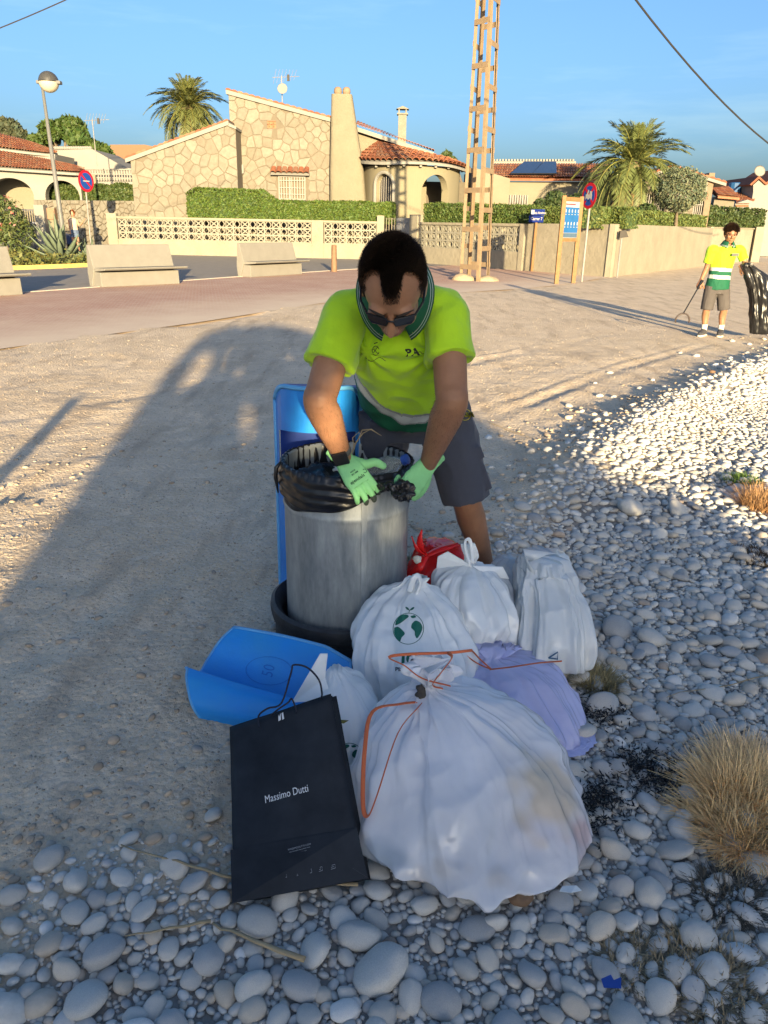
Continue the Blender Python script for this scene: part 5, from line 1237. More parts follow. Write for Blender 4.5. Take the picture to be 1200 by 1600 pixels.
# shirt
m=MB(); sec=[(.13,.203,.165,.035),(.16,.200,.162,.035),(.24,.196,.160,.035),(.36,.196,.152,.03),(.48,.205,.140,.02),(.59,.196,.118,.005),(.66,.150,.092,-.01),(.72,.100,.075,-.015)]
rg=[]
for s,w,d,fo in sec:
    c=hip+ax*s+Fd*fo+Vector((0,0,.03*math.sin(math.pi*s/.7)))+ (shc-hip-ax*(shc-hip).length)*0
    rg.append(ringE(c-X*.012,X*w,Fd*d,32,.9))
m.rings(rg)
for S_,E_ in ((SL,EL),(SR,ER)):
    e=S_.lerp(E_,.62 if S_ is SL else .56); sgn=1 if S_ is SR else -1; limb(m,[S_-X*sgn*.10+Vector((0,.04,.0)),S_-X*sgn*.04+Vector((0,.012,-.008)),S_+X*sgn*.006-Vector((0,0,.02)),S_.lerp(E_,.28),e+X*sgn*.004],[.070,.073,.075,.080,.085],n=20)
AXL=(shc-hip).length
def shirtpaint(c,n):
    s=(c-hip).dot(ax); x=(c-hip).dot(X); arm=min(((c-SL).dot((EL-SL).normalized())) if (c-SL).dot(X)<.02 else 0,9); 
    lat=abs(x-.0); 
    if c.y<2.60 and c.z>1.1 and (abs(c.x-.03)>.16): return 0
    if s>.45: return 0
    f=s-.14-.85*max(0,(abs(x+.01)-.055))
    if f<.062: return 1
    if f<.070: return 3
    if f<.105: return 2
    if f<.118: return 3
    return 0
def shirtfold(c,n):
    s=(c-hip).dot(ax); x=(c-hip).dot(X); d=.010*noise.noise(Vector((x*7,s*3.0,c.z*4)))
    for S_,sg in ((SL,-1),(SR,1)):
        v=c-(S_-X*sg*.05+Fd*.10-ax*.10); l=v.length; a=math.atan2(v.dot(ax),v.dot(X)*sg)
        d+=.010*math.sin(a*9+3*noise.noise(c*6))*math.exp(-(l/.13)**2)*min(1,l/.04)
        w=c-S_.lerp(E_,.4); 
    d+=.007*(1-abs(noise.noise(Vector((x*9+s*6,s*9,3)))*3))*.8+.003*noise.noise(c*22)
    d+=.006*math.sin(s*60+6*noise.noise(c*5))*math.exp(-((s-.2)/.10)**2)*.6
    return d
shirt=skinned(m,.0066,'polo_shirt',[neon,bottle_green,refl,refl_grey],WK,4,shirtfold,pf=shirtpaint)
bs_=BVHTree.FromObject(shirt,bpy.context.evaluated_depsgraph_get())
def onto(me,bvh,dirv,off=.0015,maxd=1.0):
    d=Vector(dirv).normalized()
    for v in me.vertices:
        h=bvh.ray_cast(v.co-d*maxd,d,3)
        if h[0] is not None: v.co=h[0]-d*off
    return me
def decal(name,me,M,bvh,dirv,m,parent,off=.0016,sub=0):
    me.transform(M)
    if sub:
        bm=bmesh.new(); bm.from_mesh(me); 
        for _ in range(sub): bmesh.ops.subdivide_edges(bm,edges=bm.edges,cuts=1); bmesh.ops.triangulate(bm,faces=bm.faces)
        bm.to_mesh(me); bm.free()
    onto(me,bvh,dirv,off); o=bpy.data.objects.new(name,me); COL.objects.link(o); me.materials.clear(); me.materials.append(m); 
    if parent: fix_parent(o,parent)
    return o
ink=mat('black print',(.015,.02,.015),.7,var=0)
vx=lambda u,v,Y:(frame(Yp(u,v,Y)-ray(u,v)*.25,(1,0,0),(0,0,1)),ray(u,v))
Mp,dv=vx(644,551,2.6); decal('logo_lettering',textmesh('PA',.034,.0016,1.2),Mp@Matrix.Rotation(.12,4,'Z'),bs_,dv,ink,WK)
m=MB(); m.tube([Vector((x,.004*math.sin(x*300),0)) for x in np.linspace(.022,.040,6)],.0011,4); me=m.mesh(); decal('logo_flourish',me,Mp,bs_,dv,ink,WK)
Mp,dv=vx(587,548,2.6); m=MB()
m.tube([Vector((.012*math.cos(a),.016*math.sin(a),0)) for a in np.linspace(.3,6.0,14)],.0012,4); m.tube([Vector((-.008,-.008,0)),Vector((.006,.012,0))],.0012,4); m.tube([Vector((-.008,.006,0)),Vector((.008,-.010,0))],.0012,4)
m.tube([Vector((-.006,.024,0)),Vector((.006,.028,0))],.0018,4); m.tube([Vector((x,-.03+.007*math.sin(x*110),0)) for x in np.linspace(-.035,.035,16)],.0011,4)
decal('crest_print',m.mesh(),Mp,bs_,dv,ink,WK)
# collar
NC=Vector((.020,2.535,1.440)); NA=(HC-HU*.06-NC).normalized(); NF=X.cross(NA).normalized(); NF=NF if NF.z<0 else -NF
def collar(NC,NA,NF,Xv,k,parent,mats,seed=1):
    V=[];F=[];mi=[]; n=40
    prof=[(.070,.035),(.080,.037),(.094,.018),(.106,-.004),(.112,-.016),(.114,-.020),(.119,-.028),(.121,-.033),(.126,-.040)]
    for i in range(n+1):
        a=lerp(R_(20),R_(340),i/n); fr=math.cos(a); ext=1+.42*max(0,fr)**3
        for rr_,h in prof:
            q=rr_ if rr_<.085 else .08+(rr_-.08)*ext; hh=h if h>.03 else .037-(.037-h)*(ext*.55+.45)
            V.append(NC+(NF*math.cos(a)*1.05+Xv*math.sin(a))*q*k+NA*hh*k+NF*(-.01+ .018*max(0,fr))*k)
    w=len(prof)
    for i in range(n):
        for j in range(w-1): F.append((i*w+j,i*w+j+1,(i+1)*w+j+1,(i+1)*w+j)); mi.append(1 if j in (4,6) else 0)
    mb=MB(); mb.v=[tuple(v) for v in V]; mb.f=F; mb.mi=mi; me=mb.mesh(); o=bpy.data.objects.new('collar',me); COL.objects.link(o)
    for x in mats: me.materials.append(x)
    me.polygons.foreach_set('use_smooth',[True]*len(F)); so=o.modifiers.new('s','SOLIDIFY'); so.thickness=.0035*k; so.offset=0; fix_parent(o,parent); return o
collar(NC,NA,NF,X,1.0,WK,[bottle_green,refl])
# placket of the open neck
m=MB(); q=NC+NF*.115-NA*.05
for s in (-1,1):
    m.prism([q+X*s*.055+NA*.035,q+X*s*.058-NA*.045,q+X*s*.006-NA*.085+NF*-.008,q+X*s*.002-NA*.03],NF*.004)
m.build('placket',neon,WK,bevel=.001)
# shorts
m=MB(); m.rings([ringE(hip+ax*.17+Fd*.015,X*.180,Fd*.140,28,.9),ringE(hip+ax*.10+Fd*.01,X*.182,Fd*.145,28,.9),ringE(hip+ax*.02,X*.182,Fd*.142,28,.9),ringE(hip-Vector((0,0,.06)),X*.19,Vector((0,-.14,0)),28,.9),ringE(hip-Vector((0,0,.12)),X*.165,Vector((0,-.12,0)),28,.9)])
limb(m,[HRj+Vector((0,0,.02)),HRj.lerp(KR,.35)+X*.012,HRj.lerp(KR,.7)+X*.012,HRj.lerp(KR,1.03)],[.125,.118,.108,.106],n=24); limb(m,[HLj+Vector((0,0,.02)),HLj.lerp(KL,.4),HLj.lerp(KL,1.0)],[.125,.115,.11],n=24)
ld=(KR-HRj).normalized(); pc=HRj.lerp(KR,.66)+X*.112
m.box(pc,(.022,.13,.17),Matrix.Rotation(R_(-24),3,'Y')); m.box(pc+X*.004+Vector((-.03,0,.085)),(.03,.14,.055),Matrix.Rotation(R_(-24),3,'Y'))
shorts=skinned(m,.0072,'shorts',navy,WK,4,lambda c,n:wrinkle(.0065,7,(0,.2,1),3)(c,n)+.004*math.sin(c.z*70+c.x*30+5*noise.noise(c*6))*max(0,min(1,(c.z-.75)*6))*max(0,min(1,(1.0-c.z)*8)))
bsh=BVHTree.FromObject(shorts,bpy.context.evaluated_depsgraph_get()); yel=mat('yellow print',(.5,.42,.03),.7,var=0)
Mp,dv=vx(727,648,3.1); decal('logo_lettering',textmesh('VASA',.026,.0012,1.1),Mp,bsh,dv,yel,WK); m=MB(); m.tube([Vector((.023*math.cos(a),.023*math.sin(a),0)) for a in np.linspace(0,6.28,20)],.0014,4); decal('logo_ring',m.mesh(),Mp,bsh,dv,yel,WK)
# seams: fly and side seam
m=MB(); 
for k in range(14):
    t=k/13
m.tube([Vector((.0,-.001*k,-.011*k)) for k in range(14)],.0012,4); Mp,dv=vx(655,625,3.05); decal('fly_seam',m.mesh(),Mp@Matrix.Rotation(math.pi/2,4,'X')@Matrix.Rotation(-math.pi/2,4,'X'),bsh,dv,mat('seam thread',(.02,.022,.03),.9,var=0),WK)
# gloves
gm=mat('mint green glove',(.23,.56,.24),.85,var=.06,sc=30,bump=.3,bsc=600,dist=.0008); gd_=mat('grey coated palm',(.05,.065,.05),.7,var=.3,sc=40)
def glove(name,W0,fd,back,curls,side,thumb,seed,palmy):
    y=Vector(fd).normalized(); z=Vector(back); z=(z-y*z.dot(y)).normalized(); x=y.cross(z); M=Matrix((x,y,z)).transposed().to_4x4(); M.translation=W0
    m=MB(); hand_mb(m,M,curls,1.12,side,thumb,g=.0010,splay=1.9)
    Mi=M.inverted()
    def pf(c,n):
        l=Mi@c; nl=Mi.to_3x3()@n
        return 1 if (nl.z<-.25 and l.y>palmy) or (l.y>.165+.01*noise.noise(c*60)) else 0
    o=skinned(m,.0029,name,[gm,gd_],WK,2,lambda c,n:.0014*noise.noise(c*55+Vector((seed,0,0)))+.0007*noise.noise(c*160),pf=pf)
    m=MB(); m.rings([[M@(Vector((w_*math.cos(a),y_,t_*math.sin(a)))*1.1) for a in np.linspace(0,2*math.pi,24,endpoint=False)] for y_,w_,t_ in ((-.052,.0355,.029),(-.046,.038,.031),(-.040,.0355,.029),(-.032,.036,.029),(-.02,.035,.027))],cap=False)
    c=m.build('cuff',gm,WK,True); so=c.modifiers.new('s','SOLIDIFY'); so.thickness=.002; fix_parent(c,o); return o,M
gl,GM=glove('glove',WL+(WL-EL).normalized()*.035,Vector((.085,-.05,-.105)),Vector((.25,-1,.42)),[(.25,.5,.5),(.2,.45,.45),(.22,.45,.5),(.3,.5,.5)],1,(1.2,.15),1,.02)
bg_=BVHTree.FromObject(gl,bpy.context.evaluated_depsgraph_get())
Mg=GM@Matrix.Translation((.0,.075,.06))@Matrix.Rotation(math.pi,4,'Z')
def gtxt(t,size,dx,dy,rot=0): decal('glove_print',textmesh(t,size,.0004,1.1),GM@Matrix.Translation((dx,dy,.07))@Matrix.Rotation(math.pi+.0+rot,4,'Z'),bg_,GM.to_3x3()@Vector((0,0,-1)),mat('glove ink',(.03,.10,.05),.8,var=0),gl)
gtxt('ejendals',.017,.004,.088); gtxt('EN 388',.008,.0,.066); gtxt('4131X',.007,.002,.056)
m=MB(); m.tube([Vector((.007*math.cos(a),.007*math.sin(a),0)) for a in np.linspace(.4,5.2,10)],.0012,4); decal('glove_logo',m.mesh(),GM@Matrix.Translation((-.035,.078,.07)),bg_,GM.to_3x3()@Vector((0,0,-1)),mat('glove ink'),gl)
gr_,GM2=glove('glove',WR+(WR-ER).normalized()*.035,Vector((-.075,-.055,-.085)),Vector((.75,-.45,.45)),[(.75,1.0,.8),(.8,1.0,.8),(.85,1.05,.8),(.9,1.05,.8)],1,(.5,.5),5,.03)
# watch
wd=(WL-EL).normalized(); wc=WL.lerp(EL,.06); side=Vector((-.12,-.95,.32)); side=(side-wd*side.dot(wd)).normalized(); wx=wd.cross(side)
m=MB(); m.rings([[wc+wd*t+(side*math.cos(a)+wx*math.sin(a))*.039 for a in np.linspace(0,2*math.pi,24,endpoint=False)] for t in (-.011,-.009,.009,.011)],cap=False); wt=m.build('watch_strap',mat('grey watch strap',(.06,.065,.07),.6),WK,True); so=wt.modifiers.new('s','SOLIDIFY'); so.thickness=.003
m=MB(); m.box(wc+side*.043,(.054,.058,.012),Matrix((wx,wd,side)).transposed()); fix_parent(m.build('watch_case',black,WK,bevel=.004),wt)
for A_,K_ in ((AR,KR),(AL,KL)): shoes(A_,Vector((.15,-1,0)),WK)
# ---------------------------------------------------------------- young litter picker
YY=13.25; y_=lambda u,v,d=0:Yp(u,v,YY+d)
YM=empty('person',(5.45,YY,0),'young man in neon polo and grey shorts holding a black bag and a litter grabber','person')
g2=mat('grey work shorts',(.072,.064,.062),.85,var=.08,sc=7,bump=.2,bsc=200,dist=.002)
def P2(u,v,d=0): return y_(u,v,d)
hipc=P2(1121,447); sc_=P2(1133,388); nk=P2(1138,380); hc=P2(1142,366,-.03)
s1,s2_=P2(1112,391),P2(1156,391); e1_,e2_=P2(1104,419,.03),P2(1165,412,-.05); w1,w2=P2(1096,437,-.02),P2(1158,417,-.25)
X2=(s2_-s1).normalized(); F2=Vector((.1,-1,0)).normalized()
M2=Matrix((Vector((-1,0,0)),Vector((0,-1,-.18)).normalized(),Vector((0,-.18,1)).normalized())).transposed().to_4x4(); M2=Matrix.Rotation(R_(-6),4,'Z')@M2; M2.translation=hc
hk=1.12; m=head_mb(hk,M2); limb(m,[sc_+Vector((0,.02,-.02)),nk,hc-Vector((0,-.02,.06))],[.07,.058,.056])
for a,b,c in ((s1,e1_,w1),(s2_,e2_,w2)): limb(m,[a,(a+b)/2,b,b.lerp(c,.35),c],[.052,.047,.041,.042,.028])
kn1,kn2=P2(1104,484),P2(1131,484); an1,an2=P2(1100,516,.03),P2(1126,517,.03)
for h,k,a in ((hipc-X2*.09,kn1,an1),(hipc+X2*.09,kn2,an2)): limb(m,[h,h.lerp(k,.6),k,k.lerp(a,.3)+Vector((0,.02,0)),k.lerp(a,.7),a],[.09,.075,.058,.060,.045,.037])
hm=MB(); d=(w1-e1_).normalized(); 
def Mh(o,y,z):
    y=Vector(y).normalized(); z=Vector(z); z=(z-y*z.dot(y)).normalized(); x=y.cross(z); M=Matrix((x,y,z)).transposed().to_4x4(); M.translation=o; return M
hand_mb(m,Mh(w1+d*.02,d,Vector((-.7,-.6,.2))),[1.1]*4,1.05,1,(.4,.9)); hand_mb(m,Mh(w2,Vector((.3,-.6,-.5)),Vector((-.6,-.5,.4))),[1.0]*4,1.05,-1,(.4,.9))
m.rings([ringE(hipc,X2*.15,F2*.1),ringE(sc_,X2*.14,F2*.09)])
skinned(m,.0075,'body',skin,YM,3)
hair(hk,M2,lambda p:(.086-max(0,.03-p.z)*1.8)-p.y if p.z>.045 else ((.03-p.y) if p.z>-.015 else min(-.03-p.y,p.z+.075)),mat('dark curly hair',(.035,.018,.010),.6,var=.3,sc=30),YM,9000000*.02,lambda l,r:((.045 if l.z>.04 else .012),Vector((r.uniform(-.6,.6),.7 if l.z>.04 else 0,r.uniform(-.3,.5)))),6,1.10)
m=MB(); 
for s in (-1,1): m.ball(M2@(Vector((s*.031,.083,.004))*hk),.010*hk,8,6); m.tube([M2@(Vector((s*.014,.096,.022))*hk),M2@(Vector((s*.034,.093,.027))*hk),M2@(Vector((s*.054,.078,.02))*hk)],.004,5)
m.build('eyes_and_brows',hairm,YM,True)
m=MB(); ah=(sc_-hipc).normalized(); LL=(sc_-hipc).length
m.rings([ringE(hipc+ah*t,X2*w,F2*dd_,28,.9) for t,w,dd_ in ((-.05,.19,.14),(.05,.180,.133),(.2,.17,.122),(.36,.188,.125),(.48,.205,.12),(.56,.19,.10),(.62,.11,.075))])
for a,b,sg in ((s1,e1_,-1),(s2_,e2_,1)): limb(m,[a-X2*sg*.08,a,a.lerp(b,.4),a.lerp(b,.72)],[.08,.08,.076,.078])
def sp2(c,n):
    t=(c-hipc).dot(ah); x=(c-hipc).dot(X2)
    if abs(x)>.195 and t>.22: return 0
    return 1 if t<.115 else 2 if t<.175 else 1 if t<.235 else 2 if t<.29 else 0
skinned(m,.0085,'polo_shirt',[neon,bottle_green,refl],YM,4,wrinkle(.008,8,(0,0,1),2),pf=sp2)
collar(nk+Vector((0,-.0,.0)),Vector((0,-.15,1)).normalized(),Vector((0,-1,-.15)).normalized(),X2,.92,YM,[bottle_green,refl])
m=MB(); m.box(P2(1149,398,-.17),(.11,.01,.045)); m.build('chest_logo',mat('logo grey',(.1,.1,.09),.7),YM)
m=MB(); m.rings([ringE(hipc+ah*.02,X2*.155,F2*.11,24),ringE(hipc,X2*.18,F2*.13,24),ringE(hipc-Vector((0,0,.12)),X2*.17,F2*.12,24)])
for h,k in ((hipc-X2*.09,kn1),(hipc+X2*.09,kn2)): limb(m,[h,h.lerp(k,.5),h.lerp(k,1.0)],[.11,.105,.100])
skinned(m,.009,'shorts',g2,YM,4,wrinkle(.007,8,(0,0,1),7))
for a,k in ((an1,kn1),(an2,kn2)):
    m=MB(); limb(m,[k.lerp(a,.70),k.lerp(a,.85),a-Vector((0,0,.03))],[.047,.043,.045]); m.build('sock',sock,YM,True)
shoes(an1,Vector((-.75,-1,0)),YM,1.1); shoes(an2,Vector((-.45,-1,0)),YM,1.1)
# grabber
gb=empty('litter_grabber',w1,'dark litter grabber tool with a curved jaw held by the young man','litter picker'); hnd=P2(1093,446,-.06); tip=P2(1067,491,-.1); m=MB(); m.tube([hnd+(hnd-tip)*.12,tip],.011,8); m.build('shaft',black,gb)
m=MB(); m.tube([hnd+(hnd-tip)*.18,hnd-(hnd-tip)*.12],[.026,.02],8); m.build('grip',black,gb)
for s in (-1,1):
    m=MB(); m.tube([tip+Vector((s*.115*math.sin(a),-.02,.045+.0-.115*(1-math.cos(a))-.03)) for a in np.linspace(.0,1.9,10)],[.014]*8+[.012,.008],6); m.build('jaw',mat('dark steel',(.05,.035,.03),.5),gb,True)
# ---------------------------------------------------------------- woman in shorts far left
WM=empty('person',(-14.6,38.9,0),'woman in pale top and denim shorts standing before the rubble wall','person')
Yw=39.3; q=lambda u,v,d=0:Yp(u,v,Yw+d); wh_=q(116,361); ws=q(114,343); wn2=q(114,339); whd=q(113,333.5)
Mw=Matrix((Vector((-1,0,0)),Vector((0,-1,0)),Vector((0,0,1)))).transposed().to_4x4(); Mw.translation=whd
m=head_mb(1.15,Mw); limb(m,[ws,wn2,whd],[.07,.055,.055]); X3=Vector((1,0,0))
sl1,sl2=ws-X3*.2,ws+X3*.2; el1,el2=q(108.5,353),q(124,352); wl1,wl2=q(110,362,-.1),q(131,344,-.15)
for a,b,c in ((sl1,el1,wl1),(sl2,el2,wl2)): limb(m,[a,b,c,c+(c-b).normalized()*.12],[.05,.042,.032,.025])
an=[q(117,391),q(124,391)]
for s,a in zip((-1,1),an): a.z=.08; h=wh_+X3*s*.1; limb(m,[h,h.lerp(a,.45),h.lerp(a,.65),a,a+Vector((0,-.12,-.04))],[.10,.068,.065,.04,.035])
m.rings([ringE(wh_,X3*.17,Vector((0,.11,0))),ringE(ws,X3*.17,Vector((0,.09,0)))]); skinned(m,.016,'body',mat('sunburnt skin',(.40,.20,.13),.55),WM,3)
m=MB(); m.rings([ringE(wh_+Vector((0,0,.0)),X3*.19,Vector((0,.14,0))),ringE(wh_+Vector((0,0,.3)),X3*.18,Vector((0,.13,0))),ringE(ws,X3*.2,Vector((0,.12,0))),ringE(ws+Vector((0,0,.07)),X3*.13,Vector((0,.09,0)))]); skinned(m,.02,'top',mat('pale pink top',(.42,.32,.24),.85),WM,3)
m=MB(); m.rings([ringE(wh_+Vector((0,0,.08)),X3*.185,Vector((0,.14,0))),ringE(wh_-Vector((0,0,.1)),X3*.21,Vector((0,.15,0)))])
for s in (-1,1): limb(m,[wh_+X3*s*.09,wh_+X3*s*.11-Vector((0,0,.28))],[.12,.115])
skinned(m,.02,'denim_shorts',mat('denim',(.08,.11,.18),.85,var=.25,sc=8),WM,3)
hair(1.15,Mw,lambda p:.06-p.y if p.z>.0 else min(-.0-p.y,p.z+.09),mat('auburn hair',(.22,.08,.03),.6),WM,200000,lambda l,r:(.03,Vector((0,0,-.5))),9,1.12)
# ================================================================== DRUM AND BINS
BC=Vector((-.150,2.90,0)); BR=.247
zinc=bpy.data.materials.new('dull zinc'); zinc.use_nodes=True
def _z():
    nt=zinc.node_tree; N=nt.nodes; L=nt.links; b=N['Principled BSDF']; b.inputs['Metallic'].default_value=.4; b.inputs['Roughness'].default_value=.5
    tc=N.new('ShaderNodeTexCoord'); mp=N.new('ShaderNodeMapping'); mp.inputs['Scale'].default_value=(1,1,.25); L.new(tc.outputs['Object'],mp.inputs[0])
    n=N.new('ShaderNodeTexNoise'); n.inputs['Scale'].default_value=9; n.inputs['Detail'].default_value=9; n.inputs['Roughness'].default_value=.7; L.new(mp.outputs[0],n.inputs[0])
    n2=N.new('ShaderNodeTexNoise'); n2.inputs['Scale'].default_value=70; n2.inputs['Detail'].default_value=4; L.new(mp.outputs[0],n2.inputs[0])
    r=N.new('ShaderNodeValToRGB'); e=r.color_ramp.elements; e[0].position=.3; e[0].color=(.16,.185,.20,1); e[1].position=.7; e[1].color=(.40,.43,.43,1)
    ad=N.new('ShaderNodeMath'); ad.operation='MULTIPLY_ADD'; ad.inputs[1].default_value=.25; L.new(n2.outputs[0],ad.inputs[0]); sb=N.new('ShaderNodeMath'); sb.operation='SUBTRACT'; sb.inputs[1].default_value=.12; L.new(n.outputs[0],sb.inputs[0]); L.new(sb.outputs[0],ad.inputs[2]); L.new(ad.outputs[0],r.inputs[0]); L.new(r.outputs[0],b.inputs['Base Color'])
    m=N.new('ShaderNodeMapRange'); m.inputs[3].default_value=.38; m.inputs[4].default_value=.68; L.new(n.outputs[0],m.inputs[0]); L.new(m.outputs[0],b.inputs['Roughness'])
    bp=N.new('ShaderNodeBump'); bp.inputs['Strength'].default_value=.25; bp.inputs['Distance'].default_value=.004; L.new(n.outputs[0],bp.inputs['Height']); L.new(bp.outputs[0],b.inputs['Normal'])
_z()
dr=empty('metal_drum',BC,'dull zinc metal litter drum standing in a black rubber base','litter bin')
zt=.785; NR=96; rr=[]
prof=[(BR-.004,.03),(BR,.06),(BR,.60),(BR+.003,.612),(BR+.005,.62),(BR+.003,.628),(BR,.64),(BR,zt-.02),(BR+.006,zt),(BR,zt+.006),(BR-.006,zt),(BR-.006,.05)]
for r_,z in prof:
    ring=[]
    for j in range(NR):
        a=2*math.pi*j/NR; d=.0035*noise.noise(Vector((math.cos(a)*3,math.sin(a)*3,z*4)))-.004*math.exp(-(((a-4.4)/.1)**2+((z-.3)/.06)**2)); ring.append(BC+Vector(((r_+d)*math.cos(a),(r_+d)*math.sin(a),z)))
    rr.append(ring)
m=MB(); m.rings(rr,cap=False); m.build('drum_shell',zinc,dr,'auto')
m=MB(); a=R_(-72); m.box(BC+Vector((math.cos(a)*(BR+.002),math.sin(a)*(BR+.002),.40)),(.004,.022,.72),Matrix.Rotation(a,3,'Z')); m.build('weld_seam',zinc,dr)
rub=mat('black rubber',(.028,.03,.033),.55,var=.35,sc=14,bump=.3,bsc=60)
m=MB(); pf_=[(.262,.03),(.266,.13),(.278,.175),(.300,.195),(.315,.185),(.318,.16),(.312,.13),(.300,.12),(.298,.04),(.305,.0),(.262,.0)]
m.rings([[BC+Vector(((r_+.004*noise.noise(Vector((math.cos(a)*2,math.sin(a)*2,z*5))))*math.cos(a),(r_)*math.sin(a),z)) for a in np.linspace(0,2*math.pi,72,endpoint=False)] for r_,z in pf_]+[],cap=False); m.build('rubber_base',rub,dr,'auto')
# liner: folded over the rim, longer at the left, hanging in swags
film=mat('black bin liner film',(.012,.012,.013),.28,var=.2,sc=8,bump=.35,bsc=30,spec=.5,dist=.004)
ln=empty('bin_liner',BC+Vector((0,0,zt)),'black plastic liner folded over the rim of the metal drum','bin liner'); rr=[]; n=240
def drop(a):
    # front-left hangs lowest
    c=math.cos(a-R_(222)); return .045+.085*max(0,c)**1.2+.02*max(0,math.cos(a-R_(250)))+.006*math.sin(a*7)
for k in range(26):
    t=k/25; ring=[]
    for j in range(n):
        a=2*math.pi*j/n; ca,sa=math.cos(a),math.sin(a); D=drop(a)
        if t<.38: s=t/.38; r_=BR-.018+.014*s; z=zt-.22*(1-s)
        elif t<.5: s=(t-.38)/.12; r_=BR-.004+.018*s; z=zt+.010*math.sin(s*math.pi)
        else: s=(t-.5)/.5; r_=BR+.012+.007*math.sin(s*math.pi)*(1+D*4)-.004*s; z=zt-D*s
        q=Vector((ca*2.2,sa*2.2,z*1)); f=(.006*math.sin((z-zt)*150+a*5+5*noise.noise(Vector((ca*1.5,sa*1.5,z*3)))) if t>.52 else .004*math.sin(a*46+6*noise.noise(Vector((ca*2,sa*2,0)))))*(1-.0*s)
        f+=.006*noise.noise(Vector((ca*5,sa*5,z*22)))
        if t>.97: f*=.4
        ring.append(BC+Vector(((r_+f)*ca,(r_+f)*sa,z)))
    rr.append(ring)
m=MB(); m.rings(rr,cap=False); o=m.build('liner_film',film,ln,True); so=o.modifiers.new('s','SOLIDIFY'); so.thickness=.0012
m=MB(); p=BC+Vector((-.235,-.085,zt)); m.tube([p+Vector((-.012,0,.012)),p+Vector((-.03,-.005,-.01)),p+Vector((-.033,-.01,-.05)),p+Vector((-.025,-.01,-.11))],[.004,.009,.008,.003],8); m.build('twisted_end',film,ln,True)
def crumple(me,amp,f,seed=0,sharp=1):
    off=Vector((seed*3.7,seed*1.3,seed*5.1))
    def g(c,n):
        a=0; q=c*f+off
        a+=(abs(noise.noise(q))-.22)*1.0; a+=(abs(noise.noise(q*2.1+off))-.22)*.5; a+=(abs(noise.noise(q*4.3))-.2)*.22
        return -a*amp*2
    disp(me,g)
def lump(name,c,r,m,amp,f,seed,label=None,cat=None,parent=None,sub=5,M=None,group=None):
    bm=bmesh.new(); bmesh.ops.create_icosphere(bm,subdivisions=sub,radius=1); me=bpy.data.meshes.new(name); bm.to_mesh(me); bm.free()
    for v in me.vertices:
        p=Vector((v.co.x*r[0],v.co.y*r[1],v.co.z*r[2])); v.co=(M@p if M else p)
    for v in me.vertices: v.co+=Vector(c)
    crumple(me,amp,f,seed); o=bpy.data.objects.new(name,me); COL.objects.link(o); me.materials.append(m); me.polygons.foreach_set('use_smooth',[True]*len(me.polygons))
    if parent: fix_parent(o,parent)
    return tag(o,label,cat,group)
lump('rubbish_bag',BC+Vector((-.10,-.02,zt-.11)),(.125,.17,.075),film,.03,9,3,'glossy crumpled black bag inside the drum at the left','rubbish bag')
lump('rubbish_bag',BC+Vector((.09,.05,zt-.16)),(.13,.15,.08),film,.03,9,5,'dark bag deep in the drum below the plastic bottle','rubbish bag')
paperw=mat('white paper scrap',(.6,.58,.5),.8,var=.05)
m=MB(); p=BC+Vector((-.035,.02,zt-.045)); m.box(p,(.055,.03,.012),Matrix.Rotation(.4,3,'Z')@Matrix.Rotation(.3,3,'X')); tag(m.build('carton_scrap',paperw,None,bevel=.003),'small cream carton piece lying on the black bag in the drum','litter')
lump('crumpled_paper',BC+Vector((-.005,.06,zt-.03)),(.03,.035,.028),paperw,.012,22,8,'white crumpled paper beside the watch hand in the drum','litter',sub=4)
# bottle
pet=mat('clear plastic',(.75,.85,.9),.08,var=0,trans=.86,spec=.5,ior=1.2); cap=mat('blue bottle cap',(.02,.06,.28),.4,var=0)
def bottle(c,d,L,r,label,capm=cap):
    d=Vector(d).normalized(); c=Vector(c); root=empty('plastic_bottle',c,label,'bottle'); Mx=d.to_track_quat('Z','Y').to_matrix(); m=MB()
    pr_=[(.3*r,0),(.9*r,.01),(r,.03),(r*.97,.3*L),(r*.9,.33*L),(r*.97,.36*L),(r,.55*L),(r*.93,.66*L),(r*.6,.80*L),(r*.36,.88*L),(.36*r,.93*L)]
    m.lathe(pr_,c,20,True,Mx); o=m.build('bottle_body',pet,root,True); disp(o.data,lambda q,n:.004*noise.noise(q*30))
    m=MB(); m.lathe([(.43*r,.92*L),(.46*r,.93*L),(.46*r,1.0*L),(.38*r,1.01*L)],c,16,True,Mx); m.build('cap',capm,root,'auto'); return root
b0=Yp(583,738,2.78); b1_=Yp(634,718,2.72); bottle(b0-(b1_-b0)*.5,b1_-b0,.235,.044,'clear crushed water bottle with blue cap lying in the drum between the gloves')
# bundle in the right hand
lump('black_bundle',Yp(629,767,2.585),(.040,.032,.030),film,.022,24,2,'knotted black plastic gripped by the gloved hand on the right','plastic film',sub=5)
m=MB(); m.tube([Yp(602,757,2.60),Yp(590,750,2.61),Yp(612,762,2.60)],[.012,.018,.014],8); 
lump('black_film_tail',Yp(603,760,2.61),(.030,.016,.013),film,.012,30,4,'black plastic tail stretched between the two gloves','plastic film',sub=4)
# dry twig over the rim
tw=mat('dry grass stem',(.34,.26,.15),.8,var=.2); m=MB(); m.tube([Yp(548,712,2.85),Yp(556,692,2.9),Yp(567,677,2.92),Yp(577,672,2.92)],[.0035,.003,.002,.001],5); m.tube([Yp(560,686,2.9),Yp(566,672,2.9),Yp(580,671,2.88),Yp(596,681,2.85)],[.002,.0025,.003,.001],5); m.tube([Yp(553,700,2.88),Yp(551,684,2.9),Yp(562,674,2.9)],[.002,.002,.001],5); tag(m.build('dry_twig',tw),'curled dry twig sticking up behind the drum rim','twig')
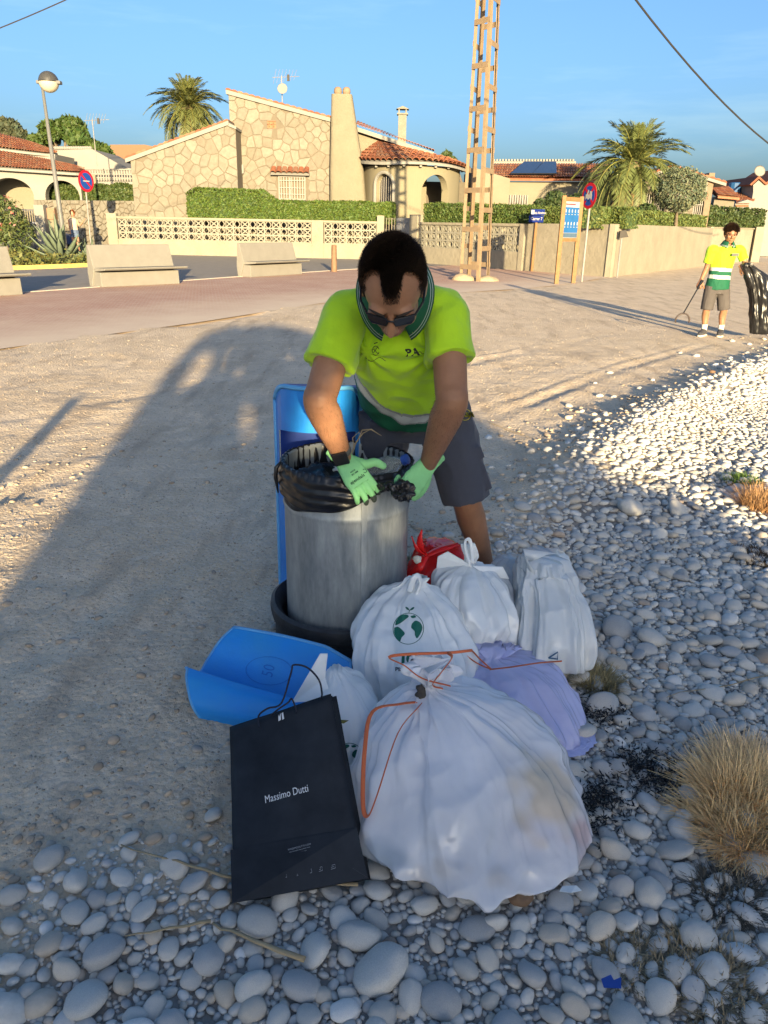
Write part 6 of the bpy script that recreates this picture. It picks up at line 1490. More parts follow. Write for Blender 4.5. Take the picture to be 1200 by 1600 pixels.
# ---------------------------------------------------------------- blue plastic shell standing behind the drum
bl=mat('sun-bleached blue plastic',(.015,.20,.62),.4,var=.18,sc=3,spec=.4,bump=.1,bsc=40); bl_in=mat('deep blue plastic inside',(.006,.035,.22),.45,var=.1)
Yb=3.10; q=lambda u,v,d=0:Yp(u,v,Yb+d)
bs2=empty('blue_bin_shell',(-.2,Yb,0),'upright blue plastic bin housing with a dark slot behind the metal drum','bin housing')
p0,p1=q(428,640),q(562,640); cx=(p0.x+p1.x)/2; hw=(p1.x-p0.x)/2; ztop=q(500,598).z; zs0=q(440,672).z; zs1=q(500,712).z-.06
def shell(s,z,d):   # s -1..1 across, wraps backward at the ends
    a=s*R_(78); return Vector((cx+math.sin(a)*hw/math.sin(R_(78)),Yb+.10-math.cos(a)*.16-.02+(d if abs(s)<.99 else d),z))
def topz(s): return ztop-.010-.065*max(0,abs(s)-.55)**2*5
m=MB(); archwall(m,shell,-1,1,topz,[(-.80,.80,zs1,zs0-.002,.012)],.012,.08); o=m.build('shell_panel',bl,bs2,'auto')
m=MB(); m.tube([shell(s,topz(s),-.002) for s in np.linspace(-1,1,30)],.010,8); m.tube([shell(-1,z,0) for z in np.linspace(0.0,topz(-1),8)],.010,8); m.tube([shell(1,z,0) for z in np.linspace(0,topz(1),8)],.010,8); m.build('rolled_edge',mat('pale blue edge',(.10,.33,.62),.45),bs2,True)
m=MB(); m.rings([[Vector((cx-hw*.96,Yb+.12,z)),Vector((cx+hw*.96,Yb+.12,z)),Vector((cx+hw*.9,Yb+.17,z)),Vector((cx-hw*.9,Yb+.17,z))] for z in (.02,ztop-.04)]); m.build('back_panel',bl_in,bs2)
lb_=mat('worn label',(.42,.42,.38),.7,var=.2,sc=40); m=MB(); m.box(q(512,662,-.02)+Vector((0,.03,0)),(.17,.004,.035),Matrix.Rotation(R_(4),3,'Y')); m.build('label',lb_,bs2)
# ---------------------------------------------------------------- blue lid lying on the ground at the left
ll=empty('blue_plastic_hood',G(400,1080),'blue plastic bin hood lying on its side on the dirt, left of the drum','bin lid')
def Z(u,v,z): return G(u,v,z)
# trough section: back wall (tall, leaning), floor, and rounded front lip
sec=[ # left end, right end pairs of points along the section
 (Z(366,980,.20),Z(548,1022,.20)),
 (Z(345,1000,.16),Z(545,1050,.15)),
 (Z(325,1030,.09),Z(520,1085,.08)),
 (Z(312,1052,.05),Z(500,1110,.04)),
 (Z(300,1050,.09),Z(490,1108,.08)),
 (Z(291,1044,.13),Z(480,1098,.13)),
 (Z(293,1046,.135),Z(474,1098,.135)),
 (Z(292,1062,.12),Z(468,1112,.12)),
 (Z(300,1100,.06),Z(455,1135,.06)),
 (Z(315,1125,.0),Z(440,1140,.02))]
m=MB(); nn_=28; rings_=[]
A_=catmull([a for a,b in sec],5); B_=catmull([b for a,b in sec],5)
for i in range(nn_+1):
    t=i/nn_; rings_.append([a.lerp(b,t)+Vector((0,0,.010*math.sin(math.pi*t)*(1 if k<18 else -.6)))+Vector((0,0,-.03*max(0,t-.8)*5*(1-k/len(A_)))) for k,(a,b) in enumerate(zip(A_,B_))])
V=[p for r_ in rings_ for p in r_]; w=len(A_); F=[(i*w+j,i*w+j+1,(i+1)*w+j+1,(i+1)*w+j) for i in range(nn_) for j in range(w-1)]
m.add(V,F); bls=mat('scuffed blue plastic',(.008,.23,.72),.38,sc=4,col2=(.03,.26,.60),bump=.2,bsc=30,spec=.45); o=m.build('hood_shell',bls,ll,True); so=o.modifiers.new('s','SOLIDIFY'); so.thickness=.007; so.offset=0; be=o.modifiers.new('b','BEVEL'); be.width=.002
m=MB(); m.tube(rings_[0],.006,6); m.tube(rings_[-1],.006,6); m.tube([r_[0] for r_ in rings_],.007,6); m.tube([r_[-1] for r_ in rings_],.006,6); m.build('highlight_rim',mat('pale blue edge'),ll,True)  # pale rim tube, its colour paints the highlight along the shell edges
bvl=BVHTree.FromObject(o,bpy.context.evaluated_depsgraph_get()); Mp,dv=vx(420,1048,2.75)
em=mat('embossed blue',(.012,.15,.50),.4,var=0)
m=MB(); m.tube([Vector((.085*math.cos(a),.06*math.sin(a),0)) for a in np.linspace(0,6.28,30)],.0012,4); decal('embossed_ring',m.mesh(),Mp,bvl,dv,em,ll)
decal('embossed_mark',textmesh('50',.06,.0,.9),Mp@Matrix.Rotation(R_(75),4,'Z'),bvl,dv,em,ll)
# ================================================================== BAGS
def bagmat(name,col,rough=.35,transl=.25,alpha=1.0,bump=.5,bsc=9,spec=.45,var=.04):
    m=mat(name,col,rough,var=var,sc=6,bump=bump,bsc=bsc,spec=spec,transl=transl,dist=.012)
    nt=m.node_tree; b_=nt.nodes['Principled BSDF']; b_.inputs['Coat Weight'].default_value=.6; b_.inputs['Coat Roughness'].default_value=.12
    for q in nt.nodes:
        if q.bl_idname=='ShaderNodeTexNoise' and q.outputs[0].links and q.outputs[0].links[0].to_node.bl_idname=='ShaderNodeBump':
            q.noise_type='RIDGED_MULTIFRACTAL'; q.inputs['Detail'].default_value=4; q.inputs['Scale'].default_value*=1.9; q.inputs['Distortion'].default_value=.4
    if alpha<1: m.node_tree.nodes['Principled BSDF'].inputs['Alpha'].default_value=alpha
    return m
def bag(name,prof,m,label,seed,pleat=(26,.010),cr=(.012,7),n=220,rows=110,neck=None,zfun=None,fold=.006,parent=None,exp=.85,tip=0,fq=2.8):
    """prof: list of (z, centre x, centre y, half width x, half depth y); the upper rows gather into the tied neck"""
    P=np.array(prof); ts=np.linspace(0,1,len(P)); V=[];F=[]
    # smooth (catmull) interpolation of the profile
    C=catmull([Vector((p[0],p[1],p[2])) for p in prof],8); D=catmull([Vector((p[3],p[4],0)) for p in prof],8); L=len(C)-1
    root=empty(name,(P[0][1],P[0][2],P[0][0]),label,'rubbish bag' if 'shop' not in label else 'bag')
    D_=[];C_=[]
    rr=random.Random(seed); ph=[rr.uniform(0,6.28) for _ in range(6)]
    for i in range(rows+1):
        x=i/rows*L; a=min(int(x),L-1); f=x-a; c=C[a].lerp(C[a+1],f); d=D[a].lerp(D[a+1],f); t=i/rows; D_.append(min(d.x,d.y)); C_.append(Vector((c.y,c.z)))
        for j in range(n):
            th=2*math.pi*j/n; ct,st=math.cos(th),math.sin(th); e=exp if t<.8 else 1
            if tip: e=lerp(tip,exp,min(1,t/.42))
            ux,uy=math.copysign(abs(ct)**e,ct),math.copysign(abs(st)**e,st)
            w_=pleat[0]*th+ph[0]+3.5*noise.noise(Vector((ct*1.5,st*1.5,t*1.2+seed))); pl=pleat[1]*((1-2*abs(math.sin(w_*.5)))*.6+.4*math.sin(w_*.37+ph[2]))*max(0,(t-.12)/.88)**1.3*(1 if d.x>.03 else .35)*(1 if t<.62 else .55)
            pl+=fold*math.sin(9*th+ph[1]+4*noise.noise(Vector((ct,st,t*3+seed))))*(.4+.6*t)
            rx=d.x+pl*min(1,d.x/.06); ry=d.y+pl*min(1,d.y/.06)
            V.append(Vector((c.y+ux*rx,c.z+uy*ry,c.x)))
    for i in range(rows):
        for j in range(n): F.append((i*n+j,i*n+(j+1)%n,(i+1)*n+(j+1)%n,(i+1)*n+j))
    F.append(tuple(range(n))[::-1]); F.append(tuple(range(rows*n,rows*n+n)))
    q0=Vector((seed*1.7,seed*.9,seed*2.3)); cA=cr[0]*1.15
    for i in range(rows+1):
        t=i/rows; pin=min(1,max(0,(D_[i]-.03)/.08))
        for j in range(n):
            v=V[i*n+j]; th=2*math.pi*j/n; q=Vector((math.cos(th)*fq,math.sin(th)*fq,t*fq*.8))+q0+Vector((0,0,1))*.5*noise.noise(v*5)
            f1=noise.voronoi(q)[0][0]; f2=noise.voronoi(q*2.3)[0][0]; f3=noise.voronoi(v*cr[1]*3+q0)[0][0]
            V[i*n+j]=v+(v-Vector((C_[i].x,C_[i].y,v.z))).normalized()*((f1-.42)*cA*1.15+(f2-.42)*cA*.5+(f3-.4)*cA*.16)*pin
    me=bpy.data.meshes.new('bag_film'); me.from_pydata(V,[],F); crumple(me,cr[0]*.22,cr[1],seed)
    for v in me.vertices:
        g=Hh(v.co.x,v.co.y)+.020
        if v.co.z<g: v.co.z=g+.003*noise.noise(v.co*30)
    o=bpy.data.objects.new('bag_film',me); COL.objects.link(o); me.materials.append(m); me.polygons.foreach_set('use_smooth',[True]*len(me.polygons)); fix_parent(o,root)
    return root,o
def bvh(o): return BVHTree.FromObject(o,bpy.context.evaluated_depsgraph_get())
def sil(Y0,rows,dy=.6):
    "rows of (v, u_left, u_right, depth Y of the centre, half depth): the outline in metres at its real distance"
    out=[]
    for v,ul,ur,Y,hd in rows:
        a,b=Yp(ul,v,Y),Yp(ur,v,Y); out.append(((a.z+b.z)/2,(a.x+b.x)/2,Y,(b.x-a.x)/2,hd))
    return out
def loop(name,pts,m,parent,r=.004,flat=.25,k=5): mb=MB(); mb.tube(catmull(pts,k),r,8,True,flat); return mb.build(name,m,parent,True)
wbag=mat('white translucent film',(.88,.89,.92),.16,attr='col',var=.03,sc=6,bump=.8,bsc=5,spec=.5,transl=.3,dist=.012); bagmat('white translucent film',(1,1,1),alpha=.80); orange=mat('orange drawstring',(.70,.17,.06),.5,var=.05,transl=.2)
# the big white bag in front
YB=2.02
R1,f1=bag('rubbish_bag',[(.025,.265,1.78,.30,.275),(.05,.275,1.79,.335,.295),(.10,.27,1.82,.325,.27),(.17,.255,1.86,.30,.235),(.24,.235,1.91,.255,.19),(.285,.215,1.945,.20,.145),(.325,.18,1.975,.115,.095),(.34,.155,1.99,.062,.055),(.352,.15,1.995,.028,.028),(.37,.15,2.0,.040,.032),(.395,.155,2.01,.070,.045),(.415,.155,2.02,.062,.04)],wbag,'largest white translucent rubbish bag with orange drawstring, in front of all the others',3,(15,.022),(.058,4.2),320,170,fold=.014,tip=1.12,fq=2.2)
lump('packaging',(.38,1.84,.14),(.10,.12,.10),mat('cream packaging',(.66,.56,.42),.7,var=.1,sc=12),.02,6,11,parent=R1)
lump('packaging',(.45,1.74,.06),(.09,.09,.035),mat('pink packaging',(.6,.28,.26),.7,var=.2,sc=20),.02,9,12,parent=R1)
lump('packaging',(.10,1.70,.08),(.09,.09,.05),mat('grey packaging',(.22,.28,.34),.6,var=.2,sc=20),.02,9,13,parent=R1)
lump('packaging',(.24,1.84,.15),(.14,.13,.12),mat('white packaging',(.66,.68,.72),.7,var=.05,sc=20),.02,7,14,parent=R1)
lump('packaging',(.08,1.86,.12),(.09,.10,.09),mat('white packaging'),.02,7,15,parent=R1)
bb=bvh(f1)
# rubbish pressing against the film tints it
_c=f1.data.color_attributes.new('col','FLOAT_COLOR','POINT')
for i,v in enumerate(f1.data.vertices):
    c=Vector((.86,.87,.91)); p=v.co
    for q_,w_,cc,k_ in (((.47,1.74,.18),(.10,.14,.10),(.80,.68,.50),.95),((.52,1.70,.06),(.09,.10,.06),(.72,.42,.38),.6),((.05,1.62,.06),(.09,.06,.05),(.30,.40,.50),.7),((.22,1.56,.05),(.12,.06,.05),(.62,.52,.42),.6),((-.03,1.74,.12),(.04,.08,.06),(.72,.52,.46),.5),((.30,1.54,.03),(.05,.05,.035),(.36,.45,.52),.5)):
        d=Vector(((p.x-q_[0])/w_[0],(p.y-q_[1])/w_[1],(p.z-q_[2])/w_[2])).length+.55*noise.noise(p*16)
        c=c.lerp(Vector(cc),k_*max(0,min(1,(1.15-d)*2.2)))
    _c.data[i].color=(*c,1)
loop('drawstring',[Yp(704,1072,1.96),Yp(660,1060,1.96),Yp(632,1040,1.95),Yp(608,1027,1.97),Yp(640,1022,2.0),Yp(700,1020,2.04),Yp(738,1016,2.10)],orange,R1,.0045)
loop('drawstring',[Yp(662,1096,1.945),Yp(625,1100,1.90),Yp(582,1112,1.85),Yp(570,1170,1.74),Yp(567,1255,1.62),Yp(575,1275,1.585),Yp(590,1240,1.62),Yp(622,1145,1.77),Yp(658,1100,1.93)],orange,R1,.0062)
loop('drawstring',[Yp(692,1076,1.95),Yp(676,1070,1.95),Yp(690,1050,1.96),Yp(706,1028,1.99),Yp(700,1020,2.04)],orange,R1,.005)
lump('knot_hole_shade',Yp(657,1082,1.955),(.014,.012,.026),dark,.008,40,3,parent=R1,sub=3)  # dark lump stands in for the shade inside the knot
# lavender bag
lav=bagmat('lavender translucent film',(.66,.68,.95),.2,.3,.84,.6,7)
R2_,f2=bag('rubbish_bag',sil(0,[(1218,800,905,2.26,.06),(1200,775,912,2.27,.13),(1150,745,902,2.31,.17),(1110,725,906,2.35,.19),(1075,712,888,2.40,.18),(1050,705,868,2.44,.15),(1035,712,840,2.47,.11),(1027,735,800,2.49,.06),(1024,752,785,2.49,.03),(1018,745,800,2.5,.03),(1010,735,812,2.52,.035)]),lav,'lavender translucent rubbish bag tied with orange tape, right behind the largest bag',7,(18,.020),(.044,5),260,130,fold=.012)
lump('packaging',Yp(886,1196,2.2),(.06,.06,.045),mat('magenta packaging',(.55,.08,.35),.6,var=.1),.01,9,21,parent=R2_)
tail=[Yp(880,1160,2.25),Yp(905,1180,2.2),Yp(934,1222,2.16),Yp(900,1222,2.16),Yp(884,1200,2.2)]; m=MB(); m.prism(tail,(0,.004,0)); m.build('loose_corner',lav,R2_)
loop('drawstring',[Yp(768,1046,2.36),Yp(750,1030,2.38),Yp(735,1015,2.42),Yp(722,1018,2.42),Yp(745,1036,2.38),Yp(768,1046,2.36)],orange,R2_,.005)
loop('drawstring',[Yp(766,1046,2.35),Yp(800,1042,2.3),Yp(840,1036,2.26),Yp(878,1033,2.24)],orange,R2_,.0065)
# globe printed bag
gw=bagmat('matt white shop film',(.82,.85,.86),.34,.2,1,.5,9,.45)
R3_,f3=bag('carrier_bag',sil(0,[(1092,585,720,2.42,.08),(1080,572,730,2.43,.14),(1040,557,736,2.46,.17),(1000,553,735,2.50,.18),(960,568,712,2.55,.16),(935,590,690,2.58,.12),(920,612,672,2.60,.06),(910,628,664,2.61,.028),(902,634,668,2.62,.022)]),gw,'white carrier bag with green printed globe, leaning against the drum',11,(10,.013),(.034,5.5),fold=.010)
loop('tied_handle',[Yp(640,925,2.55),Yp(646,905,2.55),Yp(654,900,2.56),Yp(657,912,2.56),Yp(650,930,2.56)],gw,R3_,.011,.45)
gink=mat('dark green print',(.012,.12,.085),.6,var=.1,sc=60); b3=bvh(f3); Mp,dv=vx(638,982,2.5)
def ell(rx,ry,a0=0,a1=6.2832,n=40): return [Vector((rx*math.cos(a),ry*math.sin(a),0)) for a in np.linspace(a0,a1,n)]
def printline(pts,r,Mp,bv,dv,name,parent,m_=None): m=MB(); m.tube(pts,r,4); return decal(name,m.mesh(),Mp,bv,dv,m_ or gink,parent)
def blob2(pts,Mp,bv,dv,name,parent,n=7):
    # a flat outline filled by triangles fine enough to follow the film
    P=catmull([Vector((x,y,0)) for x,y in pts]+[Vector((*pts[0],0))],4)[:-1]; c=sum(P,Vector())/len(P); V=[c];F=[]
    for k in range(1,n+1): V+=[c.lerp(p,k/n) for p in P]
    L=len(P)
    for j in range(L): F.append((0,1+j,1+(j+1)%L))
    for k in range(n-1):
        for j in range(L): a=1+k*L+j; b=1+k*L+(j+1)%L; F.append((a,a+L,b+L)); F.append((a,b+L,b))
    me=bpy.data.meshes.new(name); me.from_pydata(V,[],F); return decal(name,me,Mp,bv,dv,gink,parent,off=.0025)
def globe(Mp,bv,dv,parent,s=1):
    printline([p*s for p in ell(.054,.062)],.0012,Mp,bv,dv,'globe_outline',parent)
    for pts in ([(-.045,.03),(-.03,.052),(-.008,.056),(.0,.048),(-.012,.036),(-.02,.028),(-.03,.020),(-.046,.012)],[(-.050,.002),(-.036,.006),(-.018,-.010),(-.012,-.022),(-.022,-.036),(-.028,-.052),(-.040,-.040),(-.049,-.020)],[(.012,.020),(.024,.032),(.040,.026),(.050,.006),(.044,-.018),(.032,-.038),(.024,-.026),(.022,-.010),(.010,.004)],[(.006,.05),(.02,.054),(.026,.046),(.012,.042)]):
        blob2([(x*s,y*s) for x,y in pts],Mp,bv,dv,'globe_continent',parent)
globe(Mp,b3,dv,R3_)
printline([Vector((0,.064,0)),Vector((.003,.075,0)),Vector((.010,.083,0))],.0012,Mp,b3,dv,'sprout_print',R3_)
for sx in (-1,1): blob2([(.003,.072),(.003+sx*.012,.078),(.003+sx*.016,.088),(.003+sx*.006,.084)],Mp,b3,dv,'sprout_leaf',R3_,3)
Mp2,dv2=vx(648,1030,2.4); decal('print_lettering',textmesh('100%',.048,.003,1),Mp2,b3,dv2,gink,R3_,sub=0); Mp2,dv2=vx(628,1046,2.4); decal('print_lettering',textmesh('Plástico',.022,.0006,1),Mp2@Matrix.Translation((.01,0,0)),b3,dv2,mat('dark print',(.03,.04,.06),.7,var=0),R3_)
# tied plain white bag behind it
R4_,f4=bag('carrier_bag',sil(0,[(1008,680,795,2.66,.08),(990,660,803,2.68,.14),(950,672,806,2.72,.16),(920,680,796,2.76,.15),(895,694,776,2.80,.10),(884,715,758,2.82,.045),(878,724,745,2.83,.02),(868,726,748,2.84,.015),(850,722,740,2.85,.01)]),gw,'plain white carrier bag with its handles knotted, between the globe bag and the open sack',13,(9,.014),(.034,6),fold=.010)
loop('tied_handle',[Yp(735,882,2.78),Yp(728,860,2.8),Yp(727,846,2.8),Yp(733,843,2.81),Yp(737,858,2.8),Yp(738,880,2.79)],gw,R4_,.008,.5)
m=MB(); m.prism([Yp(684,870,2.84),Yp(700,862,2.84),Yp(738,884,2.80),Yp(742,900,2.79),Yp(700,935,2.80),Yp(676,935,2.82)],(0,.006,0)); m.build('loose_handle',gw,R4_,bevel=.002)
m=MB(); m.prism([Yp(738,884,2.78),Yp(786,886,2.82),Yp(796,905,2.82),Yp(760,900,2.78)],(0,.006,0)); m.build('loose_corner',gw,R4_,bevel=.002)
b4=bvh(f4); Mp,dv=vx(682,912,2.7)
# open grey-white sack on the right
gs=bagmat('greyish white sack film',(.64,.67,.68),.5,.15,1,.5,8,.35)
R5_,f5=bag('rubbish_bag',sil(0,[(1036,830,905,2.62,.07),(1020,812,915,2.64,.12),(980,805,917,2.68,.14),(940,808,908,2.74,.14),(905,812,896,2.80,.13),(880,816,886,2.84,.11),(868,820,880,2.86,.09)]),gs,'tall open greyish sack standing rightmost on the pebbles',17,(7,.014),(.040,2.6),exp=.6,fold=.010)
m=MB(); 
rim=[Yp(820,868,2.76),Yp(817,858,2.78),Yp(850,862,2.86),Yp(882,866,2.90),Yp(888,885,2.86),Yp(855,884,2.82),Yp(834,892,2.74)]
m.rings([rim,[p+(Vector((.015,.0,-.05))) for p in rim]],cap=False); o=m.build('open_rim',gs,R5_,True); o.modifiers.new('s','SOLIDIFY').thickness=.002
m=MB(); c=Yp(866,1024,2.5); m.tube([c+Vector((-.02,0,-.012)),c+Vector((.012,0,.014)),c+Vector((.014,0,-.016)),c+Vector((-.02,0,-.012))],.003,6); tag(m.build('blue_tie',mat('steel blue tie',(.03,.10,.2),.5)),'small dark blue looped tie on the front of the grey sack','tie')
# clear bag behind
clr=bagmat('clear film',(.62,.68,.72),.2,.3,.55,.4,14,.6)
R6_,f6=bag('rubbish_bag',sil(0,[(925,775,835,2.98,.06),(900,765,845,3.0,.09),(880,772,830,3.03,.07),(870,785,818,3.05,.03)]),clr,'small clear crumpled bag beside the worker\'s leg',19,(12,.01),(.03,9),120,50)
# red bag
redf=bagmat('red film',(.90,.03,.03),.25,.35,.9,.4,12)
R7_,f7=bag('rubbish_bag',sil(0,[(935,650,705,2.98,.06),(915,640,720,3.0,.10),(885,640,730,3.03,.12),(865,650,728,3.06,.11),(850,660,712,3.08,.08),(846,664,690,3.08,.04)]),redf,'red plastic bag with knotted ears wedged behind the drum',23,(18,.012),(.02,8),180,80)
kn=Yp(666,868,2.93)
for pts,w in (([kn,Yp(656,850,2.9),Yp(659,828,2.9)],(.012,.020,.004)),([kn,Yp(652,858,2.9),Yp(643,838,2.9)],(.012,.014,.003)),([kn,Yp(690,858,2.96),Yp(716,850,3.0)],(.014,.026,.010)),([kn,Yp(655,885,2.9),Yp(642,895,2.92)],(.014,.024,.008))):
    m=MB(); P=catmull(pts,5); m.tube(P,[interp(i/(len(P)-1),[0,.5,1],w) for i in range(len(P))],10,True,.45); o=m.build('knotted_ear',redf,R7_,True); disp(o.data,lambda c,n:.003*noise.noise(c*50))
lump('white_wad',Yp(652,874,2.86),(.016,.012,.014),paperw,.008,30,6,'white wad caught in the knot of the red bag','litter',sub=3)
bottle(Yp(655,934,2.72),(.6,-.3,.1),.10,.026,'small clear bluish plastic bottle between the red bag and the globe bag',pet)
# small white bag behind the black shopper
R8_,f8=bag('carrier_bag',sil(0,[(1205,530,570,2.02,.05),(1180,520,585,2.04,.10),(1140,506,592,2.08,.12),(1100,492,588,2.13,.12),(1070,500,570,2.17,.09),(1055,510,548,2.19,.05),(1045,516,536,2.2,.03)]),gw,'small white carrier bag with a green globe print, squeezed behind the black shopping bag',29,(12,.010),(.018,8),180,80)
m=MB(); m.prism([Yp(456,1098,2.12),Yp(500,1022,2.16),Yp(512,1022,2.16),Yp(508,1060,2.14),Yp(520,1095,2.1)],(0,.006,0)); m.build('raised_handle',gw,R8_,bevel=.002)
b8=bvh(f8); Mp,dv=vx(546,1182,2.0); globe(Mp,b8,dv,R8_,.8)
m=MB(); olive=mat('olive print',(.16,.15,.03),.7)
Mp,dv=vx(537,1127,2.0); me=MB(); me.prism([Vector((-.02,-.004,0)),Vector((.0,-.008,0)),Vector((.016,.004,0)),Vector((-.015,.006,0))],(0,0,.0005)); decal('olive_print',me.mesh(),Mp,b8,dv,olive,R8_)
# ---------------------------------------------------------------- black paper shopping bag
blk=mat('matt black card',(.016,.019,.024),.5,var=.45,sc=7,bump=.25,bsc=40,dist=.001,spec=.3)
c_tl,c_tr,c_br,c_bl=Yp(359,1136,1.90),Yp(517,1084,1.93),G(573,1370,.04),G(366,1408,.03)
ux=(c_tr-c_tl).normalized(); uy=((c_tl+c_tr)/2-(c_bl+c_br)/2).normalized(); un=ux.cross(uy); un=un if un.y<0 else -un
sb_=empty('shopping_bag',c_bl,'black card shopping bag with white lettering and cord handles leaning on the pebbles','shopping bag')
def face(a,b,c,d,t,name,off=0,nu=16,nv=24,bow=.004,seed=0):
    V=[];F=[]
    for i in range(nu+1):
        for j in range(nv+1):
            u,v=i/nu,j/nv; p=a.lerp(b,u).lerp(d.lerp(c,u),v); V.append(p+un*(off+bow*math.sin(math.pi*u)*math.sin(math.pi*v)+.0045*noise.noise(Vector((u*3,v*4,seed)))+.0012*abs(noise.noise(Vector((u*9+v*5,v*6,seed))))))
    for i in range(nu):
        for j in range(nv): k=i*(nv+1)+j; F.append((k,k+nv+1,k+nv+2,k+1))
    mb=MB(); mb.add(V,F); o=mb.build(name,blk,sb_,True); so=o.modifiers.new('s','SOLIDIFY'); so.thickness=t; return o
front=face(c_bl,c_br,c_tr,c_tl,.0012,'front_panel',0)
back=face(c_bl-un*.05,c_br-un*.05,c_tr-un*.018+ux*.012-uy*.004,c_tl-un*.018,.0012,'back_panel',0,seed=4)
for a,b in ((c_bl,c_tl),(c_br,c_tr)):
    m=MB(); s=-1 if a is c_bl else 1; k=len(m.v); m.add([a,a-un*.05,b-un*.018,b,(a-un*.025)-ux*s*.02,(b-un*.009)-ux*s*.008],[(0,4,5,3),(4,1,2,5)])
    m.build('side_gusset',blk,sb_)
m=MB(); m.add([c_bl,c_br,c_br-un*.05,c_bl-un*.05],[(0,1,2,3)]); m.build('bottom_panel',blk,sb_)
# folded base flap, slightly proud
fl=lambda u,v,o:(c_bl.lerp(c_br,u)).lerp(c_tl.lerp(c_tr,u),v)+un*o
m=MB(); m.prism([fl(-.012,-.01,.004),fl(1.01,-.01,.004),fl(1.0,.245,.006),fl(-.012,.265,.006)],un*.0012); flap=m.build('base_flap',blk,sb_)
m=MB(); m.tube([fl(1.0,.245,.0065),fl(.78,.13,.007),fl(1.005,-.005,.0065)],.0005,4); m.build('base_crease',mat('crease highlight',(.04,.045,.055),.5,var=0),sb_)
bvf=bvh(front); wink=mat('white print',(.62,.64,.66),.6,var=0)
Mf=Matrix((ux,uy,un)).transposed().to_4x4()
def ftext(t,size,u,v,bold=0,sx=1,rot=0,hh=.02):
    M=Mf.copy(); M.translation=fl(u,v,hh); me=textmesh(t,size,bold,sx); me.transform(M@Matrix.Rotation(rot,4,'Z'))
    for ver in me.vertices:
        h=bvf.ray_cast(ver.co,-un,.1); ver.co=(h[0] if h[0] else ver.co-un*hh)+un*(.0022 if v>.27 else .0085)
    o=bpy.data.objects.new('lettering',me); COL.objects.link(o); me.materials.clear(); me.materials.append(wink); fix_parent(o,sb_); return o
ftext('Massimo Dutti',.0285,.475,.50,.0,.72)
dimk=mat('grey print',(.28,.30,.33),.7,var=0)
for k,(t,s) in enumerate((('MASSIMODUTTI.COM',.0062),('recycled paper bag, please reuse',.0042),('100% recyclable card',.0038),('made in Spain',.0038))):
    o=ftext(t,s,.53,.205-.013*k,0,1); o.data.materials.clear(); o.data.materials.append(dimk)
for k,x in enumerate((.385,.475,.585,.66,.76)):
    m=MB(); M=Mf.copy(); M.translation=fl(x,.075,.0086); w_=.0075
    if k==1: pts=[(-w_*.8,-w_*.7),(w_*.8,-w_*.7),(0,w_*.9)]
    else: pts=[(-w_*(1 if k!=2 else .6),-w_*.6),(w_*(1 if k!=2 else .6),-w_*.6),(w_*(1 if k!=2 else .6),w_*.6),(-w_*(1 if k!=2 else .6),w_*.6)]
    P_=[M@Vector((a,b,0)) for a,b in pts]; m.tube(P_+[P_[0],P_[1]],.0006,4); 
    if k in (0,4,3): m.tube([M@Vector((-w_*.6,0,0)),M@Vector((w_*.6,0,0))],.0007,4)
    m.build('recycling_mark',dimk,sb_)
m=MB(); M=Mf.copy(); M.translation=fl(.50,.955,.004); m.prism([M@Vector(p) for p in ((-.008,-.01,0),(0,-.008,0),(.001,.012,0),(-.004,.002,0),(-.006,.010,0))],un*.0006); m.prism([M@Vector(p) for p in ((.004,-.010,0),(.010,-.008,0),(.009,.012,0),(.004,.010,0))],un*.0006); m.build('torn_label',wink,sb_)
cord=mat('dark cord',(.012,.016,.03),.7,var=0)
loop('cord_handle',[fl(.29,.93,.004),fl(.30,1.0,.012),Yp(418,1107,1.87),Yp(440,1098,1.88),Yp(455,1050,1.93),Yp(459,1039,1.94),Yp(480,1043,1.94),Yp(498,1062,1.93),Yp(503,1083,1.915),fl(.90,.985,.004)],cord,sb_,.0028,1)
loop('cord_handle',[fl(.36,.99,-.014),Yp(435,1108,1.90),Yp(450,1098,1.91),Yp(456,1092,1.915),Yp(463,1112,1.90),fl(.60,.965,-.01)],cord,sb_,.0026,1)
# ================================================================== GRASS, STICKS, LITTER
def tuft(c,R,n,h,label,seed,col=(.42,.29,.13),lean=.6,cat='grass clump',extra=[]):
    r=random.Random(seed); V=[];F=[];C=[]; L_=[(0,0,R,n,h,(0,0))]+list(extra)
    for i,(ox,oy,R,h,wd) in enumerate([(a_,b_,c_,e_,f_) for a_,b_,c_,n_,e_,f_ in L_ for _ in range(n_)]):
        a=r.uniform(0,6.28); q=R*math.sqrt(r.random()); x,y=c.x+ox+q*math.cos(a),c.y+oy+q*math.sin(a); z=Hh(x,y) if c.y<16 else 0; H=h*r.uniform(.5,1.15); d=Vector((wd[0]+math.cos(a)*lean*r.uniform(-.2,1.2)+r.gauss(0,.50),wd[1]+math.sin(a)*lean*r.uniform(-.2,1.2)+r.gauss(0,.50),1)).normalized(); s=Vector((-d.y,d.x,0)).normalized()*r.uniform(.0012,.0028)*(1+R*2); p=Vector((x,y,z)); k=r.uniform(.65,1.25); n0=len(V)
        curl=Vector((d.x,d.y,0))*H*.35+Vector((0,0,-H*.12))
        for t in (0,.35,.7,1): 
            q_=p+d*H*t+curl*t*t; w=s*(1-.85*t); V+=[q_-w,q_+w]
        for t in range(3): F.append((n0+2*t,n0+2*t+1,n0+2*t+3,n0+2*t+2))
        C+=[tuple(cc*k for cc in col)]*8
    me=npmesh('grass',[tuple(v) for v in V],F,False,C); me.materials.append(mat('grass blade',rough=.8,var=.1,sc=3,attr='col')); o=bpy.data.objects.new('dry_grass_clump' if col[0]>.2 else 'green_grass_clump',me); COL.objects.link(o); tag(o,label,cat); return o
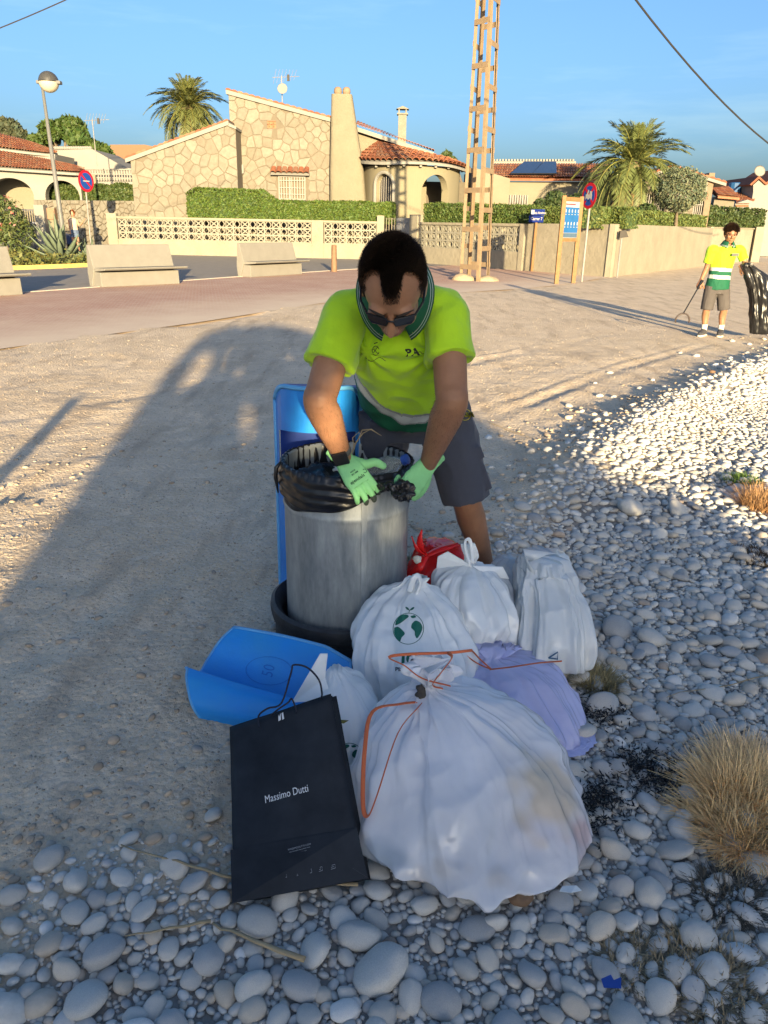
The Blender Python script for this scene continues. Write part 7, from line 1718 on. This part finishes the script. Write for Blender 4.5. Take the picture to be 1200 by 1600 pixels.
strawC=(.88,.60,.28); g_=G(1185,1290); tuft(g_,.14,1500,.11,'large straw-coloured grass clump at the right edge beside the bags',1,strawC,.7,extra=[(-.09,-.05,.07,700,.10,(-.6,-.3)),(.04,.12,.08,900,.17,(.5,.1)),(-.05,.14,.05,500,.15,(-.5,.3)),(-.16,.05,.04,250,.08,(-1.1,.2)),(.0,-.14,.06,500,.08,(.3,-1.0)),(.10,.0,.07,700,.14,(.8,-.3)),(-.12,-.12,.04,200,.06,(-.9,-.9))])
tuft(G(1165,1205),.10,1900,.12,'smaller straw clump just behind the largest grass clump',2,(.85,.60,.34),.8)
tuft(G(935,1062),.075,900,.07,'small dry grass tuft beside the grey sack',3,(.34,.27,.13),1.2)
tuft(G(1200,790),.16,1500,.16,'reddish dry tuft at the right edge in the sun',4,(.45,.26,.12))
tuft(G(1160,752),.13,700,.06,'low green tuft among sunlit pebbles at the right',5,(.10,.17,.03),1.0)
tuft(G(1110,1530),.13,900,.045,'flattened dry weeds in the bottom right corner',6,(.28,.22,.13),2.0)
tuft(G(990,1500),.08,500,.035,'matted dry weeds between pebbles near the blue cap',7,(.26,.21,.13),2.2)
tuft(G(1190,870),.14,1100,.05,'dark dead weeds at the right edge',8,(.07,.05,.03),2.0)
tuft(G(640,885),.0+.04,120,.05,'few dry stalks by the drum',9,(.3,.24,.13),1.4)
tuft(G(1140,1400),.09,600,.05,'dark matted weeds below the large straw clump',10,(.10,.085,.06),2.0)
# charred leaves patch
r=random.Random(6); C=[];N=[]
for i in range(2600):
    c=[G(1000,1190),G(940,1240),G(1040,1215),G(930,1110),G(905,1270)][r.randrange(5)]; x,y=c.x+r.gauss(0,.055),c.y+r.gauss(0,.05); C.append((x,y,Hh(x,y)+r.uniform(.012,.032))); N.append((0,0,1))
o=foliage('charred_leaves',C,N,.010,3,(.012,.012,.013),None,aspect=.25,spread=.5); tag(o,'black dried seagrass scattered over the pebbles right of the bags',kind='stuff')
def stick(a,b,r_,label,seed,z=.03):
    A,B=G(*a),G(*b); rr=random.Random(seed); P=[]
    for k in range(9):
        p=A.lerp(B,k/8); p.x+=rr.gauss(0,.004); P.append(Vector((p.x,p.y,Hh(p.x,p.y)+z+rr.gauss(0,.003))))
    m=MB(); m.tube(P,[r_*(1-.6*k/8) for k in range(9)],6,True,.5); tag(m.build('dry_stick',tw,None,True),label,'stick')
stick((370,1385),(190,1335),.006,'long thin stick on the dirt left of the black shopping bag',1)
stick((470,1500),(330,1450),.009,'forked dry reed lying on pebbles, upper part',2); stick((330,1450),(200,1470),.006,'thin reed running left across the bottom pebbles',3)
stick((1200,1060),(1040,1090),.004,'thin straw lying on pebbles at the right',4); stick((840,690),(760,660),.006,'thin twig on the road behind the worker',5,.006)
stick((1130,668),(1060,640),.007,'reddish stick at the edge of the sunlit pebbles',6); stick((560,1385),(420,1375),.007,'dry reed under the black shopping bag',7)
g=G(952,1553); m=MB(); m.prism([Vector((g.x+a,g.y+b,Hh(g.x,g.y)+.045+cc)) for a,b,cc in ((-.02,-.012,0),(.018,-.016,.004),(.024,.008,.008),(.006,.002,.006),(.002,.014,.008),(-.022,.006,.004))],(0,0,.002)); tag(m.build('blue_scrap',cap),'torn dark blue plastic scrap on pebbles at the bottom right','litter')
g=G(888,1410); m=MB(); m.prism([Vector((g.x+a,g.y+b,Hh(g.x,g.y)+.05+cc)) for a,b,cc in ((-.028,-.004,0),(.0,-.012,.004),(.03,-.002,.002),(.018,.010,.006),(-.018,.010,.003))],(0,0,.0015)); tag(m.build('foil_scrap',mat('white foil',(.6,.65,.66),.35)),'pale foil scrap on pebbles below the largest bag','litter')
for k,(u,v,s,lab) in enumerate(((812,1410,.028,'rust-brown rounded stone just below the largest bag'),(1110,598,.03,'reddish brown brick lump among sunlit pebbles'))):
    g=G(u,v); lump('brown_stone',(g.x,g.y,Hh(g.x,g.y)+.035),(s*1.2,s,s*.7),mat('brown stone',(.16,.10,.06),.85,var=.25,sc=20),.004,20,30+k,lab,'stone',sub=4)
# black bag of the young man
YG=13.1; q=lambda u,v,d=0:Yp(u,v,YG+d)
RB,fB=bag('rubbish_bag',[( (q(1170,519).z),q(1181,519).x,YG-.15,(q(1194,519).x-q(1169,519).x)/2,.10),(q(1180,500).z,q(1181,500).x,YG-.15,.14,.12),(q(1180,480).z,q(1180,480).x,YG-.15,.125,.11),(q(1180,455).z,q(1180,455).x,YG-.15,.14,.11),(q(1180,437).z,q(1178,437).x,YG-.16,.19,.10),(q(1170,425).z,q(1172,425).x,YG-.17,.16,.08),(q(1165,415).z,q(1163,415).x,YG-.2,.08,.06),(q(1162,409).z,q(1161,409).x,YG-.2,.04,.04)],film,'long glossy black rubbish bag hanging from the young man\'s arm',31,(4,.02),(.05,3.5),90,60,fold=.012,fq=1.6)
P_=catmull([q(1165,412,-.12),q(1185,428,-.15),q(1200,440,-.1),q(1196,462,-.1),q(1188,478,-.12)],5); m=MB(); m.tube(P_,[.03,.05,.07,.085,.08,.075,.07,.07,.07,.065,.06,.06,.06,.05,.05,.05,.05,.045,.04,.03,.02][:len(P_)],12,True,.5); o=m.build('billowing_side',film,RB,True); disp(o.data,lambda c,n:.03*noise.noise(c*9))
# ================================================================== BEHIND THE CAMERA: photographer and post, plus boulders and bushes added to shade the foreground
PH=empty('person',(-.42,-.62,0),'photographer standing behind the camera with both arms raised','person')
m=MB(); b0_=Vector((-.42,-.62,0)); sh_=Vector((-.40,-.60,1.36)); m.ball((-.33,-.56,1.60),(.09,.10,.13),14,10); limb(m,[(-.36,-.6,1.36),(-.35,-.57,1.50)],[.06,.055])
m.rings([ringE(b0_+Vector((0,0,z)),Vector((w,0,0)),Vector((0,d,0))) for z,w,d in ((.85,.22,.13),(1.05,.22,.12),(1.25,.25,.13),(1.42,.23,.10))])
for s,e,h in (((-.60,-.6,1.36),(-.86,-.45,1.20),(-.26,-.14,1.50)),((-.22,-.6,1.36),(.08,-.5,1.18),(-.06,-.14,1.54))): limb(m,[s,e,h],[.05,.045,.035])
for x in (-.11,.11): limb(m,[b0_+Vector((x,0,.9)),b0_+Vector((x*1.3,.02,.5)),b0_+Vector((x*1.6,0,.02))],[.10,.07,.05])
skinned(m,.02,'body',mat('photographer clothes',(.12,.12,.14),.9),PH,3)
m=MB(); m.box((-.10,-.13,1.57),(.075,.009,.15)); tag(m.build('phone',black,None,bevel=.004),'phone held up by the photographer behind the camera','phone')
rk=mat('added boulder rock',(.34,.32,.29),.9,var=.2,sc=4,bump=.6,bsc=12,dist=.03)
for i,(x,y,z,a,b,c) in enumerate(((-3.4,-7.3,.5,1.9,.8,.85),(-1.2,-7.4,.55,1.2,.8,.95),(-7.2,-7.2,.5,2.2,.8,.8))):  # unseen rocks added to keep the lower left in shade
    lump('boulder',(x,y,z),(a,b,c),rk,.07,1.6,40+i,('middle grey boulder of the three added unseen behind the camera for shade','tallest added grey boulder, nearest the added shade bush behind the camera','longest and flattest added grey boulder, furthest from the added shade bush')[i],'boulder',sub=4,group='boulders added behind the camera for shade')
b=Vector((-1.62,-1.0,0)); m=MB(); m.tube([b,b+Vector((-.10,0,1.30))],.06,10); tag(m.build('wooden_post',wood),'short leaning timber post behind the camera at the left','post')
def bigbush():  # unseen bush added, outlined to cast the foreground shade
    BY=-10.0; root=empty('shade_bush',(1.8,BY,0),'tall dense unseen bush added far behind the photographer to shade the foreground','bush'); r=random.Random(77); C=[];N=[]
    sx=(1.7+BY)*-SUN_DX; sz=(-1.6-BY)*math.tan(R_(SUN_EL))*1.0
    XS=[-1.02,-.97,-.90,-.75,-.4,.3,.8,1.3,1.8,2.2,2.5,2.75]; ZS=[.45,.95,1.6,2.05,2.25,2.32,2.25,2.0,1.65,1.30,1.0,.35]
    holes=[(-.57,1.64,.13,.26,.1),(-.16,1.68,.10,.24,-.2),(.07,1.28,.06,.14,0),(.47,1.66,.09,.19,.35),(.58,1.36,.05,.13,.2),(.72,1.27,.045,.10,0),(.62,1.13,.03,.06,0)]  # gaps cut to let light patches onto road, forearm and drum
    while len(C)<26000:
        x=r.uniform(-1.02,2.75); z=r.uniform(-1.2,2.35); y=r.uniform(-.4,.4)
        if z>interp(x,XS,ZS)+.05*noise.noise(Vector((x*6,0,y))): continue
        if x>1.7 and r.random()<(x-1.7)*.75: continue
        if any(((x-a-(z-b)*t_)/w)**2+((z-b)/h)**2<1 for a,b,w,h,t_ in holes): continue
        C.append((x+sx-y*SUN_DX,BY+y,z+sz-y*math.tan(R_(SUN_EL)))); N.append((0,1,.3))
    foliage('foliage',C,N,.068,9,(.07,.10,.05),root,spread=.6)
    m=MB()
    for k in range(7): x=-.6+k*.48; m.tube([(x*.6+.3+sx,BY-.05,0),(x*.8+.15+sx,BY-.02,.9),(x+sx,BY,interp(x,XS,ZS)+sz-.5)],[.06,.04,.012],6)
    m.build('stems',mat('bark'),root)
bigbush()
tree((2.6,-1.5,0),.7,[((2.3,-1.3,.75),.42,.9),((2.7,-1.4,.55),.5,.9),((3.2,-1.4,.35),.45,.8)],3200,.05,(.07,.10,.05),60,'loose grey-green shrub added unseen behind the camera at the right to dapple the light',.03,cat='shrub',name='shrub')  # added shrub that breaks up the light on the right-hand pebbles
